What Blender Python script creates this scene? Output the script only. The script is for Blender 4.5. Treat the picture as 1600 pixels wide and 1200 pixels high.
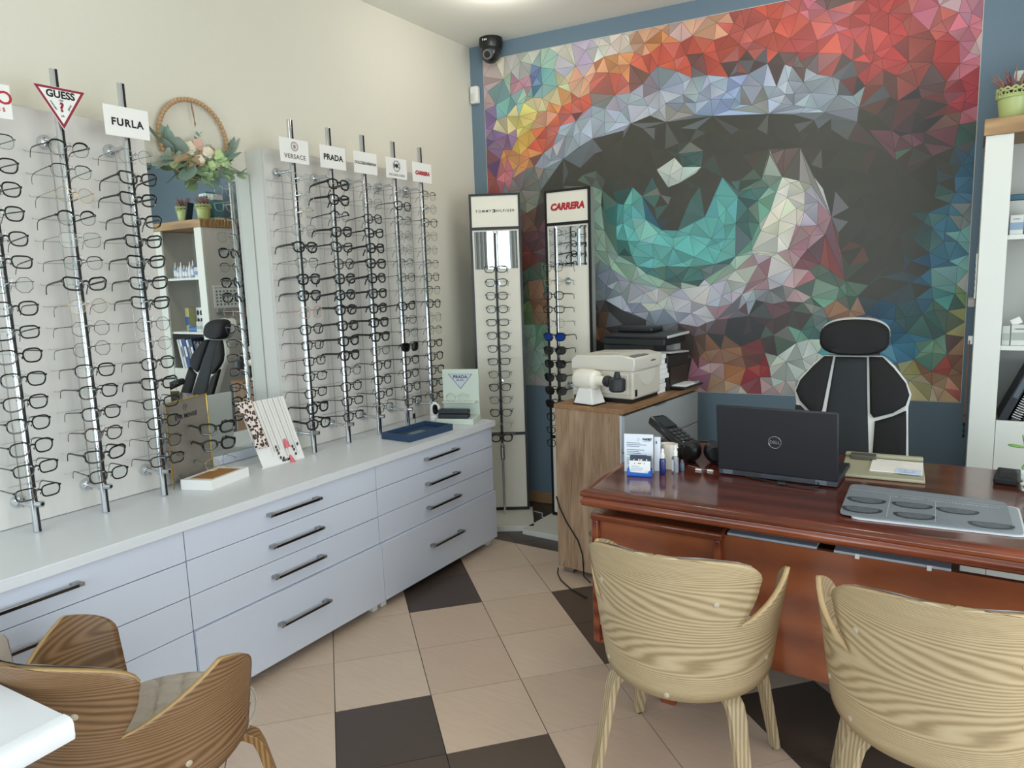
import bpy, bmesh, math, random
from mathutils import Vector, Matrix, geometry
from math import sin, cos, pi, radians as R

random.seed(7)
scene = bpy.context.scene
for o in list(bpy.data.objects):
    bpy.data.objects.remove(o)
COL = scene.collection

# ---------------------------------------------------------------- camera
cam_d = bpy.data.cameras.new('camera')
cam = bpy.data.objects.new('camera', cam_d)
COL.objects.link(cam)
cam_d.sensor_fit = 'HORIZONTAL'
cam_d.sensor_width = 36.0
cam_d.lens = 1103.6 / 1600.0 * 36.0
cam_d.clip_start = 0.02
cam.matrix_world = Matrix((
    (0.8422637, -0.0496375, 0.5367755, 0.0),
    (0.5380306, 0.1390856, -0.8313713, 0.0),
    (-0.0333905, 0.9890356, 0.1438532, 1.55),
    (0, 0, 0, 1)))
scene.camera = cam

# ---------------------------------------------------------------- world, light, exposure
world = bpy.data.worlds.new('daylight')
scene.world = world
world.use_nodes = True
wn = world.node_tree
sky = wn.nodes.new('ShaderNodeTexSky')
sky.sky_type = 'NISHITA'
sky.sun_disc = False
sky.sun_elevation = R(50)
sky.sun_rotation = R(60)
sky.air_density = 1.2
sky.dust_density = 2.0
wn.links.new(sky.outputs[0], wn.nodes['Background'].inputs[0])
wn.nodes['Background'].inputs[1].default_value = 0.22


def area_light(name, loc, rot, sx, sy, power, color):
    l = bpy.data.lights.new(name, 'AREA')
    l.shape = 'RECTANGLE'
    l.size, l.size_y = sx, sy
    l.energy = power
    l.color = color
    o = bpy.data.objects.new(name, l)
    o.location = loc
    o.rotation_euler = rot
    COL.objects.link(o)
    return o


# daylight coming in through the shop window behind the camera and the glazed door beside it
area_light('window_daylight', (-0.35, -1.36, 1.50), (R(104), 0, 0), 3.6, 2.2, 84, (0.78, 0.90, 1.0))
area_light('side_window_daylight', (2.30, 1.25, 1.55), (R(102), 0, R(90)), 2.7, 2.0, 74, (0.88, 0.95, 1.0))

scene.view_settings.view_transform = 'Standard'
scene.view_settings.look = 'None'
scene.view_settings.gamma = 1.0
scene.view_settings.use_curve_mapping = False
scene.view_settings.exposure = 0.2

# ---------------------------------------------------------------- helpers
ORG = {}


def hexc(h):
    h = h.lstrip('#')
    c = [int(h[i:i + 2], 16) / 255 for i in (0, 2, 4)]
    return tuple(x / 12.92 if x <= 0.04045 else ((x + 0.055) / 1.055) ** 2.4 for x in c) + (1.0,)


MATS = {}


def mat(name, color, rough=0.5, metal=0.0, noise=0.0, nscale=30.0, bump=0.0, stretch=(1, 1, 1), spec=0.5,
        coat=0.0, trans=0.0, emit=None):
    if name in MATS:
        return MATS[name]
    m = bpy.data.materials.new(name)
    m.use_nodes = True
    nt = m.node_tree
    b = nt.nodes['Principled BSDF']
    col = hexc(color) if isinstance(color, str) else tuple(color) + (1.0,)
    b.inputs['Base Color'].default_value = col
    b.inputs['Roughness'].default_value = rough
    b.inputs['Metallic'].default_value = metal
    b.inputs['Specular IOR Level'].default_value = spec
    b.inputs['Coat Weight'].default_value = coat
    b.inputs['Transmission Weight'].default_value = trans
    if emit:
        b.inputs['Emission Color'].default_value = hexc(emit[0])
        b.inputs['Emission Strength'].default_value = emit[1]
    tc = nt.nodes.new('ShaderNodeTexCoord')
    mp = nt.nodes.new('ShaderNodeMapping')
    mp.inputs['Scale'].default_value = stretch
    nt.links.new(tc.outputs['Object'], mp.inputs[0])
    ns = nt.nodes.new('ShaderNodeTexNoise')
    ns.inputs['Scale'].default_value = nscale
    ns.inputs['Detail'].default_value = 4
    nt.links.new(mp.outputs[0], ns.inputs['Vector'])
    mx = nt.nodes.new('ShaderNodeMix')
    mx.data_type = 'RGBA'
    mx.inputs[6].default_value = tuple(max(0, c * (1 - noise)) for c in col[:3]) + (1,)
    mx.inputs[7].default_value = tuple(min(1, c * (1 + noise)) for c in col[:3]) + (1,)
    nt.links.new(ns.outputs[0], mx.inputs[0])
    nt.links.new(mx.outputs[2], b.inputs['Base Color'])
    if bump:
        bp = nt.nodes.new('ShaderNodeBump')
        bp.inputs['Strength'].default_value = bump
        bp.inputs['Distance'].default_value = 0.002
        nt.links.new(ns.outputs[0], bp.inputs['Height'])
        nt.links.new(bp.outputs[0], b.inputs['Normal'])
    MATS[name] = m
    return m


def wood(name, c1, c2, c3=None, axis='Y', scale=7.0, distort=5.0, stretch=(1, 1, 1), rough=0.45, uv=False, coat=0.0,
         fine=0.35, wander=1.3):
    if name in MATS:
        return MATS[name]
    m = bpy.data.materials.new(name)
    m.use_nodes = True
    nt = m.node_tree
    L = nt.links.new
    b = nt.nodes['Principled BSDF']
    b.inputs['Roughness'].default_value = rough
    b.inputs['Coat Weight'].default_value = coat
    b.inputs['Coat Roughness'].default_value = 0.12
    tc = nt.nodes.new('ShaderNodeTexCoord')
    mp = nt.nodes.new('ShaderNodeMapping')
    mp.inputs['Scale'].default_value = stretch
    L(tc.outputs['UV' if uv else 'Object'], mp.inputs[0])
    # broad wandering of the growth rings
    n0 = nt.nodes.new('ShaderNodeTexNoise')
    n0.inputs['Scale'].default_value = wander
    n0.inputs['Detail'].default_value = 1.5
    L(mp.outputs[0], n0.inputs['Vector'])
    sc = nt.nodes.new('ShaderNodeVectorMath')
    sc.operation = 'SCALE'
    sc.inputs['Scale'].default_value = distort * 0.1
    L(n0.outputs['Color'], sc.inputs[0])
    ad = nt.nodes.new('ShaderNodeVectorMath')
    ad.operation = 'ADD'
    L(mp.outputs[0], ad.inputs[0])
    L(sc.outputs[0], ad.inputs[1])
    w = nt.nodes.new('ShaderNodeTexWave')
    w.wave_type = 'BANDS'
    w.bands_direction = axis
    w.wave_profile = 'SIN'
    w.inputs['Scale'].default_value = scale
    w.inputs['Distortion'].default_value = 1.2
    w.inputs['Detail'].default_value = 2
    w.inputs['Detail Scale'].default_value = 1.5
    L(ad.outputs[0], w.inputs['Vector'])
    n1 = nt.nodes.new('ShaderNodeTexNoise')
    n1.inputs['Scale'].default_value = 22
    n1.inputs['Detail'].default_value = 5
    L(mp.outputs[0], n1.inputs['Vector'])
    mixf = nt.nodes.new('ShaderNodeMix')
    mixf.inputs[0].default_value = fine
    L(w.outputs['Fac'], mixf.inputs[2])
    L(n1.outputs[0], mixf.inputs[3])
    cr = nt.nodes.new('ShaderNodeValToRGB')
    cr.color_ramp.elements[0].color = hexc(c1)
    cr.color_ramp.elements[1].color = hexc(c2)
    cr.color_ramp.elements[0].position = 0.2
    cr.color_ramp.elements[1].position = 0.85
    if c3:
        e = cr.color_ramp.elements.new(0.5)
        e.color = hexc(c3)
    L(mixf.outputs[0], cr.inputs[0])
    L(cr.outputs[0], b.inputs['Base Color'])
    bp = nt.nodes.new('ShaderNodeBump')
    bp.inputs['Strength'].default_value = 0.02
    bp.inputs['Distance'].default_value = 0.001
    L(mixf.outputs[0], bp.inputs['Height'])
    L(bp.outputs[0], b.inputs['Normal'])
    MATS[name] = m
    return m


def fibre_wood(name, c1, c2, c3, along='Z', rough=0.55, dark='#5a4430'):
    """rustic oak: long irregular fibres, broad colour drift and a few dark cracks"""
    if name in MATS:
        return MATS[name]
    m = bpy.data.materials.new(name)
    m.use_nodes = True
    nt = m.node_tree
    L = nt.links.new
    b = nt.nodes['Principled BSDF']
    b.inputs['Roughness'].default_value = rough
    tc = nt.nodes.new('ShaderNodeTexCoord')
    k = {'X': (0.06, 1, 1), 'Y': (1, 0.06, 1), 'Z': (1, 1, 0.06)}[along]

    def noise(scale, st, detail=5, dist=0.0):
        mp = nt.nodes.new('ShaderNodeMapping')
        mp.inputs['Scale'].default_value = st
        L(tc.outputs['Object'], mp.inputs[0])
        n = nt.nodes.new('ShaderNodeTexNoise')
        n.inputs['Scale'].default_value = scale
        n.inputs['Detail'].default_value = detail
        n.inputs['Distortion'].default_value = dist
        L(mp.outputs[0], n.inputs['Vector'])
        return n.outputs[0]
    fine = noise(90, k, 6, 0.3)
    broad = noise(9, tuple(min(1, x * 4) for x in k), 3, 1.2)
    mx = nt.nodes.new('ShaderNodeMix')
    mx.inputs[0].default_value = 0.55
    L(fine, mx.inputs[2])
    L(broad, mx.inputs[3])
    cr = nt.nodes.new('ShaderNodeValToRGB')
    cr.color_ramp.elements[0].position = 0.33
    cr.color_ramp.elements[0].color = hexc(c1)
    cr.color_ramp.elements[1].position = 0.68
    cr.color_ramp.elements[1].color = hexc(c2)
    e = cr.color_ramp.elements.new(0.5)
    e.color = hexc(c3)
    L(mx.outputs[0], cr.inputs[0])
    crack = noise(16, tuple(min(1, x * 2.2) for x in k), 4, 2.0)
    rp = nt.nodes.new('ShaderNodeValToRGB')
    rp.color_ramp.elements[0].position = 0.66
    rp.color_ramp.elements[0].color = (0, 0, 0, 1)
    rp.color_ramp.elements[1].position = 0.74
    rp.color_ramp.elements[1].color = (1, 1, 1, 1)
    L(crack, rp.inputs[0])
    m2 = nt.nodes.new('ShaderNodeMix')
    m2.data_type = 'RGBA'
    L(rp.outputs[0], m2.inputs[0])
    L(cr.outputs[0], m2.inputs[6])
    m2.inputs[7].default_value = hexc(dark)
    L(m2.outputs[2], b.inputs['Base Color'])
    MATS[name] = m
    return m


def thin_glass(name, tint, clear=0.9, rough=0.02):
    """thin clear sheet: lets light straight through and adds a faint gloss"""
    if name in MATS:
        return MATS[name]
    m = bpy.data.materials.new(name)
    m.use_nodes = True
    nt = m.node_tree
    nt.nodes.remove(nt.nodes['Principled BSDF'])
    out = nt.nodes['Material Output']
    t = nt.nodes.new('ShaderNodeBsdfTransparent')
    t.inputs[0].default_value = hexc(tint)
    g = nt.nodes.new('ShaderNodeBsdfGlossy')
    g.inputs['Roughness'].default_value = rough
    mx = nt.nodes.new('ShaderNodeMixShader')
    mx.inputs[0].default_value = 1 - clear
    nt.links.new(t.outputs[0], mx.inputs[1])
    nt.links.new(g.outputs[0], mx.inputs[2])
    nt.links.new(mx.outputs[0], out.inputs[0])
    MATS[name] = m
    return m


class MB:
    def __init__(s):
        s.v = []
        s.f = []

    def add(s, vs, fs):
        n = len(s.v)
        s.v += [tuple(v) for v in vs]
        s.f += [tuple(i + n for i in f) for f in fs]
        return s

    def box(s, x0, x1, y0, y1, z0, z1, M=None):
        vs = [Vector(p) for p in ((x0, y0, z0), (x1, y0, z0), (x1, y1, z0), (x0, y1, z0),
                                  (x0, y0, z1), (x1, y0, z1), (x1, y1, z1), (x0, y1, z1))]
        if M is not None:
            vs = [M @ v for v in vs]
        return s.add(vs, [(0, 3, 2, 1), (4, 5, 6, 7), (0, 1, 5, 4), (1, 2, 6, 5), (2, 3, 7, 6), (3, 0, 4, 7)])

    def cyl(s, p0, p1, r0, r1=None, n=12, cap=True):
        p0, p1 = Vector(p0), Vector(p1)
        r1 = r0 if r1 is None else r1
        d = (p1 - p0).normalized()
        a = d.orthogonal().normalized()
        b = d.cross(a)
        vs = []
        for p, r in ((p0, r0), (p1, r1)):
            for k in range(n):
                t = 2 * pi * k / n
                vs.append(p + a * (r * cos(t)) + b * (r * sin(t)))
        fs = [(k, (k + 1) % n, n + (k + 1) % n, n + k) for k in range(n)]
        if cap:
            fs += [tuple(range(n - 1, -1, -1)), tuple(range(n, 2 * n))]
        return s.add(vs, fs)

    def tube(s, path, r, n=8, closed=False, flat=None, up=None):
        """round (or, with flat=(a,b), elliptic) tube along a path; r may be a list"""
        P = [Vector(p) for p in path]
        m = len(P)
        rs = r if isinstance(r, (list, tuple)) else [r] * m
        prev = None
        vs = []
        for i in range(m):
            if closed:
                d = P[(i + 1) % m] - P[i - 1]
            else:
                d = P[min(i + 1, m - 1)] - P[max(i - 1, 0)]
            d.normalize()
            if up is not None:
                a = d.cross(Vector(up))
                if a.length < 1e-6:
                    a = d.orthogonal()
                a.normalize()
            elif prev is None:
                a = d.orthogonal().normalized()
            else:
                a = (prev - d * prev.dot(d)).normalized()
            prev = a
            b = d.cross(a)
            fa, fb = flat if flat else (1, 1)
            for k in range(n):
                t = 2 * pi * k / n
                vs.append(P[i] + a * (rs[i] * fa * cos(t)) + b * (rs[i] * fb * sin(t)))
        fs = []
        for i in range(m if closed else m - 1):
            j = (i + 1) % m
            for k in range(n):
                l = (k + 1) % n
                fs.append((i * n + k, i * n + l, j * n + l, j * n + k))
        if not closed:
            fs += [tuple(range(n - 1, -1, -1)), tuple(range((m - 1) * n, m * n))]
        return s.add(vs, fs)

    def lathe(s, prof, c=(0, 0, 0), n=24, M=None, cap=True):
        vs = []
        for r, z in prof:
            for k in range(n):
                t = 2 * pi * k / n
                v = Vector((r * cos(t), r * sin(t), z))
                vs.append((M @ v if M is not None else v) + Vector(c))
        fs = []
        m = len(prof)
        for i in range(m - 1):
            for k in range(n):
                l = (k + 1) % n
                fs.append((i * n + k, i * n + l, (i + 1) * n + l, (i + 1) * n + k))
        if cap:
            fs += [tuple(range(n - 1, -1, -1)), tuple(range((m - 1) * n, m * n))]
        return s.add(vs, fs)

    def ball(s, c, r, n=12, m=8, scale=(1, 1, 1), M=None):
        c = Vector(c)
        vs = []
        for i in range(m + 1):
            ph = pi * i / m
            for k in range(n):
                t = 2 * pi * k / n
                v = Vector((r * sin(ph) * cos(t) * scale[0], r * sin(ph) * sin(t) * scale[1], -r * cos(ph) * scale[2]))
                vs.append((M @ v if M is not None else v) + c)
        fs = []
        for i in range(m):
            for k in range(n):
                l = (k + 1) % n
                fs.append((i * n + k, i * n + l, (i + 1) * n + l, (i + 1) * n + k))
        return s.add(vs, fs)

    def prism(s, poly, fn, d0, d1):
        """2-D outline poly mapped by fn(a, b, depth) and extruded from d0 to d1"""
        n = len(poly)
        vs = [fn(a, b, d0) for a, b in poly] + [fn(a, b, d1) for a, b in poly]
        fs = [tuple(range(n - 1, -1, -1)), tuple(range(n, 2 * n))]
        fs += [(k, (k + 1) % n, n + (k + 1) % n, n + k) for k in range(n)]
        return s.add(vs, fs)

    def grid(s, fn, nu, nv, closed_u=False):
        vs = [fn(i / nu, j / nv) for j in range(nv + 1) for i in range(nu + (0 if closed_u else 1))]
        w = nu if closed_u else nu + 1
        fs = []
        for j in range(nv):
            for i in range(nu):
                k = (i + 1) % w if closed_u else i + 1
                fs.append((j * w + i, j * w + k, (j + 1) * w + k, (j + 1) * w + i))
        return s.add(vs, fs)

    def mesh(s, name, smooth=35, merge=False):
        me = bpy.data.meshes.new(name)
        me.from_pydata([tuple(v) for v in s.v], [], s.f)
        bm = bmesh.new()
        bm.from_mesh(me)
        bmesh.ops.remove_doubles(bm, verts=bm.verts, dist=1e-5)
        bmesh.ops.dissolve_degenerate(bm, edges=bm.edges, dist=1e-6)
        bmesh.ops.recalc_face_normals(bm, faces=bm.faces)
        bm.to_mesh(me)
        bm.free()
        if smooth:
            me.polygons.foreach_set('use_smooth', [True] * len(me.polygons))
            me.set_sharp_from_angle(angle=R(smooth))
        return me

    def build(s, name, m, parent=None, world=False, smooth=35, bevel=0.0, bseg=2, loc=None, solid=0.0, subsurf=0):
        if world and parent is not None:
            o = ORG[parent.name]
            s.v = [tuple(Vector(v) - o) for v in s.v]
        return link(name, s.mesh(name, smooth), m, parent, bevel, bseg, loc, solid, subsurf)


def link(name, me, m, parent=None, bevel=0.0, bseg=2, loc=None, solid=0.0, subsurf=0):
    ob = bpy.data.objects.new(name, me)
    COL.objects.link(ob)
    if m is not None and not me.materials:
        me.materials.append(m)
    if parent is not None:
        ob.parent = parent
        ORG[ob.name] = ORG.get(parent.name, Vector()) + Vector(loc or (0, 0, 0))
    else:
        ORG[ob.name] = Vector(loc or (0, 0, 0))
    if loc:
        ob.location = loc
    if solid:
        md = ob.modifiers.new('thickness', 'SOLIDIFY')
        md.thickness = solid
        md.offset = 0
    if bevel:
        md = ob.modifiers.new('bevel', 'BEVEL')
        md.width = bevel
        md.segments = bseg
        md.limit_method = 'ANGLE'
        md.angle_limit = R(40)
        md.harden_normals = False
    if subsurf:
        md = ob.modifiers.new('subsurf', 'SUBSURF')
        md.levels = md.render_levels = subsurf
    return ob


def tag(o, label, cat, group=None):
    o['label'] = label
    o['category'] = cat
    if group:
        o['group'] = group
    return o


def thing(name, label, cat, loc=(0, 0, 0), rotz=0.0, group=None):
    o = bpy.data.objects.new(name, None)
    o.empty_display_size = 0.05
    COL.objects.link(o)
    o.location = loc
    o.rotation_euler = (0, 0, rotz)
    ORG[o.name] = Vector(loc)
    return tag(o, label, cat, group)


def struct(o):
    o['kind'] = 'structure'
    return o


def text_mesh(txt, size, bold=0.0, shear=0.0, spacing=1.0, sx=1.0, ext=0.0):
    """flat lettering in the XY plane, centred on the origin"""
    c = bpy.data.curves.new('lettering', 'FONT')
    c.body = txt
    c.size = size
    c.align_x = 'CENTER'
    c.align_y = 'CENTER'
    c.offset = bold
    c.shear = shear
    c.space_character = spacing
    c.extrude = ext
    c.resolution_u = 3
    ob = bpy.data.objects.new('lettering', c)
    COL.objects.link(ob)
    dg = bpy.context.evaluated_depsgraph_get()
    me = bpy.data.meshes.new_from_object(ob.evaluated_get(dg))
    bpy.data.objects.remove(ob)
    bpy.data.curves.remove(c)
    me.name = 'lettering'
    if sx != 1.0:
        me.transform(Matrix.Diagonal((sx, 1, 1, 1)))
    return me


def letter(name, txt, size, m, parent, origin, ax, up, **kw):
    """lettering placed at origin (parent space) with reading direction ax and up vector up"""
    me = text_mesh(txt, size, **kw)
    ax, up = Vector(ax).normalized(), Vector(up).normalized()
    nrm = ax.cross(up)
    me.transform(Matrix((ax, up, nrm)).transposed().to_4x4())
    me.transform(Matrix.Translation(Vector(origin)))
    me.materials.clear()
    ob = link(name, me, m, parent)
    return ob


def fine_print(name, n, size, m, parent, origin, ax, up):
    """a line of print too small to read: a row of short strokes"""
    ax, up, o = Vector(ax).normalized(), Vector(up).normalized(), Vector(origin)
    r = random.Random(n)
    mb = MB()
    x = -n * size * 0.33
    for k in range(n):
        w = size * r.uniform(0.3, 0.55)
        h = size * r.choice((0.5, 0.5, 0.66))
        if r.random() > 0.12:
            mb.add([o + ax * a + up * b for a, b in ((x, -0.33 * size), (x + w, -0.33 * size), (x + w, h - 0.33 * size), (x, h - 0.33 * size))], [(0, 1, 2, 3)])
        x += size * 0.66
    return mb.build(name, m, parent, smooth=0)


ORD = ['first', 'second', 'third', 'fourth', 'fifth', 'sixth', 'seventh', 'eighth', 'ninth', 'tenth', 'eleventh',
       'twelfth', 'thirteenth', 'fourteenth', 'fifteenth', 'sixteenth', 'seventeenth']
ORDT = ['topmost'] + [w + ' from the top' for w in ORD[1:]]


def superellipse(w, h, e=2.6, n=28, squash=None):
    pts = []
    for k in range(n):
        t = 2 * pi * k / n
        c, s_ = cos(t), sin(t)
        a = w / 2 * math.copysign(abs(c) ** (2 / e), c)
        b = h / 2 * math.copysign(abs(s_) ** (2 / e), s_)
        if squash:
            a, b = squash(a, b)
        pts.append((a, b))
    return pts


# ---------------------------------------------------------------- common materials
WHITE_PAINT = mat('white_wall_paint', '#d9d5c6', 0.75, noise=0.015, nscale=60, bump=0.05)
CEIL_PAINT = mat('white_ceiling_paint', '#eceae0', 0.85, noise=0.01, nscale=40)
GREY_WALL = mat('blue_grey_wall_paint', '#687c8a', 0.7, noise=0.03, nscale=50, bump=0.05)
WHITE_LAM = mat('white_laminate', '#ccd2de', 0.32, noise=0.01, nscale=20)
WORKTOP = mat('pale_grey_worktop', '#d6d8da', 0.38, noise=0.04, nscale=90, stretch=(1, 0.12, 1))
PANEL_GREY = mat('pale_grey_panel', '#d3d0ca', 0.42, noise=0.045, nscale=45, stretch=(1, 1, 0.12))
CHROME = mat('chrome', '#d4d8dc', 0.12, 1.0)
STEEL = mat('brushed_steel', '#a8a8a6', 0.3, 1.0, noise=0.05, nscale=80)
DARK_STEEL = mat('dark_steel', '#4a4644', 0.3, 1.0)
MIRROR = mat('mirror_silver', '#eef2f0', 0.0, 1.0)
BLACK = mat('black_plastic', '#131314', 0.35)
BLACK_GLOSS = mat('glossy_black', '#0c0c0e', 0.12, coat=0.4)
MATT_BLACK = mat('matt_black', '#17181a', 0.7, noise=0.1, nscale=120)
WHITE_PL = mat('white_plastic', '#eceae6', 0.35)
PAPER = mat('white_paper', '#f0f0ee', 0.8)
INK = mat('black_ink', '#101012', 0.6)
RED_INK = mat('red_ink', '#b01c2c', 0.5)
GOLD = mat('brass_gold', '#d8b860', 0.25, 1.0)
CLEAR = thin_glass('clear_acrylic', '#fbfdfc', 0.90)
LENS = thin_glass('clear_lens', '#f4f7f6', 0.975, 0.05)

# ================================================================= the room
WB = Matrix.Translation((-2.902, 4.105, 0)) @ Matrix.Rotation(R(5.18), 4, 'Z')   # back wall frame: x along, -y into room


def wb(u, d, z):
    """point on the back wall: u metres along from the left corner, d metres out into the room"""
    return WB @ Vector((u, -d, z))


CEIL = 3.11
struct(MB().box(-3.05, 2.6, -1.62, 4.9, CEIL, CEIL + 0.12).build('ceiling', CEIL_PAINT))
wl = struct(MB().box(-3.05, -2.902, -1.62, 4.2, 0, CEIL).build('wall_left', WHITE_PAINT))
bw = MB().box(-0.2, 5.6, -0.15, 0.0, 0, CEIL, M=WB @ Matrix.Scale(-1, 4, (0, 1, 0)))
struct(bw.build('wall_back', GREY_WALL))
# right wall with a tall window opening
m = MB().box(2.36, 2.5, -1.5, -0.6, 0, CEIL).box(2.36, 2.5, 2.6, 4.75, 0, CEIL)
m.box(2.36, 2.5, -0.6, 2.6, 0, 0.45).box(2.36, 2.5, -0.6, 2.6, 2.65, CEIL)
struct(m.build('wall_right', WHITE_PAINT))
# street front behind the camera: shop window
m = MB().box(-2.902, -2.3, -1.5, -1.4, 0, CEIL).box(1.6, 2.36, -1.5, -1.4, 0, CEIL)
m.box(-2.3, 1.6, -1.5, -1.4, 0, 0.3).box(-2.3, 1.6, -1.5, -1.4, 2.7, CEIL)
struct(m.build('wall_front', WHITE_PAINT))
FRAME_W = mat('white_window_frame', '#d8d8d6', 0.4)
w1 = struct(MB().box(-2.3, 1.6, -1.49, -1.42, 0.3, 0.36).box(-2.3, 1.6, -1.49, -1.42, 2.64, 2.7)
            .box(-2.3, -2.24, -1.49, -1.42, 0.3, 2.7).box(1.54, 1.6, -1.49, -1.42, 0.3, 2.7)
            .box(-1.03, -0.97, -1.49, -1.42, 0.3, 2.7).box(0.27, 0.33, -1.49, -1.42, 0.3, 2.7).build('window_1', FRAME_W))
for a, b in ((-2.24, -1.03), (-0.97, 0.27), (0.33, 1.54)):
    MB().box(a, b, -1.458, -1.452, 0.36, 2.64).build('pane', CLEAR, w1)
w2 = struct(MB().box(2.4, 2.46, -0.6, 2.6, 0.45, 0.51).box(2.4, 2.46, -0.6, 2.6, 2.59, 2.65)
            .box(2.4, 2.46, -0.6, -0.54, 0.45, 2.65).box(2.4, 2.46, 2.54, 2.6, 0.45, 2.65)
            .box(2.4, 2.46, 0.97, 1.03, 0.45, 2.65).build('window_2', FRAME_W))
for a, b in ((-0.54, 0.97), (1.03, 2.54)):
    MB().box(2.427, 2.433, a, b, 0.51, 2.59).build('pane', CLEAR, w2)
struct(MB().box(-14, 14, -16, 14, -0.25, -0.12).build('ground', mat('pavement', '#8c8a84', 0.9, noise=0.2, nscale=3)))

# skirting on the back wall
bs = wood('skirting_oak', '#8a6a4a', '#b08c66', axis='Z', scale=12, stretch=(0.4, 1, 2))
struct(MB().box(0.0, 5.2, 0.0, 0.018, 0, 0.078, M=WB @ Matrix.Scale(-1, 4, (0, 1, 0))).build('baseboard_back', bs, bevel=0.004))

# ---- floor: diagonal tiles, beige with dark ones let in, dark border along the back wall
GROUT = mat('dark_grout', '#3c342e', 0.9, noise=0.1)
floor = struct(MB().box(-2.95, 2.4, -1.5, 4.75, -0.12, -0.004).build('floor', GROUT))


def tile_mat(name, c, n):
    m_ = mat(name, c, 0.36, noise=n, nscale=26, stretch=(0.28, 2.4, 1))
    return m_


TL = [tile_mat('beige_tile_a', '#ccb49e', 0.10), tile_mat('beige_tile_b', '#c8af9a', 0.10), tile_mat('beige_tile_c', '#cfb8a3', 0.10)]
TD = [tile_mat('dark_tile_a', '#54453b', 0.14), tile_mat('dark_tile_b', '#4c4039', 0.14)]
TS, TA = 0.3554, R(47.315)
E1 = Vector((cos(TA), sin(TA), 0)) * TS
E2 = Vector((sin(TA), -cos(TA), 0)) * TS
T0 = Vector((-2.17, 2.39, 0))
DARK = {(0, -1), (0, -2), (-1, 2), (-1, 3), (0, 3), (2, 0), (2, 1), (3, 3), (3, 4), (4, 1), (5, 4), (-3, 1), (-3, 0),
        (1, 6), (-2, 5), (-2, 6), (5, 5), (1, 7), (6, 1), (4, 7), (-4, 4), (3, 8), (-1, 8)}
BY = 3.392      # where the dark border starts


def clip(poly, f):
    out = []
    n = len(poly)
    for i in range(n):
        a, b = poly[i], poly[(i + 1) % n]
        fa, fb = f(a), f(b)
        if fa >= 0:
            out.append(a)
        if fa * fb < 0:
            t = fa / (fa - fb)
            out.append(a + (b - a) * t)
    return out


def tile_piece(poly, m_, nm='tile'):
    if len(poly) < 3:
        return
    ar = sum(poly[i].x * poly[(i + 1) % len(poly)].y - poly[(i + 1) % len(poly)].x * poly[i].y for i in range(len(poly))) / 2
    if abs(ar) < 0.0006:
        return
    c = sum(poly, Vector()) / len(poly)
    c.z = 0
    q = [p - c for p in poly]
    q = [p - p.normalized() * 0.0022 for p in q]
    if ar < 0:
        q.reverse()
    MB().prism([(p.x, p.y) for p in q], lambda a, b, d: (a, b, d), -0.012, 0.0).build(nm, m_, floor, loc=tuple(c), smooth=0)


full = {}
for i in range(-8, 13):
    for j in range(-9, 12):
        base = T0 + E1 * i + E2 * j
        quad = [base, base + E1, base + E1 + E2, base + E2]
        if max(p.x for p in quad) < -2.6 or min(p.x for p in quad) > 1.3 or max(p.y for p in quad) < 0.2 or min(p.y for p in quad) > 4.2:
            continue
        wallf = lambda p: 4.105 + 0.0907 * (p.x + 2.902) - 0.02 - p.y
        light = clip(quad, lambda p: BY - p.y)
        bord = clip(clip(quad, lambda p: p.y - BY), wallf)
        d = (i, j) in DARK
        r = random.Random(i * 31 + j * 7)
        tile_piece(light, r.choice(TD if d else TL))
        tile_piece(bord, r.choice(TD), 'border_tile')

# ---- ceiling light near the wall corner; the ones out of view are added fill
def spotlight(x, y, label, power):
    cl = thing('ceiling_spotlight', label, 'ceiling light', (x, y, CEIL), group='ceiling spotlights')
    MB().lathe([(0.0, -0.006), (0.062, -0.006), (0.066, 0.0), (0.0, 0.0)], n=24, cap=False).build('diffuser', mat('spot_diffuser', '#fff6e0', 0.5, emit=('#fff0d0', 6)), cl)
    MB().lathe([(0.064, -0.004), (0.07, -0.012), (0.088, -0.008), (0.09, 0.0), (0.064, 0.0)], n=28, cap=False).build('rim', WHITE_PL, cl)
    l = bpy.data.lights.new('spot_lamp', 'POINT')
    l.energy = power
    l.shadow_soft_size = 0.06
    l.color = (1.0, 0.96, 0.88)
    o = bpy.data.objects.new('spot_lamp', l)
    o.location = (0, 0, -0.12)
    o.parent = cl
    COL.objects.link(o)


spotlight(-2.19, 3.36, 'round ceiling spotlight at the top edge above the wall corner', 5)
spotlight(-0.60, 3.36, 'added round fill light above the desk, out of view', 9)  # unseen lamp added to brighten the back of the room and the ceiling
spotlight(-2.19, 1.40, 'added round fill light above the drawer units, out of view', 1)  # unseen, added as weak fill for the left wall
spotlight(-0.60, 1.40, 'added round fill light above the shell chairs, out of view', 2)  # another added fill lamp outside the view

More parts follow.
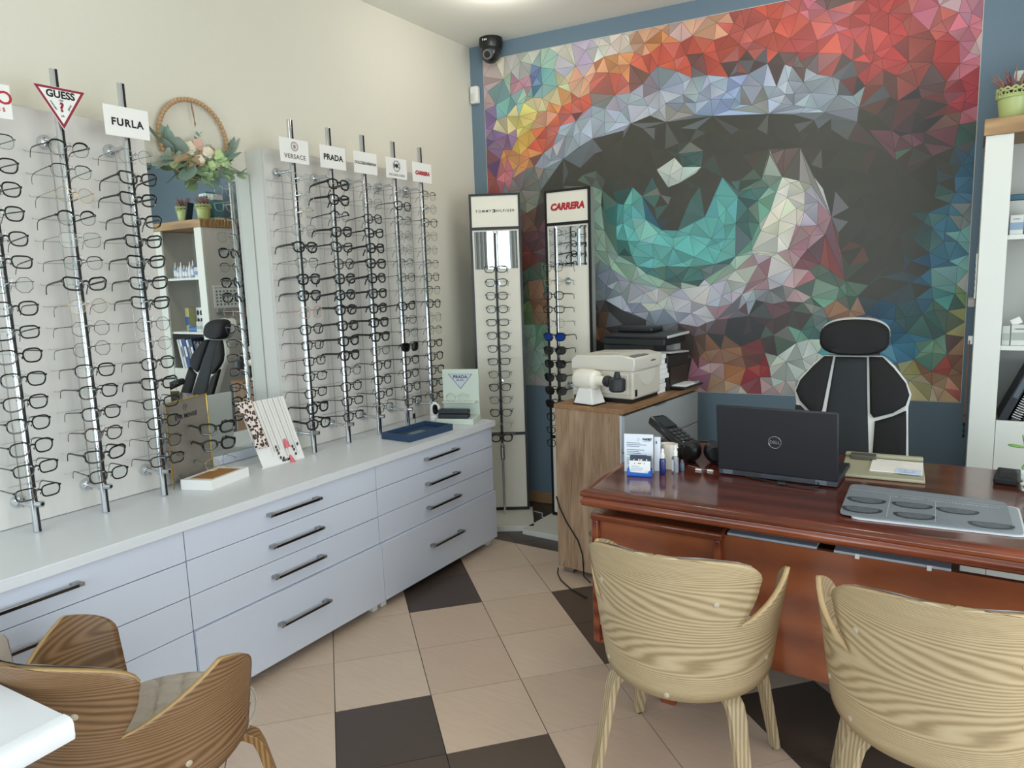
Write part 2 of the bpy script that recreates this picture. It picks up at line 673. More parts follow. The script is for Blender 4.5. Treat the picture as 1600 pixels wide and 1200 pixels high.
# ---- mural: printed low-polygon eye
MG = [
    [2, 2, 2, 0, 0, 0, 0, 1, 1, 1, 1, 32, 32, 32, 0, 0, 0, 0, 4, 4, 4, 4, 0, 0, 0, 0, 0, 0, 0, 13, 13, 13, 13, 13, 13, 13, 2, 2, 2, 13, 13, 13, 13, 13, 13, 16, 16, 16, 16, 16, 14, 14, 14, 14, 16, 16, 16, 38, 38, 38, 20, 20, 16, 16, 16, 15, 15, 15, 15, 15, 16, 16, 16, 38, 38, 2, 2, 2, 3, 3],
    [2, 2, 2, 0, 0, 0, 0, 1, 1, 1, 1, 32, 32, 32, 32, 0, 0, 0, 4, 4, 4, 4, 0, 0, 0, 0, 0, 0, 0, 13, 13, 13, 13, 12, 12, 12, 2, 2, 2, 13, 13, 13, 13, 13, 13, 16, 16, 16, 16, 16, 16, 14, 14, 14, 16, 16, 16, 38, 38, 20, 20, 20, 16, 16, 16, 15, 15, 15, 15, 15, 16, 16, 16, 38, 38, 2, 2, 2, 3, 3],
    [2, 2, 2, 0, 0, 0, 0, 1, 1, 1, 1, 32, 32, 32, 32, 47, 47, 47, 4, 4, 4, 4, 0, 0, 0, 0, 0, 0, 0, 13, 13, 13, 12, 12, 12, 12, 14, 14, 14, 13, 13, 13, 13, 13, 13, 16, 16, 16, 16, 16, 16, 14, 14, 14, 14, 14, 38, 38, 38, 20, 20, 20, 16, 16, 16, 15, 15, 15, 15, 15, 16, 16, 38, 38, 38, 2, 2, 3, 3, 3],
    [2, 2, 2, 32, 32, 32, 3, 3, 1, 7, 7, 32, 32, 32, 47, 47, 47, 47, 4, 4, 4, 4, 12, 12, 12, 12, 12, 12, 12, 13, 13, 13, 12, 12, 12, 12, 14, 14, 14, 14, 14, 14, 14, 14, 14, 16, 16, 16, 16, 16, 16, 14, 14, 14, 14, 14, 14, 16, 16, 16, 38, 38, 16, 16, 15, 15, 15, 15, 15, 15, 16, 16, 38, 38, 38, 2, 2, 3, 3, 3],
    [2, 2, 2, 32, 32, 32, 3, 3, 3, 7, 7, 7, 8, 8, 8, 47, 47, 47, 4, 4, 4, 4, 12, 12, 12, 12, 12, 12, 12, 14, 14, 14, 14, 14, 14, 14, 14, 14, 14, 14, 14, 14, 14, 14, 14, 14, 14, 14, 16, 16, 16, 14, 14, 14, 14, 14, 14, 16, 16, 38, 38, 38, 15, 15, 15, 15, 15, 15, 15, 16, 16, 16, 38, 38, 38, 2, 2, 3, 3, 3],
    [2, 2, 32, 32, 32, 32, 3, 3, 3, 3, 7, 8, 8, 8, 8, 10, 10, 10, 13, 13, 13, 13, 12, 12, 12, 12, 12, 12, 12, 14, 14, 14, 14, 14, 14, 14, 14, 14, 14, 14, 14, 14, 14, 14, 14, 14, 14, 14, 16, 16, 16, 14, 14, 14, 15, 15, 15, 16, 16, 38, 38, 38, 15, 15, 15, 15, 15, 15, 15, 15, 16, 16, 38, 38, 2, 2, 2, 3, 3, 3],
    [2, 2, 8, 8, 8, 8, 3, 3, 3, 3, 7, 8, 8, 8, 10, 10, 10, 10, 13, 13, 13, 13, 14, 14, 14, 14, 12, 12, 12, 14, 14, 14, 14, 14, 14, 14, 14, 14, 14, 20, 20, 20, 14, 14, 14, 14, 14, 14, 16, 16, 16, 14, 14, 14, 15, 15, 15, 15, 15, 15, 14, 14, 15, 15, 15, 15, 15, 15, 15, 15, 16, 16, 16, 16, 16, 16, 16, 3, 3, 3],
    [2, 2, 8, 8, 8, 8, 8, 32, 32, 32, 32, 8, 8, 8, 10, 10, 10, 10, 13, 13, 13, 13, 14, 14, 14, 14, 14, 14, 14, 20, 20, 20, 14, 14, 14, 14, 14, 14, 14, 20, 20, 20, 14, 14, 14, 20, 20, 20, 18, 18, 18, 14, 14, 14, 15, 15, 15, 15, 15, 14, 14, 14, 15, 15, 15, 15, 15, 15, 15, 15, 16, 16, 16, 16, 16, 16, 16, 38, 38, 38],
    [2, 2, 8, 8, 8, 8, 8, 32, 32, 32, 32, 10, 10, 10, 10, 12, 12, 12, 13, 13, 13, 13, 14, 14, 14, 14, 14, 14, 14, 20, 20, 20, 22, 22, 22, 22, 21, 21, 21, 20, 20, 20, 14, 14, 14, 20, 20, 20, 18, 18, 18, 18, 18, 18, 20, 20, 20, 15, 15, 14, 14, 14, 15, 15, 15, 15, 15, 15, 15, 15, 35, 35, 16, 35, 16, 16, 16, 38, 38, 38],
    [5, 5, 8, 8, 8, 8, 32, 32, 32, 32, 10, 10, 10, 10, 12, 12, 12, 12, 14, 14, 14, 14, 24, 24, 24, 14, 14, 14, 14, 20, 21, 21, 22, 22, 22, 22, 21, 21, 21, 21, 21, 21, 21, 21, 21, 20, 20, 20, 18, 18, 21, 21, 18, 18, 20, 20, 20, 20, 20, 20, 35, 35, 18, 18, 18, 15, 15, 15, 15, 15, 35, 35, 35, 35, 35, 15, 15, 38, 38, 38],
    [5, 5, 10, 10, 10, 10, 10, 9, 9, 9, 10, 10, 10, 10, 12, 12, 12, 12, 14, 14, 14, 14, 24, 24, 24, 24, 21, 21, 21, 21, 21, 21, 22, 22, 22, 22, 21, 21, 21, 21, 21, 21, 21, 21, 21, 23, 23, 23, 22, 22, 22, 21, 21, 21, 21, 20, 20, 20, 20, 35, 35, 35, 18, 18, 18, 15, 15, 15, 15, 15, 35, 35, 35, 35, 35, 15, 15, 38, 38, 2],
    [5, 5, 10, 10, 10, 10, 9, 9, 9, 9, 9, 13, 13, 13, 14, 14, 14, 14, 14, 14, 14, 21, 24, 24, 24, 21, 21, 21, 21, 21, 21, 21, 47, 47, 47, 47, 22, 22, 22, 21, 21, 21, 21, 21, 21, 23, 23, 23, 22, 22, 22, 21, 21, 21, 22, 22, 22, 22, 22, 35, 35, 35, 18, 18, 18, 15, 15, 15, 15, 15, 35, 35, 35, 35, 35, 15, 15, 38, 38, 2],
    [5, 5, 10, 10, 10, 10, 9, 9, 9, 9, 13, 13, 13, 13, 14, 14, 14, 14, 20, 20, 21, 21, 21, 21, 21, 21, 21, 21, 21, 21, 21, 21, 47, 47, 47, 47, 22, 22, 22, 21, 21, 21, 23, 23, 23, 23, 23, 23, 22, 22, 22, 21, 21, 21, 22, 22, 22, 22, 22, 22, 22, 22, 19, 19, 19, 15, 15, 15, 15, 15, 35, 35, 35, 35, 35, 15, 15, 38, 38, 38],
    [5, 5, 5, 5, 5, 5, 9, 9, 9, 9, 13, 13, 13, 13, 14, 14, 14, 14, 20, 21, 21, 21, 21, 21, 21, 21, 21, 21, 21, 47, 47, 47, 47, 47, 47, 47, 22, 22, 22, 21, 21, 21, 23, 23, 23, 23, 23, 23, 25, 25, 25, 21, 21, 21, 22, 22, 22, 22, 22, 22, 22, 22, 19, 19, 19, 35, 35, 35, 18, 18, 35, 35, 35, 35, 35, 15, 15, 38, 38, 38],
    [5, 5, 5, 5, 5, 5, 11, 11, 11, 11, 14, 14, 14, 14, 14, 14, 21, 21, 21, 21, 21, 21, 21, 21, 21, 21, 21, 21, 21, 47, 47, 47, 25, 25, 25, 25, 25, 25, 25, 21, 21, 21, 23, 23, 23, 23, 23, 23, 25, 25, 25, 21, 21, 21, 22, 22, 22, 21, 21, 21, 22, 22, 19, 19, 19, 35, 35, 18, 18, 18, 35, 35, 35, 20, 20, 35, 35, 38, 38, 2],
    [5, 5, 5, 5, 5, 5, 11, 11, 11, 11, 14, 14, 14, 14, 20, 21, 21, 21, 21, 21, 21, 21, 21, 21, 21, 21, 21, 17, 17, 17, 17, 17, 17, 25, 25, 25, 25, 25, 25, 24, 24, 24, 24, 24, 24, 23, 23, 23, 25, 25, 25, 21, 21, 21, 22, 22, 22, 21, 21, 21, 22, 22, 22, 22, 22, 17, 17, 18, 18, 18, 35, 35, 20, 20, 20, 35, 35, 37, 37, 37],
    [5, 5, 5, 5, 5, 5, 11, 11, 11, 11, 14, 14, 14, 14, 21, 21, 21, 21, 21, 21, 21, 21, 24, 17, 17, 17, 17, 17, 17, 17, 17, 17, 17, 17, 17, 17, 17, 17, 17, 17, 17, 17, 17, 17, 17, 17, 17, 17, 17, 17, 17, 17, 43, 21, 22, 22, 22, 21, 21, 21, 22, 22, 22, 22, 22, 17, 17, 17, 18, 18, 19, 19, 19, 20, 18, 35, 35, 37, 37, 37],
    [6, 5, 5, 12, 12, 12, 12, 12, 12, 12, 14, 14, 14, 21, 21, 21, 21, 21, 21, 21, 21, 17, 17, 17, 17, 17, 17, 17, 17, 17, 17, 17, 17, 17, 17, 17, 17, 17, 17, 17, 17, 17, 17, 17, 17, 17, 17, 17, 17, 17, 17, 17, 17, 17, 17, 17, 17, 17, 17, 17, 17, 17, 22, 22, 22, 17, 17, 17, 18, 18, 19, 19, 19, 18, 18, 36, 36, 36, 37, 37],
    [6, 6, 12, 12, 12, 12, 12, 12, 12, 12, 20, 20, 21, 21, 22, 22, 22, 22, 17, 17, 17, 17, 17, 17, 17, 17, 17, 17, 17, 17, 17, 17, 17, 17, 17, 17, 17, 17, 17, 17, 17, 17, 17, 17, 17, 17, 17, 17, 17, 17, 17, 17, 17, 17, 17, 17, 17, 17, 17, 17, 17, 17, 17, 17, 17, 17, 17, 17, 18, 18, 19, 19, 19, 18, 18, 36, 36, 37, 37, 37],
    [6, 6, 12, 12, 12, 12, 12, 12, 12, 12, 20, 21, 21, 21, 22, 22, 17, 17, 17, 17, 17, 17, 17, 17, 17, 17, 17, 17, 17, 17, 17, 17, 17, 17, 17, 17, 17, 17, 17, 17, 17, 17, 17, 17, 17, 17, 17, 17, 17, 17, 17, 17, 17, 17, 17, 17, 17, 17, 17, 17, 17, 17, 17, 17, 17, 17, 17, 17, 17, 17, 19, 19, 19, 19, 19, 36, 36, 37, 37, 37],
    [16, 16, 38, 38, 38, 38, 12, 12, 12, 12, 21, 21, 21, 21, 22, 17, 17, 17, 17, 17, 17, 17, 17, 17, 17, 17, 17, 17, 17, 17, 17, 17, 17, 17, 17, 17, 17, 17, 17, 17, 17, 17, 17, 17, 17, 17, 17, 17, 17, 17, 17, 17, 17, 17, 17, 17, 17, 17, 17, 17, 17, 17, 17, 17, 17, 17, 17, 17, 17, 17, 19, 19, 19, 19, 19, 46, 46, 46, 38, 38],
    [16, 16, 38, 38, 38, 38, 24, 24, 24, 24, 24, 24, 24, 24, 17, 17, 17, 17, 17, 17, 17, 17, 17, 17, 17, 17, 17, 17, 17, 17, 17, 17, 17, 17, 17, 17, 17, 26, 26, 26, 26, 17, 17, 17, 17, 17, 17, 17, 17, 17, 17, 17, 17, 17, 17, 17, 17, 17, 17, 17, 17, 17, 17, 17, 17, 17, 17, 17, 34, 34, 19, 19, 19, 19, 19, 46, 46, 46, 38, 38],
    [16, 16, 38, 38, 38, 38, 24, 24, 24, 24, 24, 24, 24, 24, 17, 17, 17, 17, 17, 17, 17, 17, 17, 17, 17, 17, 17, 17, 17, 17, 17, 17, 17, 17, 17, 48, 48, 17, 26, 26, 26, 17, 17, 17, 17, 17, 17, 17, 17, 17, 17, 17, 25, 20, 17, 17, 17, 17, 17, 17, 17, 17, 17, 17, 17, 17, 17, 17, 34, 34, 34, 34, 34, 18, 18, 34, 34, 34, 38, 26],
    [16, 16, 38, 38, 38, 38, 24, 24, 24, 24, 24, 24, 24, 17, 17, 17, 17, 17, 17, 17, 17, 17, 17, 17, 17, 17, 17, 17, 17, 17, 17, 17, 17, 17, 48, 48, 48, 48, 48, 26, 26, 17, 17, 17, 17, 17, 17, 17, 17, 17, 17, 17, 25, 20, 20, 20, 20, 17, 17, 17, 17, 17, 17, 17, 17, 17, 17, 17, 34, 34, 34, 34, 34, 18, 18, 34, 34, 34, 26, 26],
    [24, 24, 24, 24, 24, 24, 25, 25, 25, 25, 24, 24, 17, 17, 17, 17, 17, 17, 17, 17, 17, 17, 17, 17, 17, 17, 17, 17, 17, 17, 17, 17, 17, 17, 48, 48, 48, 48, 48, 48, 17, 17, 17, 17, 17, 17, 17, 17, 17, 17, 17, 25, 25, 20, 20, 20, 20, 17, 17, 17, 17, 17, 17, 17, 17, 17, 17, 17, 17, 43, 43, 18, 18, 18, 18, 34, 34, 34, 26, 26],
    [24, 24, 24, 24, 24, 24, 25, 25, 25, 25, 17, 17, 17, 17, 17, 17, 17, 17, 24, 24, 24, 32, 32, 17, 17, 17, 17, 17, 17, 17, 17, 17, 17, 17, 17, 48, 48, 48, 17, 17, 17, 17, 17, 17, 17, 17, 17, 17, 17, 17, 17, 25, 25, 25, 20, 20, 20, 17, 17, 17, 17, 17, 17, 17, 17, 17, 17, 17, 17, 17, 18, 18, 18, 36, 36, 36, 17, 17, 39, 39],
    [24, 24, 24, 24, 24, 24, 25, 25, 25, 25, 17, 17, 17, 17, 17, 17, 17, 17, 24, 24, 24, 32, 32, 27, 17, 17, 17, 17, 17, 29, 17, 17, 17, 17, 17, 17, 17, 17, 17, 17, 17, 17, 17, 17, 29, 17, 17, 17, 17, 17, 17, 25, 25, 25, 25, 20, 20, 25, 17, 17, 17, 17, 17, 17, 17, 17, 17, 17, 17, 17, 18, 18, 18, 36, 36, 17, 17, 17, 39, 39],
    [46, 46, 24, 24, 24, 24, 25, 25, 25, 25, 17, 17, 17, 17, 17, 17, 17, 17, 24, 24, 24, 32, 32, 27, 27, 17, 17, 27, 29, 29, 29, 17, 17, 17, 17, 17, 17, 17, 17, 17, 17, 17, 17, 17, 29, 29, 17, 17, 17, 43, 43, 31, 31, 31, 0, 0, 0, 25, 25, 17, 17, 17, 17, 17, 17, 17, 17, 17, 17, 17, 17, 17, 17, 17, 17, 17, 17, 17, 39, 39],
    [46, 46, 46, 46, 46, 46, 46, 46, 46, 46, 18, 18, 18, 18, 34, 34, 17, 17, 24, 24, 24, 32, 32, 27, 27, 27, 27, 27, 29, 29, 29, 17, 17, 17, 17, 17, 17, 17, 17, 17, 17, 17, 17, 29, 29, 29, 29, 26, 26, 26, 26, 26, 31, 0, 0, 0, 0, 25, 25, 17, 17, 17, 17, 17, 17, 17, 17, 17, 17, 17, 17, 17, 17, 17, 17, 17, 17, 17, 39, 39],
    [46, 46, 46, 46, 46, 46, 46, 46, 46, 46, 18, 18, 18, 18, 34, 34, 34, 34, 32, 32, 32, 32, 32, 27, 27, 27, 28, 29, 29, 29, 29, 28, 17, 17, 17, 17, 17, 17, 17, 17, 17, 17, 17, 29, 29, 29, 29, 26, 26, 26, 26, 31, 31, 0, 0, 0, 0, 0, 47, 47, 17, 17, 17, 17, 17, 17, 17, 17, 17, 17, 17, 17, 17, 17, 17, 17, 17, 17, 39, 39],
    [46, 46, 46, 46, 46, 46, 46, 46, 46, 46, 18, 18, 18, 18, 34, 34, 34, 34, 32, 32, 32, 32, 32, 27, 27, 27, 28, 29, 29, 29, 29, 29, 40, 17, 17, 17, 17, 17, 17, 17, 17, 17, 29, 29, 29, 29, 29, 26, 26, 26, 26, 31, 31, 0, 0, 0, 0, 47, 47, 47, 17, 17, 17, 17, 17, 17, 17, 17, 17, 17, 17, 17, 17, 17, 17, 17, 26, 26, 39, 39],
    [34, 34, 34, 34, 34, 34, 34, 34, 46, 46, 18, 18, 18, 18, 34, 34, 34, 34, 32, 32, 32, 32, 32, 32, 27, 27, 29, 29, 29, 30, 29, 29, 40, 17, 17, 17, 17, 17, 17, 17, 17, 17, 29, 29, 29, 29, 29, 26, 26, 26, 26, 31, 31, 0, 0, 0, 0, 47, 47, 47, 34, 17, 17, 17, 17, 17, 17, 17, 17, 17, 17, 17, 17, 17, 17, 17, 26, 26, 39, 39],
    [34, 34, 34, 34, 34, 34, 34, 34, 34, 34, 34, 34, 34, 34, 34, 34, 34, 34, 32, 32, 32, 32, 32, 32, 27, 27, 29, 29, 29, 30, 30, 30, 29, 40, 17, 17, 17, 17, 17, 17, 29, 29, 29, 29, 29, 29, 29, 26, 26, 26, 26, 31, 0, 0, 0, 0, 0, 47, 47, 47, 33, 17, 17, 17, 17, 17, 17, 17, 17, 17, 17, 17, 17, 17, 17, 17, 26, 26, 39, 39],
    [34, 34, 34, 34, 34, 34, 34, 34, 34, 34, 34, 34, 34, 34, 34, 34, 34, 34, 32, 32, 32, 32, 32, 32, 27, 27, 29, 29, 29, 29, 30, 30, 30, 29, 17, 17, 17, 17, 29, 29, 29, 29, 29, 29, 29, 29, 29, 26, 26, 26, 26, 48, 0, 0, 0, 0, 0, 47, 47, 47, 33, 34, 17, 17, 17, 17, 17, 17, 17, 17, 17, 17, 17, 26, 26, 26, 39, 39, 24, 24],
    [34, 34, 34, 34, 34, 34, 34, 34, 34, 34, 34, 34, 34, 34, 34, 34, 34, 34, 32, 32, 32, 32, 32, 32, 32, 27, 29, 29, 29, 29, 30, 30, 30, 30, 29, 29, 29, 29, 29, 29, 29, 29, 29, 29, 29, 29, 29, 26, 26, 26, 31, 0, 0, 0, 0, 0, 48, 47, 47, 33, 33, 34, 17, 17, 17, 17, 17, 17, 17, 17, 17, 17, 17, 26, 26, 26, 39, 39, 24, 24],
    [35, 35, 35, 35, 35, 35, 35, 35, 35, 35, 34, 34, 34, 34, 24, 34, 34, 34, 32, 32, 32, 32, 32, 32, 32, 27, 27, 29, 29, 29, 29, 30, 30, 29, 29, 29, 29, 29, 29, 29, 29, 29, 29, 29, 29, 29, 29, 26, 26, 26, 31, 0, 0, 0, 0, 0, 33, 33, 33, 33, 33, 34, 17, 17, 17, 17, 17, 17, 17, 17, 17, 17, 17, 26, 26, 26, 39, 39, 24, 24],
    [35, 35, 35, 35, 35, 35, 35, 35, 35, 35, 34, 34, 34, 34, 24, 24, 24, 24, 32, 32, 32, 32, 32, 32, 32, 32, 27, 27, 29, 29, 29, 29, 29, 29, 29, 29, 29, 29, 29, 29, 29, 29, 29, 29, 29, 29, 29, 26, 26, 31, 0, 0, 0, 0, 0, 0, 33, 33, 33, 33, 34, 34, 17, 17, 17, 17, 17, 17, 17, 17, 17, 17, 17, 17, 26, 26, 39, 39, 8, 8],
    [35, 35, 35, 35, 35, 35, 35, 35, 35, 35, 34, 34, 34, 34, 24, 24, 24, 24, 32, 32, 32, 47, 32, 32, 32, 32, 27, 27, 27, 29, 29, 29, 29, 29, 29, 29, 29, 29, 29, 29, 29, 29, 29, 29, 29, 29, 29, 26, 31, 32, 0, 0, 0, 0, 0, 33, 33, 33, 33, 33, 34, 34, 17, 17, 17, 17, 17, 17, 17, 17, 17, 17, 17, 26, 26, 26, 39, 39, 8, 8],
    [35, 35, 35, 35, 35, 35, 35, 35, 35, 35, 34, 34, 34, 34, 24, 24, 24, 32, 32, 32, 32, 47, 47, 32, 32, 32, 32, 32, 27, 29, 29, 29, 29, 29, 29, 29, 29, 29, 29, 29, 29, 29, 29, 29, 29, 29, 29, 31, 32, 32, 32, 0, 0, 0, 1, 33, 33, 33, 34, 34, 35, 35, 35, 17, 17, 17, 17, 17, 17, 17, 17, 17, 17, 17, 26, 26, 39, 39, 8, 8],
    [35, 43, 43, 43, 43, 43, 43, 43, 43, 43, 43, 43, 43, 43, 24, 24, 24, 24, 24, 24, 24, 22, 22, 22, 22, 32, 32, 32, 32, 28, 29, 29, 29, 29, 29, 29, 29, 29, 29, 29, 29, 29, 29, 29, 29, 26, 32, 32, 32, 47, 47, 47, 1, 1, 1, 33, 33, 34, 34, 34, 35, 35, 35, 17, 17, 17, 17, 17, 17, 17, 17, 17, 17, 17, 40, 40, 39, 39, 39, 8],
    [35, 43, 43, 43, 43, 43, 43, 43, 43, 43, 43, 43, 43, 43, 24, 24, 24, 24, 24, 24, 24, 22, 22, 22, 22, 47, 32, 32, 32, 32, 32, 26, 26, 26, 26, 26, 26, 26, 26, 26, 26, 26, 26, 26, 26, 32, 32, 32, 1, 33, 33, 33, 1, 1, 1, 33, 33, 34, 34, 34, 35, 35, 35, 17, 17, 17, 17, 17, 17, 17, 17, 17, 17, 17, 40, 40, 39, 39, 8, 8],
    [35, 43, 43, 43, 43, 43, 43, 43, 43, 43, 43, 43, 43, 43, 24, 24, 24, 24, 24, 24, 24, 22, 22, 22, 22, 47, 47, 32, 32, 32, 32, 32, 32, 26, 26, 26, 26, 26, 26, 26, 26, 26, 26, 32, 32, 32, 1, 1, 1, 33, 33, 33, 47, 47, 47, 2, 2, 2, 18, 18, 43, 43, 43, 17, 17, 17, 17, 17, 17, 17, 17, 17, 17, 17, 39, 39, 39, 39, 8, 8],
    [43, 43, 43, 43, 43, 43, 43, 43, 43, 45, 43, 43, 43, 24, 24, 24, 24, 24, 24, 24, 24, 22, 22, 22, 22, 47, 47, 47, 47, 32, 32, 32, 32, 32, 32, 32, 26, 26, 26, 26, 26, 32, 32, 32, 47, 1, 1, 1, 1, 33, 33, 33, 47, 47, 47, 2, 2, 38, 38, 18, 43, 43, 43, 17, 17, 17, 17, 17, 17, 17, 17, 17, 17, 17, 39, 39, 8, 8, 8, 1],
    [43, 43, 43, 43, 43, 43, 43, 43, 43, 45, 45, 45, 45, 24, 24, 24, 24, 24, 24, 24, 24, 22, 22, 22, 22, 22, 22, 22, 22, 47, 47, 47, 1, 32, 32, 32, 32, 32, 32, 32, 32, 32, 47, 47, 47, 47, 1, 1, 47, 33, 33, 33, 47, 47, 16, 16, 16, 38, 38, 38, 43, 43, 43, 17, 17, 17, 17, 17, 17, 17, 17, 17, 17, 17, 39, 39, 8, 8, 8, 1],
    [43, 43, 43, 43, 43, 43, 43, 43, 43, 45, 45, 45, 45, 24, 24, 24, 24, 24, 24, 24, 24, 22, 22, 22, 22, 22, 22, 22, 22, 47, 47, 47, 1, 1, 1, 1, 47, 47, 47, 1, 1, 1, 47, 47, 47, 47, 47, 47, 47, 22, 22, 22, 24, 24, 24, 2, 2, 2, 43, 43, 31, 31, 31, 43, 43, 43, 17, 17, 17, 17, 17, 17, 17, 17, 39, 39, 28, 28, 28, 42],
    [43, 43, 43, 43, 43, 43, 43, 43, 43, 45, 45, 45, 45, 24, 24, 24, 24, 24, 24, 24, 24, 22, 22, 22, 22, 22, 22, 22, 22, 47, 47, 47, 1, 1, 1, 1, 47, 47, 47, 1, 1, 1, 47, 47, 47, 47, 47, 47, 47, 22, 22, 22, 24, 24, 24, 2, 2, 2, 43, 43, 31, 31, 31, 43, 43, 43, 17, 17, 17, 17, 17, 17, 17, 17, 39, 39, 28, 28, 28, 42],
    [40, 40, 40, 40, 40, 42, 42, 42, 42, 45, 45, 45, 45, 45, 45, 45, 45, 18, 18, 18, 18, 18, 18, 18, 18, 47, 47, 47, 47, 22, 22, 22, 1, 1, 1, 1, 47, 47, 47, 1, 1, 1, 47, 47, 47, 47, 47, 47, 47, 22, 22, 22, 24, 24, 24, 2, 2, 2, 43, 43, 31, 31, 31, 43, 43, 43, 17, 17, 17, 17, 17, 17, 17, 17, 39, 39, 28, 28, 28, 42],
    [40, 40, 40, 40, 40, 42, 42, 42, 42, 45, 45, 45, 45, 45, 45, 45, 45, 18, 18, 18, 18, 18, 18, 18, 18, 19, 19, 47, 47, 22, 22, 22, 22, 22, 22, 22, 47, 47, 47, 47, 47, 47, 33, 33, 33, 33, 19, 19, 19, 19, 19, 19, 34, 34, 34, 18, 18, 18, 24, 24, 24, 45, 45, 45, 45, 45, 40, 40, 40, 40, 40, 26, 26, 26, 26, 26, 43, 43, 43, 44],
    [40, 40, 40, 40, 40, 42, 42, 42, 42, 45, 45, 45, 45, 45, 45, 45, 45, 18, 18, 18, 18, 18, 18, 18, 18, 19, 19, 19, 19, 22, 22, 22, 22, 22, 22, 22, 47, 47, 47, 47, 47, 47, 33, 33, 33, 33, 19, 19, 19, 19, 19, 19, 34, 34, 34, 18, 18, 18, 24, 24, 24, 45, 45, 45, 45, 45, 40, 40, 40, 40, 40, 26, 26, 26, 26, 26, 43, 43, 43, 44],
    [40, 40, 40, 40, 40, 42, 42, 42, 42, 45, 45, 45, 45, 45, 45, 45, 45, 18, 18, 18, 18, 18, 18, 18, 18, 19, 19, 19, 19, 22, 22, 22, 22, 22, 22, 22, 47, 47, 47, 47, 47, 47, 33, 33, 33, 33, 19, 19, 19, 19, 19, 19, 34, 34, 34, 18, 18, 18, 24, 24, 24, 45, 45, 45, 45, 45, 40, 40, 40, 40, 40, 26, 26, 26, 26, 26, 43, 43, 43, 44],
    [31, 31, 31, 31, 31, 32, 32, 32, 32, 31, 31, 31, 31, 46, 46, 46, 46, 45, 45, 45, 45, 45, 45, 45, 45, 19, 19, 19, 19, 19, 19, 19, 22, 22, 22, 22, 47, 18, 18, 18, 18, 18, 19, 19, 19, 19, 19, 19, 19, 19, 19, 19, 18, 18, 18, 31, 31, 31, 26, 26, 26, 26, 26, 26, 26, 26, 27, 27, 27, 40, 40, 40, 41, 41, 26, 26, 26, 46, 46, 44],
    [31, 31, 31, 31, 31, 32, 32, 32, 32, 31, 31, 31, 31, 46, 46, 46, 46, 45, 45, 45, 45, 45, 45, 45, 45, 19, 19, 19, 19, 19, 19, 19, 22, 22, 22, 22, 18, 18, 18, 18, 18, 18, 19, 19, 19, 19, 19, 19, 19, 19, 19, 19, 18, 18, 18, 31, 31, 31, 26, 26, 26, 26, 26, 26, 26, 26, 27, 27, 27, 40, 40, 40, 41, 41, 26, 26, 26, 46, 46, 44],
    [31, 31, 31, 31, 31, 32, 32, 32, 32, 31, 31, 31, 31, 46, 46, 46, 46, 45, 45, 45, 45, 45, 45, 45, 45, 19, 19, 19, 19, 19, 19, 19, 22, 22, 22, 22, 18, 18, 18, 18, 18, 18, 19, 19, 19, 19, 19, 19, 19, 19, 19, 19, 18, 18, 18, 31, 31, 31, 26, 26, 26, 26, 26, 26, 26, 26, 27, 27, 27, 40, 40, 40, 41, 41, 26, 26, 26, 46, 46, 44],
    [31, 31, 31, 31, 31, 32, 32, 32, 32, 31, 31, 31, 31, 46, 46, 46, 46, 45, 45, 45, 45, 19, 19, 45, 45, 19, 19, 19, 19, 19, 19, 19, 19, 19, 19, 19, 18, 18, 18, 46, 46, 46, 45, 45, 45, 45, 45, 45, 45, 36, 36, 36, 18, 18, 18, 48, 48, 48, 48, 48, 48, 28, 28, 28, 28, 28, 19, 19, 19, 41, 41, 41, 41, 41, 31, 31, 31, 46, 46, 45],
    [32, 32, 32, 32, 32, 48, 48, 48, 48, 32, 32, 32, 32, 45, 45, 45, 45, 46, 46, 46, 46, 19, 19, 19, 19, 19, 19, 19, 19, 19, 19, 19, 19, 19, 19, 19, 18, 18, 18, 46, 46, 46, 45, 45, 45, 45, 45, 45, 45, 36, 36, 36, 18, 18, 18, 48, 48, 48, 48, 48, 48, 28, 28, 28, 28, 28, 19, 19, 19, 41, 41, 41, 41, 41, 31, 31, 31, 46, 46, 45],
    [32, 32, 32, 32, 32, 48, 48, 48, 48, 32, 32, 32, 32, 45, 45, 45, 45, 46, 46, 46, 46, 19, 19, 19, 19, 19, 19, 19, 19, 19, 19, 19, 19, 19, 19, 19, 18, 18, 18, 46, 46, 46, 45, 45, 45, 45, 45, 45, 45, 36, 36, 36, 18, 18, 18, 48, 48, 48, 48, 48, 48, 28, 28, 28, 28, 28, 19, 19, 19, 41, 41, 41, 41, 41, 31, 31, 31, 46, 46, 45],
    [32, 32, 32, 32, 32, 48, 48, 48, 48, 32, 32, 32, 32, 45, 45, 45, 45, 46, 46, 46, 46, 19, 19, 19, 19, 19, 19, 19, 19, 19, 19, 19, 19, 19, 19, 19, 18, 18, 18, 46, 46, 46, 45, 45, 45, 45, 45, 45, 45, 36, 37, 37, 48, 48, 48, 48, 48, 48, 48, 48, 48, 48, 48, 48, 1, 1, 19, 19, 19, 19, 19, 19, 44, 44, 45, 45, 45, 14, 14, 45],
    [32, 32, 32, 32, 32, 48, 48, 48, 48, 32, 32, 32, 32, 1, 1, 1, 1, 1, 1, 1, 1, 19, 19, 19, 19, 19, 19, 19, 19, 19, 19, 19, 19, 19, 19, 19, 19, 19, 19, 3, 3, 3, 2, 2, 2, 2, 12, 12, 12, 37, 37, 37, 48, 48, 48, 48, 48, 48, 48, 48, 48, 48, 48, 48, 1, 1, 19, 19, 19, 19, 19, 19, 44, 44, 45, 45, 45, 14, 14, 45],
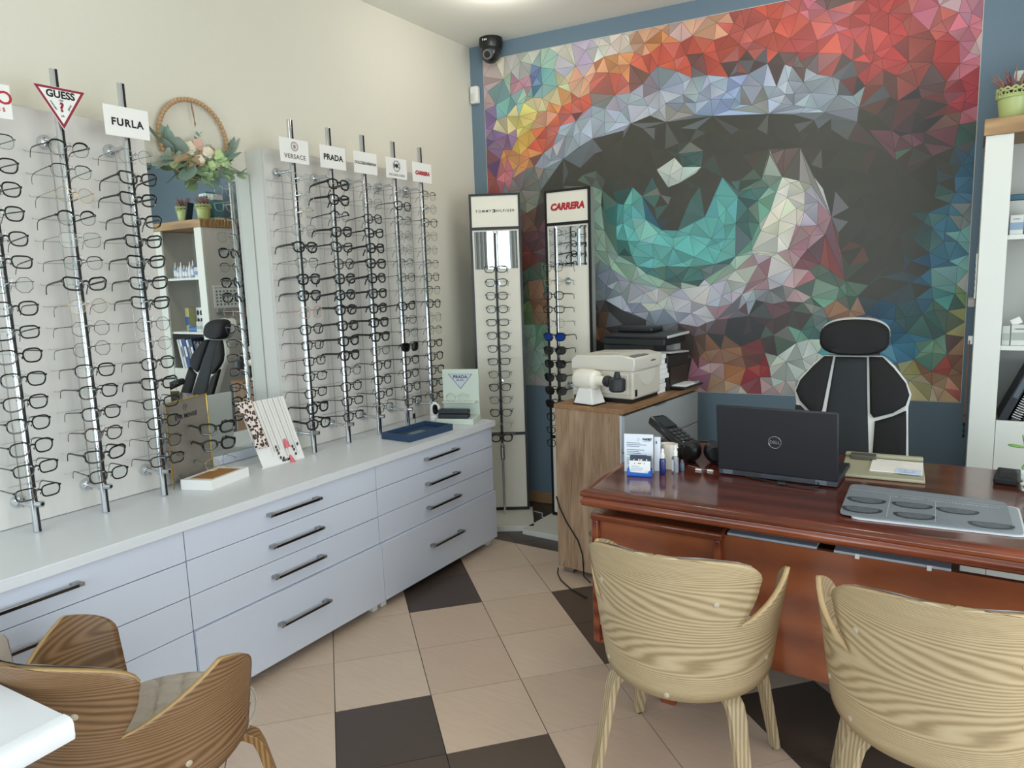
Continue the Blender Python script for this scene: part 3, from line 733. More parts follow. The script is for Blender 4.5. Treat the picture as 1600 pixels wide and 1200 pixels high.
    [32, 32, 32, 32, 32, 48, 48, 48, 48, 32, 32, 32, 32, 1, 1, 1, 1, 1, 1, 1, 1, 19, 19, 19, 19, 19, 19, 19, 19, 19, 19, 19, 19, 19, 19, 19, 19, 19, 19, 3, 3, 3, 2, 2, 2, 2, 12, 12, 12, 37, 37, 37, 48, 48, 48, 48, 48, 48, 48, 48, 48, 48, 48, 48, 1, 1, 19, 19, 19, 19, 19, 19, 44, 44, 45, 45, 45, 14, 14, 45],
    [32, 32, 32, 32, 32, 48, 48, 48, 48, 32, 32, 32, 32, 1, 1, 1, 1, 1, 1, 1, 1, 19, 19, 19, 19, 19, 19, 19, 19, 19, 19, 19, 19, 19, 19, 19, 19, 19, 19, 3, 3, 3, 2, 2, 2, 2, 12, 12, 12, 37, 37, 37, 48, 48, 48, 48, 48, 48, 22, 22, 22, 1, 1, 1, 1, 1, 1, 1, 1, 1, 1, 1, 1, 1, 10, 10, 10, 13, 13, 16],
    [32, 32, 32, 32, 32, 48, 48, 48, 48, 32, 32, 32, 32, 1, 1, 1, 1, 1, 1, 1, 1, 19, 19, 19, 19, 19, 19, 19, 1, 1, 1, 1, 1, 1, 1, 1, 3, 3, 3, 2, 2, 2, 13, 13, 13, 13, 1, 1, 1, 37, 37, 37, 2, 2, 2, 1, 1, 1, 22, 22, 22, 1, 1, 1, 1, 1, 1, 1, 1, 1, 1, 1, 1, 1, 10, 10, 10, 13, 13, 16],
    [1, 1, 1, 32, 48, 48, 48, 48, 48, 2, 2, 2, 2, 2, 2, 2, 2, 1, 1, 1, 1, 1, 1, 1, 1, 1, 1, 1, 1, 1, 1, 1, 1, 1, 1, 1, 3, 3, 3, 2, 2, 2, 13, 13, 13, 13, 1, 1, 1, 37, 37, 37, 2, 2, 2, 1, 1, 1, 22, 22, 22, 1, 1, 1, 1, 1, 1, 1, 1, 1, 1, 1, 1, 1, 1, 10, 10, 13, 13, 13]]
# outlines that the printed facets follow (metres along the wall, height)
MOUT = [
    [(0.50, 2.13), (0.67, 2.32), (0.87, 2.42), (1.12, 2.48), (1.34, 2.46), (1.61, 2.46), (1.92, 2.43), (2.21, 2.40), (2.37, 2.33), (2.56, 2.11), (2.63, 1.84), (2.52, 1.55), (2.34, 1.49), (2.26, 1.84), (2.09, 2.23), (1.93, 2.24), (1.89, 2.08), (1.76, 2.02), (1.67, 2.11), (1.57, 1.89), (1.41, 1.82), (1.31, 1.83), (1.19, 2.04), (1.13, 2.10), (1.03, 2.01), (0.93, 2.10), (0.86, 2.13), (0.66, 2.15)],
    [(0.36, 2.15), (0.46, 2.29), (0.53, 2.37), (0.63, 2.48), (0.76, 2.54), (0.87, 2.62), (1.02, 2.66), (1.12, 2.66), (1.20, 2.70), (1.30, 2.65), (1.44, 2.67), (1.49, 2.69), (1.58, 2.69), (1.70, 2.66), (1.81, 2.66), (1.91, 2.70), (1.96, 2.57), (2.00, 2.68), (2.04, 2.66), (2.10, 2.57), (2.24, 2.58), (2.27, 2.48), (2.18, 2.42), (2.05, 2.41), (1.92, 2.45), (1.83, 2.49), (1.71, 2.48), (1.61, 2.47), (1.51, 2.48), (1.41, 2.51), (1.34, 2.46), (1.24, 2.51), (1.12, 2.49), (0.95, 2.44), (0.87, 2.43), (0.78, 2.38), (0.67, 2.33), (0.53, 2.27), (0.50, 2.13)],
    [(0.85, 2.14), (0.92, 2.11), (0.94, 1.97), (0.94, 1.85), (1.03, 1.69), (1.15, 1.62), (1.21, 1.57), (1.33, 1.52), (1.43, 1.51), (1.57, 1.52), (1.72, 1.61), (1.75, 1.65), (1.84, 1.68), (1.85, 1.66), (1.75, 1.57), (1.61, 1.49), (1.43, 1.47), (1.29, 1.48), (1.11, 1.52), (0.98, 1.61), (0.88, 1.73), (0.84, 1.94)],
    [(0.85, 1.71), (0.98, 1.61), (1.11, 1.52), (1.29, 1.48), (1.43, 1.47), (1.61, 1.49), (1.75, 1.57), (1.85, 1.66), (1.98, 1.66), (2.07, 1.57), (1.93, 1.52), (1.79, 1.43), (1.64, 1.28), (1.49, 1.32), (1.41, 1.26), (1.32, 1.20), (1.21, 1.28), (1.06, 1.34), (0.94, 1.41), (0.85, 1.47)],
    [(0.93, 2.09), (1.04, 2.00), (1.02, 1.87), (1.02, 1.79), (1.12, 1.68), (1.15, 1.62), (1.03, 1.69), (0.94, 1.85), (0.92, 2.01)],
    [(1.76, 1.99), (1.87, 1.96), (1.88, 1.83), (1.84, 1.74), (1.75, 1.65), (1.75, 1.84)],
    [(1.15, 1.62), (1.25, 1.60), (1.34, 1.61), (1.48, 1.60), (1.63, 1.61), (1.75, 1.65), (1.72, 1.61), (1.57, 1.52), (1.43, 1.51), (1.33, 1.52), (1.21, 1.57)],
    [(1.13, 2.10), (1.07, 2.00), (1.02, 1.87), (1.02, 1.79), (1.12, 1.68), (1.15, 1.62), (1.25, 1.60), (1.34, 1.61), (1.48, 1.60), (1.63, 1.61), (1.75, 1.65), (1.75, 1.84), (1.76, 1.99), (1.67, 2.10), (1.63, 2.01), (1.57, 1.89), (1.43, 1.82), (1.31, 1.83), (1.21, 1.90), (1.19, 2.04)],
    [(1.12, 1.92), (1.21, 1.88), (1.29, 1.81), (1.25, 1.75), (1.17, 1.77), (1.14, 1.84)],
    [(2.00, 2.08), (2.09, 2.05), (2.12, 1.99), (2.12, 1.88), (2.08, 1.81), (2.04, 1.68), (1.95, 1.64), (1.85, 1.68), (1.89, 1.79), (1.94, 1.90), (1.97, 2.00)],
    [(2.12, 1.92), (2.19, 1.93), (2.19, 1.80), (2.10, 1.80), (2.12, 1.88)],
    [(1.88, 1.97), (1.97, 2.00), (1.94, 1.90), (1.89, 1.82)],
    [(2.19, 1.93), (2.26, 1.85), (2.23, 1.75), (2.14, 1.67), (2.04, 1.68), (2.08, 1.80), (2.19, 1.80)],
    [(1.93, 2.22), (2.00, 2.08), (1.93, 2.03), (1.90, 2.10)],
    [(2.01, 2.23), (2.01, 2.08), (1.93, 2.21)],
    [(2.09, 2.21), (2.09, 2.05), (2.01, 2.08)],
    [(1.44, 2.19), (1.55, 2.18), (1.56, 2.27), (1.41, 2.27)],
    [(1.28, 2.19), (1.39, 2.25), (1.44, 2.20), (1.54, 2.17), (1.42, 2.10), (1.35, 2.08)]]
# printed colours, indexed by the numbers in the grid above
PAL = ['D8D4C4', 'C4C6BC', 'CBA9A8', 'BE7C94', 'B2A2BC', '8A6A9C', '563866', '5880B0', '72B4B2', 'DACC60', 'D0C690', 'DCAA38', 'D88A44',
       'DAA27C', 'D0543A', 'BE3A36', 'C65E54', '403F34', '4A3E3A', '363636', '66504C', 'A6B6C6', '88949F', '96AED6', '7A8280', '92948A',
       '38625C', '26504A', '389A9A', '54B6B0', '84CCC2', '68A488', '98BCA6', 'A4767E', '6E4850', '96483F', '743636', 'AE2C3A', 'CA6C80',
       '2A6A88', '1F5474', '2E8EB6', '74985A', '4A6654', 'B4B064', '9C6C4C', '745244', 'B4B4C4', 'C2CEC4']
PALV = [hexc(v) for v in PAL]
MU0, MU1, MZ0, MZ1 = 0.104, 2.91, 0.838, 3.008
NU, NV = len(MG[0]), len(MG)
LUM = [0.2 * v[0] + 0.7 * v[1] + 0.1 * v[2] for v in PALV]


def mcol(u, z):
    i = min(NU - 1, max(0, int((u - MU0) / (MU1 - MU0) * NU)))
    j = min(NV - 1, max(0, int((MZ1 - z) / (MZ1 - MZ0) * NV)))
    return MG[j][i]


rm = random.Random(11)
pts = [(MU0, MZ0), (MU1, MZ0), (MU0, MZ1), (MU1, MZ1)]
for k in range(1, 34):
    pts.append((MU0 + (MU1 - MU0) * (k + rm.uniform(-.3, .3)) / 34, MZ0))
    pts.append((MU0 + (MU1 - MU0) * (k + rm.uniform(-.3, .3)) / 34, MZ1))
for k in range(1, 26):
    pts.append((MU0, MZ0 + (MZ1 - MZ0) * (k + rm.uniform(-.3, .3)) / 26))
    pts.append((MU1, MZ0 + (MZ1 - MZ0) * (k + rm.uniform(-.3, .3)) / 26))
medges = []
for poly in MOUT:
    ids = []
    for u, z in poly:
        u, z = min(MU1 - .01, max(MU0 + .01, u)), min(MZ1 - .01, max(MZ0 + .01, z))
        near = [k for k, (a, b) in enumerate(pts) if (u - a) ** 2 + (z - b) ** 2 < 0.022 ** 2]
        if near:
            ids.append(near[0])
        else:
            ids.append(len(pts))
            pts.append((u, z))
    for k in range(len(ids)):
        if ids[k] != ids[k - 1]:
            medges.append((ids[k - 1], ids[k]))
tries = 0
while tries < 5000:
    tries += 1
    u, z = rm.uniform(MU0 + .02, MU1 - .02), rm.uniform(MZ0 + .02, MZ1 - .02)
    dmin = rm.choice((0.045, 0.065, 0.08, 0.095))
    if all((u - a) ** 2 + (z - b) ** 2 > dmin * dmin for a, b in pts):
        pts.append((u, z))
res = geometry.delaunay_2d_cdt([Vector(p) for p in pts], medges, [], 0, 1e-5)
mv, mf, mc = [], [], []
for tri in res[2]:
    if len(tri) != 3:
        continue
    P3 = [Vector(res[0][k]) for k in tri]
    c = (P3[0] + P3[1] + P3[2]) / 3
    code = mcol(c.x + rm.uniform(-.01, .01), c.y + rm.uniform(-.01, .01))
    gy = LUM[code]
    an = rm.uniform(0, 2 * pi)
    nb = PALV[mcol(c.x + 0.11 * cos(an), c.y + 0.11 * sin(an))]        # facets borrow a little from their neighbours
    mixn = 0.22 if gy < 0.075 else 0.14
    col = tuple((0.86 * x + 0.14 * gy) * (1 - mixn) + mixn * y for x, y in zip(PALV[code][:3], nb[:3]))
    dark = LUM[code] < 0.075
    k0 = rm.uniform(0.93, 1.08) if dark else rm.uniform(0.70, 1.26)
    hue = [rm.uniform(0.96, 1.04) if dark else rm.uniform(0.93, 1.07) for _ in range(3)]
    g = rm.uniform(0.0, 0.05 if dark else 0.16)
    gd = rm.uniform(0, 2 * pi)
    lw = 0.0 if dark else 0.0011
    ins = []
    for a in range(3):
        p, q, r_ = P3[a], P3[a - 1], P3[(a + 1) % 3]
        d1, d2 = (q - p).normalized(), (r_ - p).normalized()
        bis = d1 + d2
        sn = abs(d1.x * d2.y - d1.y * d2.x)
        off = min(lw / max(sn, .05) * bis.length, 0.3 * (c - p).length)
        ins.append(p + bis.normalized() * off if bis.length > 1e-6 else p)
    n0 = len(mv)
    size = max((p - c).length for p in P3)
    cols = []
    for p in P3:
        w_ = 0.86 * k0 * (1 + g * ((p - c).x * cos(gd) + (p - c).y * sin(gd)) / size * 1.6)
        cols.append(tuple(min(1, max(0, col[t] * hue[t] * w_)) for t in range(3)) + (1,))
    mv += [tuple(p) for p in ins]
    mf.append((n0, n0 + 1, n0 + 2))
    mc += cols
    if lw:
        n1 = len(mv)
        mv += [tuple(p) for p in P3]
        lc = tuple(x * 0.34 for x in col[:3]) + (1,)
        for a in range(3):
            b = (a + 1) % 3
            mf.append((n1 + a, n1 + b, n0 + b, n0 + a))
            mc += [lc] * 4
me = bpy.data.meshes.new('mural')
me.from_pydata([(u, -0.002, z) for u, z in mv], [], mf)
ca = me.color_attributes.new('print', 'FLOAT_COLOR', 'CORNER')
ca.data.foreach_set('color', [x for c_ in mc for x in c_])
mm = bpy.data.materials.new('mural_print')
mm.use_nodes = True
at = mm.node_tree.nodes.new('ShaderNodeAttribute')
at.attribute_name = 'print'
mm.node_tree.links.new(at.outputs['Color'], mm.node_tree.nodes['Principled BSDF'].inputs['Base Color'])
mm.node_tree.nodes['Principled BSDF'].inputs['Roughness'].default_value = 0.5
mur = thing('wall_mural', 'large printed wall mural of a multicoloured faceted eye', 'mural', (-2.902, 4.105, 0), R(5.18))
link('print', me, mm, mur)
MB().box(MU0 - 0.003, MU1 + 0.003, -0.0015, 0.0, MZ0 - 0.003, MZ1 + 0.003).build('backing', mat('mural_edge', '#cfcac0', 0.6), mur)

# ---- dome camera under the wall band and white sensor in the corner
p = wb(0.21, 0.0, 3.075)
dc = thing('dome_camera', 'black dome security camera high in the corner above the mural', 'camera', tuple(p), R(5.18))
MB().lathe([(0.0, 0.035), (0.075, 0.035), (0.078, 0.0), (0.07, -0.03), (0.0, -0.03)], c=(0, -0.08, 0), n=28, cap=False).build('base', BLACK, dc)
MB().ball((0, -0.085, -0.045), 0.068, 24, 14, (1, 1, 1.1)).build('dome', mat('smoked_black', '#1a1a1c', 0.22, coat=0.3), dc)
MB().cyl((0.01, -0.125, -0.07), (0.016, -0.165, -0.085), 0.032, 0.03, 24).build('lens_ring', mat('grey_lens_ring', '#6e7072', 0.3), dc)
MB().cyl((0.016, -0.163, -0.084), (0.0165, -0.169, -0.086), 0.021, 0.02, 20).build('lens', BLACK_GLOSS, dc)
fine_print('maker_mark', 3, 0.02, PAPER, dc, (0.0, -0.1585, 0.012), (1, 0, 0), (0, 0.0, 1))

ms = thing('motion_sensor', 'small white motion sensor fixed beside the wall corner', 'sensor', tuple(wb(0.012, 0.0, 2.80)), R(5.18))
MB().box(0.0, 0.06, -0.04, 0.0, -0.058, 0.052).build('housing', WHITE_PL, ms, bevel=0.008)
MB().grid(lambda a, b: (0.008 + 0.044 * a, -0.0405 - 0.006 * sin(pi * a), -0.045 + 0.05 * b), 8, 2).build('sensor_window', mat('sensor_window', '#d8d8d2', 0.3), ms)

# ---- pale curtains at the shop window behind the camera (seen in the stand mirror)
CUR = mat('pale_grey_curtain', '#a9abac', 0.8)
for x0, lab in ((-0.22, 'pale grey curtain at the shop window, reflected left in the stand mirror'), (0.42, 'pale grey curtain at the shop window, reflected right in the stand mirror')):
    t = thing('curtain', lab, 'curtain', (x0, -1.25, 0.2))
    MB().grid(lambda a, b: (0.26 * a, 0.03 * sin(a * 26), 2.55 * b), 40, 1).build('fabric', CUR, t, solid=0.003)
    MB().cyl((-0.05, 0, 2.56), (0.31, 0, 2.56), 0.012, n=10).build('rod', STEEL, t)

# ================================================================= drawer units and worktop
XF = -2.302          # drawer fronts
units = [(0.41, 1.383, 'white drawer unit nearest the camera, partly behind the walnut chair'),
         (1.383, 2.357, 'white drawer unit in the middle of the row, under the mirror'),
         (2.357, 3.330, 'white drawer unit at the far end, beside the tall display stands')]
GAP = mat('grey_plinth_board', '#a8aab0', 0.5)  # even grey for the recessed plinths
for y0, y1, lab in units:
    t = thing('drawer_unit', lab, 'cabinet', (-2.55, (y0 + y1) / 2, 0), group='white drawer units')
    MB().box(-2.76, XF - 0.020, y0 + 0.001, y1 - 0.001, 0.055, 0.716).build('body', WHITE_LAM, t, world=True)
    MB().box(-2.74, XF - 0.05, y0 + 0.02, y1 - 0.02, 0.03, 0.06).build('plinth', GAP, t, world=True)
    for yy in (y0 + 0.03, y1 - 0.03):
        for xx in (XF - 0.045, -2.72):
            MB().box(xx - 0.018, xx + 0.018, yy - 0.018, yy + 0.018, 0, 0.055).build('foot', WHITE_PL, t, world=True, bevel=0.003)
    for k, (za, zb) in enumerate(((0.600, 0.712), (0.467, 0.597), (0.335, 0.464), (0.048, 0.332))):
        ex = 0.013 if (k == 3 and y0 > 1) else 0.0
        d = MB().box(XF - 0.02 + ex, XF + ex, y0 + 0.0016, y1 - 0.0016, za, zb).build('drawer', WHITE_LAM, t, world=True, bevel=0.0012)
        zc = (0.664, 0.533, 0.405, 0.205)[k]
        yc = (y0 + y1) / 2 - 0.005
        h = MB()
        for s in (-1, 1):
            h.box(XF + ex, XF + ex + 0.03, yc + s * 0.118 - 0.013, yc + s * 0.118 + 0.013, zc - 0.006, zc + 0.006)
        h.box(XF + ex + 0.024, XF + ex + 0.034, yc - 0.135, yc + 0.135, zc - 0.006, zc + 0.006)
        hd = h.build('handle', STEEL, d, world=True, bevel=0.001)
        MB().box(XF + ex + 0.0335, XF + ex + 0.0352, yc - 0.118, yc + 0.118, zc - 0.0045, zc + 0.0045).build('handle_inlay', DARK_STEEL, d, world=True)

wt = tag(MB().box(-2.9, -2.285, 0.3, 3.345, 0.716, 0.752).build('worktop', WORKTOP, bevel=0.002), 'long pale grey worktop over the white drawer units', 'worktop')

# ================================================================= wall panels and mirror
for y0, y1, lab in ((0.45, 1.675, 'pale grey display panel on the wall left of the mirror'), (2.243, 3.36, 'pale grey display panel on the wall right of the mirror')):
    t = thing('eyewear_display_wall', lab, 'wall panel', (-2.85, (y0 + y1) / 2, 0.752))
    MB().box(-2.793, -2.775, y0, y1, 0.754, 2.2).build('face_board', PANEL_GREY, t, world=True, bevel=0.001)
    MB().box(-2.9, -2.7935, y0 + 0.0, y0 + 0.02, 0.754, 2.199).box(-2.9, -2.7935, y1 - 0.02, y1, 0.754, 2.199).box(-2.9, -2.7935, y0 + 0.02, y1 - 0.02, 2.18, 2.199).build('return_frame', mat('white_return_board', '#dcdbd4', 0.4), t, world=True)
mi = thing('wall_mirror', 'tall frameless mirror between the two display panels', 'mirror', (-2.89, 1.96, 0.79))
MB().box(-2.9, -2.884, 1.70, 2.238, 0.80, 2.085).build('glass', MIRROR, mi, world=True)
MB().box(-2.9, -2.868, 1.70, 2.238, 0.754, 0.798).build('ledge', WHITE_LAM, mi, world=True, bevel=0.002)

# ================================================================= eyeglasses kit
FR = {
    'black': mat('black_acetate', '#0e0d0e', 0.22, coat=0.3), 'tort': mat('tortoise_acetate', '#3a2418', 0.25, noise=0.6, nscale=120, coat=0.3),
    'silver': mat('silver_wire', '#8c8a86', 0.3, 0.9), 'gold': mat('rose_gold_wire', '#c0a070', 0.3, 0.9), 'gun': mat('gunmetal_wire', '#3a3836', 0.35, 0.8),
    'pink': mat('pink_acetate', '#d8b0a4', 0.25, trans=0.35), 'grey': mat('grey_translucent_acetate', '#7a766e', 0.2, trans=0.3),
    'clear': mat('clear_acetate', '#d4d6d2', 0.15, trans=0.5), 'tip': mat('black_temple_tip', '#121213', 0.4),
    'red': mat('dark_red_temple', '#6a1c24', 0.35)}
LENSM = {'clear': LENS, 'dark': mat('dark_sun_lens', '#0b0c0e', 0.06, coat=0.6), 'blue': mat('blue_mirror_lens', '#1c48a0', 0.08, 0.75)}


def outline(shape):
    """lens outline for the +Y side lens: a = outward, b = up"""
    if shape == 'rect':
        return superellipse(0.054, 0.036, 3.6, 28, lambda a, b: (a * (1 - 0.10 * (-b / 0.018 if b < 0 else 0)), b))
    if shape == 'soft':
        return superellipse(0.052, 0.041, 2.9, 28, lambda a, b: (a * (1 - 0.12 * (-b / 0.02 if b < 0 else 0)), b))
    if shape == 'panto':
        return superellipse(0.050, 0.044, 2.3, 28, lambda a, b: (a, b + 0.002 * a / 0.025))
    if shape == 'cat':
        return superellipse(0.055, 0.039, 2.7, 28, lambda a, b: (a + 0.004 * max(0, b) / 0.02, b + (0.0055 * max(0, a) / 0.027 if b > 0 else 0.002 * a / 0.027)))
    if shape == 'round':
        return superellipse(0.049, 0.046, 2.0, 28)
    if shape == 'square':
        return superellipse(0.053, 0.046, 3.4, 28, lambda a, b: (a * (1 - 0.08 * (-b / 0.02 if b < 0 else 0)), b))
    if shape == 'hex':
        return [(0.027 * cos(t), 0.0245 * sin(t)) for t in [2 * pi * k / 8 + pi / 8 for k in range(8)]]
    if shape == 'sun':
        return superellipse(0.058, 0.042, 3.2, 28, lambda a, b: (a * (1 - 0.1 * (-b / 0.02 if b < 0 else 0)), b + 0.002 * a / 0.03))


KINDS = 1.09
KIND = {  # shape, frame, rim radius, temple height, lens, words
    'K': ('soft', 'black', .0022, .0045, 'clear', 'black round-cornered eyeglasses'),
    'R': ('rect', 'black', .0022, .0045, 'clear', 'black rectangular eyeglasses'),
    'T': ('soft', 'black', .0034, .0105, 'clear', 'thick black eyeglasses'),
    'C': ('cat', 'black', .0027, .007, 'clear', 'black cat-eye eyeglasses'),
    'B': ('panto', 'gun', .0010, .005, 'clear', 'black browline eyeglasses'),
    'H': ('soft', 'gun', .0008, .0022, 'clear', 'dark half-rim eyeglasses'),
    'W': ('round', 'silver', .0008, .0018, 'clear', 'thin silver round eyeglasses'),
    'G': ('round', 'gold', .0008, .0018, 'clear', 'thin gold round eyeglasses'),
    'S': ('square', 'silver', .0008, .0018, 'clear', 'thin silver square eyeglasses'),
    'X': ('hex', 'gun', .0008, .0018, 'clear', 'thin dark eight-sided eyeglasses'),
    'P': ('square', 'pink', .0018, .004, 'clear', 'pale pink eyeglasses'),
    'N': ('panto', 'tort', .0020, .005, 'clear', 'dark brown tortoise eyeglasses'),
    'Y': ('soft', 'grey', .0020, .004, 'clear', 'grey translucent eyeglasses'),
    'L': ('soft', 'clear', .0012, .002, 'clear', 'clear-framed eyeglasses'),
    'Q': ('cat', 'black', .0038, .009, 'clear', 'bold black cat-eye eyeglasses'),
    'M': ('soft', 'black', .0013, .003, 'clear', 'slim black eyeglasses'),
    'D': ('sun', 'black', .0024, .006, 'dark', 'dark black sunglasses'),
    'U': ('sun', 'black', .0024, .006, 'blue', 'blue-lensed black sunglasses'),
    'E': ('rect', 'black', .0019, .0045, 'clear', 'black red-templed eyeglasses'),
}
GCACHE = {}


def glasses_parts(code):
    if code in GCACHE:
        return GCACHE[code]
    shape, fr, rr, th, lens, _ = KIND[code]
    rr *= 1.22
    th *= 1.1
    ol = [(a * KINDS, b * KINDS) for a, b in outline(shape)]
    wmax = max(a for a, b in ol)
    half = 0.0092 + 0.5 * (max(a for a, b in ol) - min(a for a, b in ol))
    curve = lambda y: -1.3 * y * y
    parts = []
    front = MB()
    top = MB()
    for s in (-1, 1):
        pts3 = []
        for a, b in ol:
            y = s * (half + a)
            pts3.append((curve(y), y, b))
        if code in 'BH':
            front.tube(pts3, rr * 0.75, 5, closed=True)
            upper = sorted([p for p in pts3 if p[2] > 0.006], key=lambda p: p[1])
            top.tube(upper, 0.0028 if code == 'B' else 0.0016, 6, flat=(0.8, 1.3))
        else:
            front.tube(pts3, rr, 6, closed=True, flat=(1, 1))
        lm = MB()
        lm.add([(curve(s * half) - 0.0006 + (p[0] - curve(s * half)), p[1], p[2]) for p in pts3], [tuple(range(len(pts3)))])
        parts.append(('lens', lm.mesh('lens', 0), LENSM[lens]))
        # end piece and temple
        ye = s * (half + wmax + 0.002)
        zt = 0.011
        xe = curve(ye)
        front.box(xe - 0.005, xe + 0.0015, min(ye - s * 0.004, ye + s * 0.003), max(ye - s * 0.004, ye + s * 0.003), zt - th * 0.7, zt + th * 0.7)
        tp = MB()
        L = 0.100
        path = [(xe - 0.004, ye + s * 0.001, zt), (xe - 0.045, ye + s * 0.0015, zt - 0.001), (xe - L, ye - s * 0.001, zt - 0.003)]
        tp.tube(path, th * 0.5, 6, flat=(0.42 if th > .0025 else 0.9, 1), up=(0, 0, 1))
        tm = FR['red'] if code == 'E' else (FR[fr] if code != 'B' else FR['black'])
        parts.append(('temple', tp.mesh('temple'), tm))
        tt = MB()
        path = [(xe - L + 0.004, ye - s * 0.001, zt - 0.003), (xe - L - 0.018, ye - s * 0.002, zt - 0.005),
                (xe - L - 0.030, ye - s * 0.003, zt - 0.012), (xe - L - 0.037, ye - s * 0.004, zt - 0.026), (xe - L - 0.040, ye - s * 0.005, zt - 0.036)]
        tt.tube(path, max(0.0016, th * 0.42), 6, flat=(0.55, 1), up=(0, 0.2, 1))
        tipm = FR[fr] if fr in ('pink', 'clear', 'grey', 'tort') else FR['tip']
        parts.append(('temple_tip', tt.mesh('temple_tip'), tipm))
        # nose pad
        np_ = MB().ball((curve(0) - 0.006, s * 0.0075, -0.006), 0.0045, 8, 6, (0.5, 0.4, 1.0))
        parts.append(('nose_pad', np_.mesh('nose_pad'), LENS if fr not in ('black', 'tort') else FR['tip']))
    yb = half + min(a for a, b in ol)
    zb = 0.008
    front.tube([(0, -yb - 0.001, zb - 0.003), (0.0008, -yb * 0.5, zb + 0.001), (0.001, 0, zb + 0.002), (0.0008, yb * 0.5, zb + 0.001), (0, yb + 0.001, zb - 0.003)], rr * 1.1, 6)
    parts.insert(0, ('front_frame', front.mesh('front_frame'), FR[fr]))
    if top.v:
        parts.insert(1, ('brow_bar', top.mesh('brow_bar'), FR['black']))
    for nm, me_, m_ in parts:
        me_.materials.append(m_)
    GCACHE[code] = parts
    return parts


def glasses(code, loc, rotz, label, group, tilt=0.0, roll=0.0):
    t = thing('sunglasses' if code in 'DU' else 'eyeglasses', label, 'sunglasses' if code in 'DU' else 'eyeglasses', loc, rotz, group)
    t.rotation_euler = (roll, tilt, rotz)
    temples = []
    for nm, me_, m_ in glasses_parts(code):
        par = t
        if nm == 'temple_tip':
            par = temples[-1]
        ob = bpy.data.objects.new(nm, me_)
        COL.objects.link(ob)
        ob.parent = par
        if nm == 'temple':
            temples.append(ob)
    return t


# ================================================================= display posts on the wall
PX = -2.655
ROWS = 16
PZ = [2.052 - 0.0762 * k for k in range(ROWS)]
SLOT = mat('black_slot', '#0d0d0f', 0.5)
POST = [
    (1.070, 'the leftmost post', 'HKKKKRXKRKKKKKRR'),
    (1.302, 'the post under the triangular sign', 'BHGBSHCGXXKKKNCK'),
    (1.531, 'the post just left of the mirror', 'WCCCCCCCXWKCRKMR'),
    (2.305, 'the first post right of the mirror', 'LLGSTHTTPKEEERTT'),
    (2.536, 'the second post right of the mirror', 'TTBTCNTTTTTTMKRR'),
    (2.766, 'the third post right of the mirror', 'WSKCTTTTTTTYKKRM'),
    (2.997, 'the fourth post right of the mirror', 'SKHWWHMSCMHDKRKR'),
    (3.221, 'the fifth post right of the mirror', 'HWMSWHMHKSHRKKRR'),
]
PLAB = ['chrome display post at the far left edge of the picture', 'chrome display post carrying the triangular red-edged sign',
        'chrome display post just left of the mirror', 'first chrome display post to the right of the mirror', 'second chrome display post to the right of the mirror',
        'third chrome display post to the right of the mirror', 'fourth chrome display post to the right of the mirror', 'fifth chrome display post, farthest to the right of the mirror']
peg_me = MB().cyl((0.014, 0, 0), (0.052, 0, 0.004), 0.0022, n=6).cyl((0.048, -0.006, 0.004), (0.048, 0.006, 0.004), 0.002, n=6).mesh('peg')
peg_me.materials.append(CHROME)
clip_me = MB().tube([(0.016, 0.006, -0.012), (0.03, 0.012, -0.010), (0.032, 0.013, 0.012), (0.018, 0.008, 0.014)], 0.0016, 5).mesh('clip')
clip_me.materials.append(thin_glass('clear_clip', '#f4f6f6', 0.75, 0.1))
bar_me = MB().tube([(-0.088, -0.082, 0.004), (-0.092, -0.077, 0.0005), (-0.09, -0.07, 0), (-0.09, 0.07, 0), (-0.092, 0.077, 0.0005), (-0.088, 0.082, 0.004)], 0.0011, 5).mesh('temple_bar')
bar_me.materials.append(STEEL)
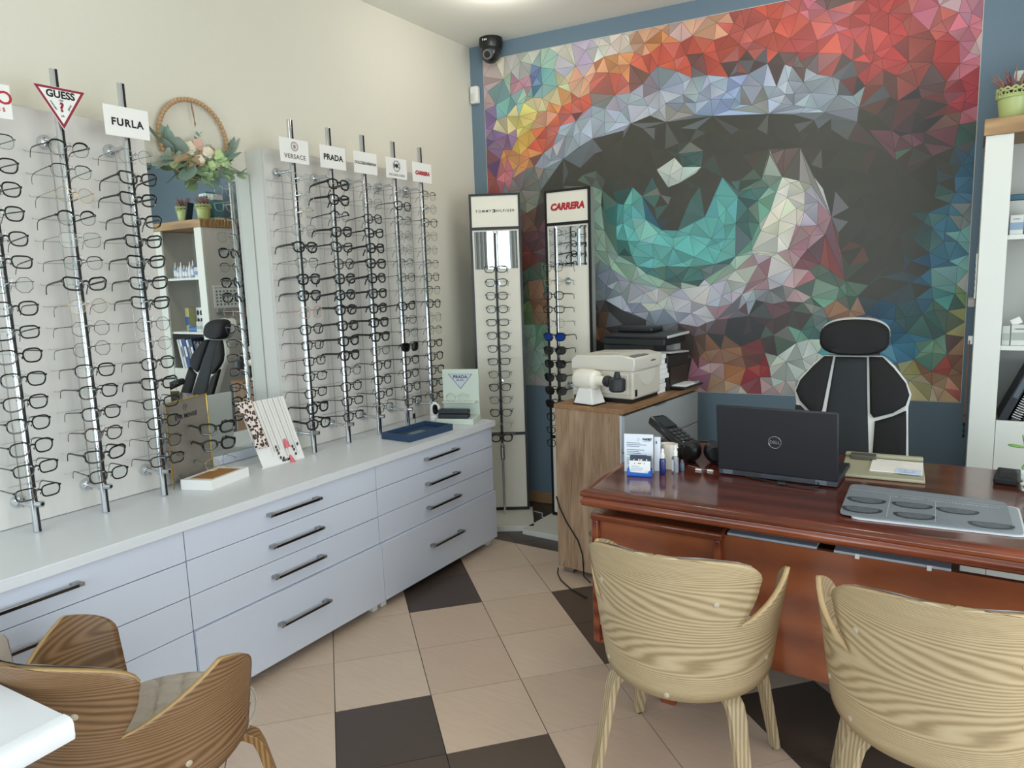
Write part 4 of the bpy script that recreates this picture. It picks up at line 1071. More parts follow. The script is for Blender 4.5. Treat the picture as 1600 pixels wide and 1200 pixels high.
for (py, pdesc, codes), plab in zip(POST, PLAB):
    t = thing('display_post', plab, 'display post', (PX, py, 0.753), group='chrome eyeglass display posts')
    z0 = 0.753
    MB().lathe([(0.0, 0.0), (0.0095, 0.0), (0.0106, 0.0015), (0.0106, 2.314 - z0), (0.0095, 2.316 - z0), (0, 2.316 - z0)], n=20, cap=False).build('pole', CHROME, t)
    MB().box(0.0055, 0.0116, 0.0055, 0.0105, 0.0, 2.314 - z0).build('slot', SLOT, t)
    MB().cyl((-0.078, 0, 0.075), (-0.078, 0, 2.085 - z0), 0.0022, n=8).build('thin_rod', STEEL, t)
    for zz in (0.845 - z0, 2.09 - z0):
        b = MB().lathe([(0, 0), (0.021, 0), (0.0235, 0.004), (0.0235, 0.012), (0.017, 0.022), (0.009, 0.024), (0.0075, 0.03), (0.0075, 0.1), (0, 0.1)],
                       c=(-0.12, 0, zz), n=20, M=Matrix.Rotation(R(90), 4, 'Y'), cap=False)
        b.ball((-0.0135, 0, zz), 0.0105, 14, 8)
        b.build('wall_bracket', CHROME, t)
    lk = MB().cyl((0.008, 0.006, 0.098), (0.03, 0.016, 0.098), 0.011, n=16).build('lock', CHROME, t)
    MB().cyl((0.03, 0.016, 0.098), (0.0312, 0.0165, 0.098), 0.0065, n=12).build('keyhole_plate', DARK_STEEL, lk)
    for k in range(ROWS):
        for nm, me_, zz in (('peg', peg_me, 0.0), ('nose_clip', clip_me, 0.006), ('temple_bar', bar_me, -0.004)):
            ob = bpy.data.objects.new(nm, me_)
            COL.objects.link(ob)
            ob.parent = t
            ob.location = (0, 0, PZ[k] - z0 + zz)
    rr = random.Random(int(py * 1000))
    for k, c in enumerate(codes):
        lab = '%s, %s on %s' % (KIND[c][5], ORDT[k], pdesc)
        glasses(c, (PX + 0.056 + rr.uniform(-.003, .003), py + rr.uniform(-.003, .003), PZ[k] - 0.006 + rr.uniform(-.003, .003)),
                R(rr.uniform(-4, 4)), lab, 'eyeglasses on the wall posts', R(rr.uniform(-5, 3)), R(rr.uniform(-2.0, 2.0)))

# keys hanging from the lock of the fourth post
kt = thing('key_bunch', 'small dark key with tag hanging from a post lock', 'keys', (PX + 0.034, 3.018, 0.845))
MB().tube([(0.0, 0.011 * sin(t), -0.011 + 0.011 * cos(t)) for t in [2 * pi * k / 14 for k in range(14)]], 0.001, 5, closed=True).build('ring', STEEL, kt)
MB().box(-0.003, 0.003, -0.008, 0.012, -0.05, -0.021).build('key_head', BLACK, kt, bevel=0.002)
MB().box(-0.001, 0.001, 0.006, 0.012, -0.078, -0.05).build('key_blade', STEEL, kt)

# ================================================================= signs on the post tops
SIGN = mat('white_sign_board', '#ecebe6', 0.4)


def sign_plate(py, label):
    t = thing('brand_sign', label, 'sign', (-2.632, py, 2.174), group='brand signs on the wall posts')
    MB().box(-0.003, 0.0, -0.083, 0.083, -0.0535, 0.0535).build('plate', SIGN, t, bevel=0.0008)
    MB().box(-0.012, -0.003, -0.014, 0.014, -0.03, 0.03).build('clamp', BLACK, t)
    return t


AX, UP = (0, 1, 0), (0, 0, 1)
s0 = sign_plate(1.070, 'white sign cut off at the left edge of the picture, red letters')
letter('lettering', 'HUGO', 0.058, RED_INK, s0, (0.0006, 0.0, 0.010), AX, UP, bold=0.001, spacing=1.02)
letter('small_lettering', 'BOSS', 0.017, RED_INK, s0, (0.0006, 0.034, -0.026), AX, UP, bold=0.0006, spacing=1.7)
# triangular sign
t = thing('triangle_sign', 'white triangular sign with dark red border on a post', 'sign', (-2.632, 1.307, 2.2))
tri = [(-0.084, 0.052), (0.084, 0.052), (0.0, -0.086)]
MB().prism(tri, lambda a, b, d: (d, a, b), -0.003, 0.0).build('plate', mat('white_sign_border', '#e8c8c8', 0.4), t)
RB = mat('dark_red_border', '#8a1c30', 0.4)
ins = lambda k: [(a * k, (b - 0.0095) * k + 0.0095 - (1 - k) * 0.004) for a, b in tri]
o_, i_ = ins(0.965), ins(0.80)
bd = MB()
for k in range(3):
    l = (k + 1) % 3
    bd.add([(0.0006, *o_[k]), (0.0006, *o_[l]), (0.0006, *i_[l]), (0.0006, *i_[k])], [(0, 1, 2, 3)])
bd.build('border', RB, t, smooth=0)
MB().add([(0.0005, *p_) for p_ in i_], [(0, 1, 2)]).build('field', SIGN, t, smooth=0)
letter('lettering', 'GUESS', 0.033, INK, t, (0.0012, 0.0, 0.027), AX, UP, bold=0.0012, sx=0.98)
letter('small_lettering', 'USA', 0.008, INK, t, (0.0012, 0.0, 0.009), AX, UP, bold=0.0002)
letter('question_mark', '?', 0.040, RB, t, (0.0012, 0.0, -0.014), AX, UP, bold=0.002)
letter('side_lettering', 'WASHED', 0.008, INK, t, (0.0012, -0.026, -0.010), (0, 0.52, -0.85), (0, 0.85, 0.52), bold=0.0002)
letter('side_lettering', 'JEANS', 0.008, INK, t, (0.0012, 0.026, -0.010), (0, 0.52, 0.85), (0, -0.85, 0.52), bold=0.0002)
letter('base_lettering', 'LA', 0.009, INK, t, (0.0012, 0.0, -0.041), AX, UP, bold=0.0003)


def serif_word(par, txt, size, m_, y, z, bold, spacing, sx=1.0):
    """capital lettering with small serif feet on the stems"""
    letter('lettering', txt, size, m_, par, (0.0008, y, z), AX, UP, bold=bold, spacing=spacing, sx=sx)


s1 = sign_plate(1.531, 'white sign with bold black serif capitals, just left of the wreath')
serif_word(s1, 'FURLA', 0.036, INK, 0, -0.004, 0.0013, 1.18)
s2 = sign_plate(2.306, 'white sign with round medallion and grey capitals, first right of the wreath')
VG = mat('grey_brown_ink', '#6e625c', 0.5)
letter('lettering', 'VERSACE', 0.028, VG, s2, (0.0008, 0.0, -0.026), AX, UP, bold=0.0005, spacing=1.12)
md = MB()
for ra, rb in ((0.019, 0.0215), (0.0145, 0.016)):
    for k in range(28):
        a, b = 2 * pi * k / 28, 2 * pi * (k + 1) / 28
        md.add([(0.0008, ra * cos(a), 0.02 + ra * sin(a)), (0.0008, rb * cos(a), 0.02 + rb * sin(a)), (0.0008, rb * cos(b), 0.02 + rb * sin(b)), (0.0008, ra * cos(b), 0.02 + ra * sin(b))], [(0, 1, 2, 3)])
for k in range(20):
    a = 2 * pi * k / 20
    md.add([(0.0008, 0.016 * cos(a), 0.02 + 0.016 * sin(a)), (0.0008, 0.019 * cos(a + .05), 0.02 + 0.019 * sin(a + .05)), (0.0008, 0.019 * cos(a + .18), 0.02 + 0.019 * sin(a + .18)), (0.0008, 0.016 * cos(a + .12), 0.02 + 0.016 * sin(a + .12))], [(0, 1, 2, 3)])
md.add([(0.0008, 0.0075 * cos(2 * pi * k / 16), 0.019 + 0.010 * sin(2 * pi * k / 16)) for k in range(16)], [tuple(range(16))])
md.build('medallion', mat('medallion_ink', '#9a8a80', 0.5), s2, smooth=0)
s3 = sign_plate(2.542, 'white sign with bold black serif capitals, second right of the wreath')
serif_word(s3, 'PRADA', 0.038, INK, 0, -0.002, 0.0012, 1.05)
s4 = sign_plate(2.765, 'white sign with thin dark lettering, third right of the wreath')
letter('lettering', 'DOLCE&GABBANA', 0.0195, INK, s4, (0.0008, -0.002, -0.002), AX, UP, spacing=0.9, bold=0.0004)
s5 = sign_plate(3.0, 'white sign with a black ring monogram, fourth right of the wreath')
md = MB()
for k in range(32):
    a, b = 2 * pi * k / 32, 2 * pi * (k + 1) / 32
    md.add([(0.0008, 0.025 * cos(a), 0.012 + 0.025 * sin(a)), (0.0008, 0.0285 * cos(a), 0.012 + 0.0285 * sin(a)), (0.0008, 0.0285 * cos(b), 0.012 + 0.0285 * sin(b)), (0.0008, 0.025 * cos(b), 0.012 + 0.025 * sin(b))], [(0, 1, 2, 3)])
md.build('ring', INK, s5, smooth=0)
letter('monogram', 'MK', 0.031, INK, s5, (0.0008, 0.0, 0.012), AX, UP, bold=0.001, spacing=0.85)
letter('lettering', 'MICHAEL KORS', 0.018, INK, s5, (0.0008, 0.0, -0.036), AX, UP)
s6 = sign_plate(3.215, 'white sign with small bold red lettering, nearest the grey wall')
letter('lettering', 'CARRERA', 0.028, RED_INK, s6, (0.0008, 0.0, -0.004), AX, UP, bold=0.002, shear=0.25, sx=1.02)

# ================================================================= bead hoop wreath above the mirror
wr = thing('bead_wreath', 'wooden bead hoop wreath with eucalyptus leaves and pale flowers above the mirror', 'wreath', (-2.888, 1.965, 2.20))
BEAD = mat('natural_wood_bead', '#b8966e', 0.6, noise=0.15, nscale=60)
HR = 0.168
for k in range(38):
    a = R(-20) + R(220) * k / 37
    MB().ball((0.012, HR * cos(a) * 0.96, 0.005 + HR * sin(a)), 0.0108, 10, 7).build('bead', BEAD, wr)
MB().tube([(0.012, HR * cos(t) * 0.96, 0.005 + HR * sin(t)) for t in [R(-165) + R(330) * k / 40 - R(90) + R(90) for k in range(41)]], 0.002, 5).build('hoop_wire', BEAD, wr)
MB().tube([(0.012, 0.0, 0.172), (0.02, 0.004, 0.12), (0.022, 0.003, 0.06)], 0.0016, 5).tube([(0.012, 0.0, 0.172), (0.02, -0.002, 0.12), (0.022, 0.008, 0.068)], 0.0016, 5).build('ribbon', mat('brown_ribbon', '#8c6a44', 0.7), wr)


def leaf_me(L, W, bend=0.25, n=5):
    def f(a, b):
        w_ = W / 2 * (sin(pi * min(1, 0.06 + 0.94 * b)) ** 0.7) * (a * 2 - 1)
        return (bend * L * (b * b) + 0.12 * abs(w_), w_, L * b)
    return MB().grid(f, 2, n).mesh('leaf', 60)


LFM = [mat('sage_leaf', '#8aa294', 0.6, noise=0.2, nscale=40), mat('grey_green_leaf', '#a2b4a8', 0.6, noise=0.2, nscale=40), mat('fresh_leaf', '#8ea67c', 0.55, noise=0.25, nscale=40), mat('pale_leaf', '#a8bc8e', 0.6, noise=0.2)]
LFS = [[leaf_me(l, w) for l, w in ((0.085, 0.070), (0.065, 0.055), (0.045, 0.026), (0.03, 0.020))] for _ in LFM]
for ms_, m_ in zip(LFS, LFM):
    for q in ms_:
        q.materials.append(m_)
rl = random.Random(5)


def put_leaf(par, me_, p, d, spin=0.0, sc=1.0):
    ob = bpy.data.objects.new('leaf', me_)
    COL.objects.link(ob)
    ob.parent = par
    d = Vector(d).normalized()
    q = d.to_track_quat('Z', 'X')
    ob.rotation_mode = 'QUATERNION'
    ob.rotation_quaternion = q @ Matrix.Rotation(spin, 4, 'Z').to_quaternion()
    ob.location = p
    ob.scale = (sc, sc, sc)
    return ob


SPR = [((0.03, -0.12, -0.06), (0.3, -1, 0.5)), ((0.03, -0.13, -0.04), (0.2, -0.6, 1)), ((0.03, 0.12, -0.06), (0.3, 1, 0.5)), ((0.03, 0.14, -0.04), (0.2, 0.9, 1)),
       ((0.03, -0.13, -0.08), (0.4, -1, -0.7)), ((0.03, 0.13, -0.08), (0.4, 1, -0.9)), ((0.04, -0.1, -0.06), (0.9, -0.6, 0.2)), ((0.03, -0.05, -0.11), (0.5, -0.4, -1)),
       ((0.03, 0.08, -0.11), (0.5, 0.4, -1)), ((0.04, 0.11, -0.07), (0.8, 0.6, 0.1)), ((0.03, 0.17, -0.03), (0.2, 1, 0.9)), ((0.03, -0.17, -0.03), (0.2, -1, 0.6)),
       ((0.03, -0.14, -0.02), (0.4, 0.2, 1)), ((0.03, 0.15, -0.11), (0.5, 0.9, -0.4)), ((0.03, -0.15, -0.10), (0.4, -0.7, -0.6))]
for p_, d_ in SPR:
    put_leaf(wr, LFS[rl.choice((0, 1))][rl.choice((0, 0, 1))], p_, d_, rl.uniform(-.6, .6), rl.uniform(0.9, 1.25))
for k in range(70):
    y = rl.gauss(0.0, 0.085)
    y = max(-0.18, min(0.19, y))
    z = -0.085 - 0.03 * cos(y * 9) + rl.uniform(-0.045, 0.05)
    d_ = (rl.uniform(0.2, 1), y * 6 + rl.uniform(-.8, .8), rl.uniform(-1, 1))
    put_leaf(wr, LFS[rl.choice((1, 2, 2, 3))][rl.choice((1, 2, 2, 3))], (rl.uniform(0.015, 0.05), y, z), d_, rl.uniform(-1.5, 1.5), rl.uniform(0.8, 1.2))
# thin sprig rising in the middle
sp = MB().tube([(0.03, -0.02, -0.05), (0.035, -0.005, 0.0), (0.035, 0.02, 0.04)], 0.0012, 5).build('sprig', LFM[2], wr)
for k in range(8):
    a = k / 8
    put_leaf(wr, LFS[1][3], (0.034, -0.02 + 0.04 * a, -0.04 + 0.08 * a), (0.3, 1 if k % 2 else -1, 0.7), 0, 0.8)


def flower(par, p, r, m_, name):
    f = MB()
    for ring, (nn, rad, tilt) in enumerate(((5, 1.0, 0.35), (5, 0.72, 0.8), (4, 0.45, 1.2))):
        for k in range(nn):
            a = 2 * pi * k / nn + ring * 0.5
            c_ = Vector((0.25 * r * ring, cos(a) * r * rad * 0.55, sin(a) * r * rad * 0.55))
            f.ball(c_, r * 0.5 * rad + 0.002, 8, 6, (0.55, 1, 1))
    ob = f.build(name, m_, par, loc=p)
    return ob


FL = [mat('cream_petal', '#e4dcc4', 0.6), mat('blush_petal', '#dcb4a4', 0.6), mat('lime_petal', '#b8d094', 0.6)]
for p_, r_, i_ in (((0.055, -0.055, -0.04), 0.028, 0), ((0.06, -0.015, -0.02), 0.024, 1), ((0.058, 0.03, -0.045), 0.026, 0), ((0.055, 0.085, -0.055), 0.026, 2), ((0.05, 0.12, -0.08), 0.022, 2),
                   ((0.055, -0.01, -0.085), 0.022, 0), ((0.05, 0.05, -0.1), 0.02, 2), ((0.05, -0.085, -0.05), 0.022, 2)):
    flower(wr, p_, r_, FL[i_], 'flower')
BR = mat('bark_curl', '#a88c6c', 0.75, noise=0.2)
for y0, z0_ in ((-0.09, -0.12), (0.035, -0.075), (-0.02, -0.125)):
    MB().grid(lambda a, b: (0.05 + 0.014 * sin(pi * a), y0 - 0.045 + 0.09 * a, z0_ + 0.02 * sin(3 * a) + 0.035 * b), 8, 2).build('bark_curl', BR, wr, solid=0.002)

# ================================================================= things on the worktop
ZT = 0.7525
# gold-framed mirrored display with three frames
t = thing('gold_frame_display', 'gold-edged grey acrylic display with small crest, standing before the mirror', 'display stand', (-2.74, 1.74, ZT))
DP = mat('taupe_mirror_acrylic', '#8a847a', 0.18, 0.25)
A, B = Vector((-2.70, 1.600, ZT)), Vector((-2.786, 1.842, ZT))
ax = (B - A)
ax.normalize()
nrm = Vector((0, 0, 1)).cross(ax) * -1          # towards the room
if nrm.x < 0:
    nrm = -nrm
W_ = 0.257


def on(a, z, d=0.0):
    return tuple(A + ax * a + nrm * d + Vector((0, 0, z)))


MB().prism([(0, 0.02), (W_, 0.02), (W_, 0.352), (0, 0.352)], lambda a, b, d: on(a, b, d), -0.004, 0.0).build('panel', DP, t, world=True)
m = MB()
for a in (0.0, W_):
    m.tube([on(a, 0.0, 0.002), on(a, 0.355, 0.002)], 0.003, 6)
m.tube([on(0, 0.355, 0.002), on(W_, 0.355, 0.002)], 0.003, 6)
m.build('gold_frame', GOLD, t, world=True)
letter('lettering', 'EVA MINGE', 0.026, INK, t, tuple(Vector(on(W_ / 2 - 0.01, 0.285, 0.001)) - ORG[t.name]), ax, UP, spacing=1.05, bold=0.0006)
cr_ = MB()
cc = Vector(on(W_ / 2 - 0.012, 0.322, 0.001))
cr_.tube([tuple(cc + ax * (0.012 * cos(q)) + Vector((0, 0, 0.013 * sin(q)))) for q in [2 * pi * k / 16 for k in range(14)]], 0.0008, 5)
cr_.tube([tuple(cc + Vector((0, 0, 0.006))), tuple(cc - Vector((0, 0, 0.008))), tuple(cc + ax * 0.006)], 0.0008, 5)
cr_.build('crest', INK, t, world=True)
for z_ in (0.225, 0.135, 0.045):
    for a in (0.045, 0.2):
        MB().cyl(on(a, z_, 0.0), on(a, z_, 0.05), 0.008, n=14).build('acrylic_peg', CLEAR, t, world=True)
yaw = math.atan2(nrm.y, nrm.x)
for z_, c_, lab in ((0.235, 'Q', 'bold black cat-eye eyeglasses, upper pair on the gold-framed display'), (0.165, 'T', 'dark rounded eyeglasses, middle pair on the gold-framed display'), (0.085, 'G', 'thin gold eyeglasses, lowest pair on the gold-framed display')):
    glasses(c_, tuple(Vector(on(0.115, z_, 0.15))), R(-14), lab, 'eyeglasses on the gold-framed display')

# white box with cork inlay
cor = [Vector(p) for p in ((-2.665, 1.612, ZT), (-2.535, 1.665, ZT), (-2.580, 1.875, ZT), (-2.715, 1.825, ZT))]
t = thing('jewellery_box', 'flat white box with brown cork inlay on the worktop', 'box', (-2.62, 1.74, ZT))
cen = sum(cor, Vector()) / 4
HT = 0.042
MB().prism([(p.x, p.y) for p in cor], lambda a, b, d: (a, b, ZT + d), 0.0, HT - 0.004).build('body', WHITE_PL, t, world=True)
inn = [cen + (p - cen) * 0.78 for p in cor]
m = MB()
for k in range(4):
    l = (k + 1) % 4
    a, b, c_, d_ = cor[k], cor[l], inn[l], inn[k]
    m.add([(p.x, p.y, ZT + z_) for z_ in (HT - 0.004, HT) for p in (a, b, c_, d_)], [(0, 1, 2, 3), (4, 5, 6, 7), (0, 1, 5, 4), (1, 2, 6, 5), (2, 3, 7, 6), (3, 0, 4, 7)])
m.build('rim', WHITE_PL, t, world=True)
MB().prism([(p.x, p.y) for p in inn], lambda a, b, d: (a, b, ZT + d), HT - 0.004, HT - 0.0015).build('cork_inlay', mat('brown_cork', '#a8763e', 0.8, noise=0.2, nscale=150), t, world=True)

# chain and scarf stand
t = thing('chain_display', 'white sloping stand hung with eyeglass chains and a leopard-print cord', 'display stand', (-2.62, 2.1, ZT))
A = Vector((-2.625, 1.985, ZT))
B = Vector((-2.617, 2.215, ZT))
AT = Vector((-2.695, 1.935, ZT + 0.30))
BT = Vector((-2.688, 2.175, ZT + 0.30))


def cd(a, b, d=0.0):
    lo = A + (B - A) * a
    hi = AT + (BT - AT) * a
    nn = (B - A).cross(AT - A).normalized()
    if nn.x < 0:
        nn = -nn
    return tuple(lo + (hi - lo) * b + nn * d)


MB().prism([(0, 0), (1, 0), (1, 1), (0, 1)], cd, -0.004, 0.0).build('board', WHITE_PL, t, world=True)
MB().box(-2.73, -2.625, 1.975, 2.205, ZT, ZT + 0.004).build('base', WHITE_PL, t, world=True)
LEO = mat('leopard_fabric', '#e6d8cc', 0.8)
nt = LEO.node_tree
tc = nt.nodes.new('ShaderNodeTexCoord')
vo = nt.nodes.new('ShaderNodeTexVoronoi')
vo.inputs['Scale'].default_value = 75
vo.feature = 'F1'
nt.links.new(tc.outputs['Object'], vo.inputs['Vector'])
rp = nt.nodes.new('ShaderNodeValToRGB')
rp.color_ramp.interpolation = 'CONSTANT'
rp.color_ramp.elements[0].color = hexc('#7a5a4a')
rp.color_ramp.elements[1].color = hexc('#17110f')
rp.color_ramp.elements[1].position = 0.22
e = rp.color_ramp.elements.new(0.48)
e.color = hexc('#e2d2c8')
nt.links.new(vo.outputs['Distance'], rp.inputs[0])
nt.links.new(rp.outputs[0], nt.nodes['Principled BSDF'].inputs['Base Color'])
MB().grid(lambda a, b: cd(-0.03 + 0.30 * a + 0.05 * sin(4 * b) * (1 - a) + 0.10 * (1 - b) * 0, 0.30 + 0.72 * b, 0.006 + 0.006 * abs(sin(a * 9)) + 0.003 * sin(b * 7)), 14, 12).build('leopard_scarf', LEO, t, world=True, solid=0.002)
CH = [mat('pale_chain', '#c8c0b4', 0.4, 0.4), mat('grey_cord', '#8c8880', 0.5), mat('beige_chain', '#d8c8ae', 0.5), mat('dark_cord', '#55504c', 0.5)]
rc = random.Random(3)
for k in range(11):
    a0 = 0.30 + 0.062 * k
    b1 = rc.uniform(0.08, 0.3)
    MB().tube([cd(a0, 1.0, 0.003), cd(a0, 0.6, 0.004), cd(a0 + 0.005, b1, 0.004)], 0.0009, 5).build('chain', CH[k % 4], t, world=True)
for a0, b0 in ((0.42, 0.27), (0.425, 0.22), (0.43, 0.17), (0.44, 0.10), (0.79, 0.22), (0.8, 0.17), (0.92, 0.24), (0.81, 0.10), (0.5, 0.08)):
    MB().ball(cd(a0, b0, 0.007), 0.005, 8, 6, (1, 0.8, 1.6)).build('dark_bead', BLACK_GLOSS, t, world=True)
TS_ = mat('coral_tassel', '#d86a70', 0.7)
for b0 in (0.36, 0.10):
    p0, p1 = Vector(cd(0.66, b0, 0.008)), Vector(cd(0.66, b0 - 0.14, 0.012))
    MB().cyl(p0, p1, 0.004, 0.014, 12).build('tassel', TS_, t, world=True)
MB().ball(cd(0.9, 0.12, 0.005), 0.006, 8, 6, (0.6, 1, 1)).build('pearl', PAPER, t, world=True)
letter('lettering', 'MAM', 0.02, INK, t, tuple(Vector(cd(0.56, 0.045, 0.001)) - ORG[t.name]), (B - A), (AT - A), bold=0.0006)

# blue tray
cor = [Vector(p) for p in ((-2.560, 2.683, ZT), (-2.360, 2.676, ZT), (-2.345, 3.018, ZT), (-2.550, 3.028, ZT))]
t = thing('service_tray', 'dark blue rectangular tray with raised rim on the worktop', 'tray', (-2.455, 2.85, ZT))
NAVY = mat('navy_leather', '#2c4460', 0.5, noise=0.12, nscale=80, bump=0.1)
cen = sum(cor, Vector()) / 4
MB().prism([(p.x, p.y) for p in cor], lambda a, b, d: (a, b, ZT + d), 0.0, 0.010).build('base', NAVY, t, world=True)
inn = [cen + Vector(((p - cen).x * 0.88, (p - cen).y * 0.935, 0)) for p in cor]
for k in range(4):
    l = (k + 1) % 4
    a, b, c_, d_ = cor[k], cor[l], inn[l], inn[k]
    MB().add([(p.x, p.y, ZT + z_) for z_ in (0.010, 0.034) for p in (a, b, c_, d_)], [(0, 1, 2, 3), (4, 5, 6, 7), (0, 1, 5, 4), (1, 2, 6, 5), (2, 3, 7, 6), (3, 0, 4, 7)]).build('rim_side', NAVY, t, world=True)
MB().prism([((cen + (p - cen) * 0.3).x, (cen + (p - cen) * 0.3).y) for p in cor], lambda a, b, d: (a, b, ZT + d), 0.010, 0.0108).build('emblem', mat('silver_emboss', '#7a8694', 0.4), t, world=True)

# mint display block with triangle emblem
t = thing('mint_display', 'pale mint display block with a triangular emblem at the worktop end', 'display stand', (-2.45, 3.2, ZT), R(20))
MINT = mat('pale_mint_card', '#ccd6ca', 0.5)
MB().box(-0.105, 0.115, -0.07, 0.09, 0, 0.032).build('base', MINT, t, bevel=0.002)
MB().box(-0.105, 0.115, 0.075, 0.09, 0.032, 0.30).build('back_board', MINT, t, bevel=0.002)
MB().box(-0.095, 0.105, 0.02, 0.075, 0.11, 0.118).build('shelf', MINT, t, bevel=0.001)
tri = [(-0.068, 0.272), (0.078, 0.272), (0.005, 0.185)]
MB().prism(tri, lambda a, b, d: (a, d, b), 0.0735, 0.075).build('emblem_border', mat('slate_ink', '#2c3a4a', 0.5), t, smooth=0)
g_ = [(0.005 + (a - 0.005) * 0.93, 0.244 + (b - 0.244) * 0.93 + 0.0005) for a, b in tri]
MB().add([(a, 0.0732, b) for a, b in g_], [(0, 1, 2)]).build('emblem_field', mat('silver_field', '#c2cad4', 0.4), t, smooth=0)
letter('lettering', 'PRADA', 0.026, INK, t, (0.005, 0.0728, 0.255), (1, 0, 0), UP, bold=0.0007, spacing=1.05)
letter('small_lettering', 'MILANO', 0.012, INK, t, (0.005, 0.0728, 0.236), (1, 0, 0), UP, bold=0.0002)
p = t.matrix_basis @ Vector((0.01, -0.01, 0.135))
glasses('G', (-2.456, 3.213, ZT + 0.142), R(-62), 'thin gold eyeglasses resting on the mint display block', 'eyeglasses on the mint display')
cs = thing('glasses_case', 'dark slate hinged glasses case lying on the mint display block', 'case', (-2.445, 3.172, ZT + 0.0325), R(20))
SL = mat('slate_leatherette', '#2a3036', 0.55, noise=0.1, nscale=150)
MB().box(-0.095, 0.085, -0.028, 0.03, 0.0, 0.025).build('lower_shell', SL, cs, bevel=0.006, bseg=3)
MB().box(-0.095, 0.085, -0.028, 0.03, 0.0265, 0.05).build('lid', SL, cs, bevel=0.007, bseg=3)

# small white indoor camera
t = thing('indoor_camera', 'small white indoor camera with black lens beside the mint display', 'camera', (-2.585, 3.165, ZT), R(-40))
MB().lathe([(0.0, 0), (0.029, 0), (0.031, 0.004), (0.031, 0.04), (0.029, 0.043), (0, 0.043)], n=24, cap=False).build('base', WHITE_PL, t)
MB().lathe([(0.0, 0.043), (0.03, 0.045), (0.031, 0.075), (0.027, 0.098), (0.017, 0.108), (0.0, 0.111)], n=24, cap=False).build('head', WHITE_PL, t)
MB().prism(superellipse(0.03, 0.058, 2.6, 20), lambda a, b, d: (d, a - 0.004, 0.078 + b), 0.0255, 0.0315).build('face_plate', BLACK_GLOSS, t)
MB().cyl((0.031, -0.004, 0.068), (0.034, -0.004, 0.068), 0.009, n=16).build('lens', DARK_STEEL, t)

# ================================================================= two free-standing display stands
def display_stand(cx, cy, ang, label, title, rows, dist, zs, gdesc, red):
    """local frame: +X along the width, -Y towards the viewer"""
    t = thing('floor_display_stand', label, 'display stand', (cx, cy, 0), ang)
    w = 0.1615 if not red else 0.155
    FRM = mat('black_stand_frame', '#101011', 0.35)
    CRM = mat('cream_stand_face', '#e8e3d4', 0.5)
    SIDE = mat('grey_stand_side', '#8a8c88', 0.5)
    top = 2.10 if not red else 2.088
    MB().box(-w, w, 0.0, 0.045, 0.035, top).build('body', SIDE, t)
    fr = MB()
    fr.box(-w, -w + 0.014, -0.012, 0.0, 0.035, top).box(w - 0.014, w, -0.012, 0.0, 0.035, top)
    for z0, z1 in ((top - 0.014, top), (1.876, 1.894), (0.548, 0.566), (0.035, 0.055)):
        fr.box(-w + 0.014, w - 0.014, -0.012, 0.0, z0, z1)
    fr.build('frame', FRM, t)
    MB().box(-w + 0.014, w - 0.014, -0.008, 0.0, 1.894, top - 0.014).build('sign_face', CRM, t)
    MB().box(-w + 0.014, w - 0.014, -0.006, 0.0, 0.566, 1.876).build('face_board', CRM, t)
    MB().box(-w + 0.014, w - 0.014, -0.006, 0.0, 0.055, 0.548).build('lower_face', CRM, t)
    MB().box(-w + 0.026, w - 0.026, -0.009, -0.006, 1.632, 1.866).build('mirror', MIRROR, t)
    bz = [(-w - 0.03, -0.33), (w + 0.03, -0.33), (w + 0.02, 0.05), (-w - 0.02, 0.05)]
    MB().prism(bz, lambda a, b, d: (a, b, d), 0.0, 0.034).build('base_plate', mat('white_stand_base', '#d8d6cc', 0.45), t, bevel=0.002)
    MB().cyl((0, -dist, 0.034), (0, -dist, 0.42), 0.007, n=12).cyl((0, -dist, 0.50), (0, -dist, 1.86), 0.010, n=14).build('pole', CHROME, t)
    MB().cyl((0, -dist, 0.405), (0, -dist, 0.50), 0.0135, n=14).box(-0.006, 0.006, -dist - 0.016, -dist - 0.01, 0.42, 0.485).build('coupling', STEEL, t, bevel=0.002)
    MB().box(-0.005, 0.005, -dist - 0.0108, -dist - 0.008, 0.52, 1.85).build('slot', SLOT, t)
    for zz in (1.54, 0.9):
        MB().cyl((0.0, -dist, zz), (0.0, 0.0, zz), 0.005, n=10).lathe([(0, 0), (0.022, 0), (0.022, 0.008), (0, 0.01)], c=(0, -0.006, zz), n=18, M=Matrix.Rotation(R(90), 4, 'X'), cap=False).build('bracket', CHROME, t)
    M_ = Matrix.Translation((cx, cy, 0)) @ Matrix.Rotation(ang, 4, 'Z')
    for k, c in enumerate(rows):
        z = zs[0] - zs[1] * k
        MB().cyl((0, -dist - 0.008, z + 0.006), (0, -dist - 0.045, z + 0.01), 0.002, n=6).build('peg', CHROME, t)
        MB().cyl((-0.085, -dist + 0.07, z + 0.004), (0.085, -dist + 0.07, z + 0.004), 0.0012, n=5).build('temple_bar', STEEL, t)
        p_ = M_ @ Vector((0, -dist - 0.05, z))
        glasses(c, tuple(p_), ang - R(90) + R(random.uniform(-3, 3)), '%s, %s on %s' % (KIND[c][5], ORDT[k], gdesc), 'eyeglasses on the floor stands')
    return t


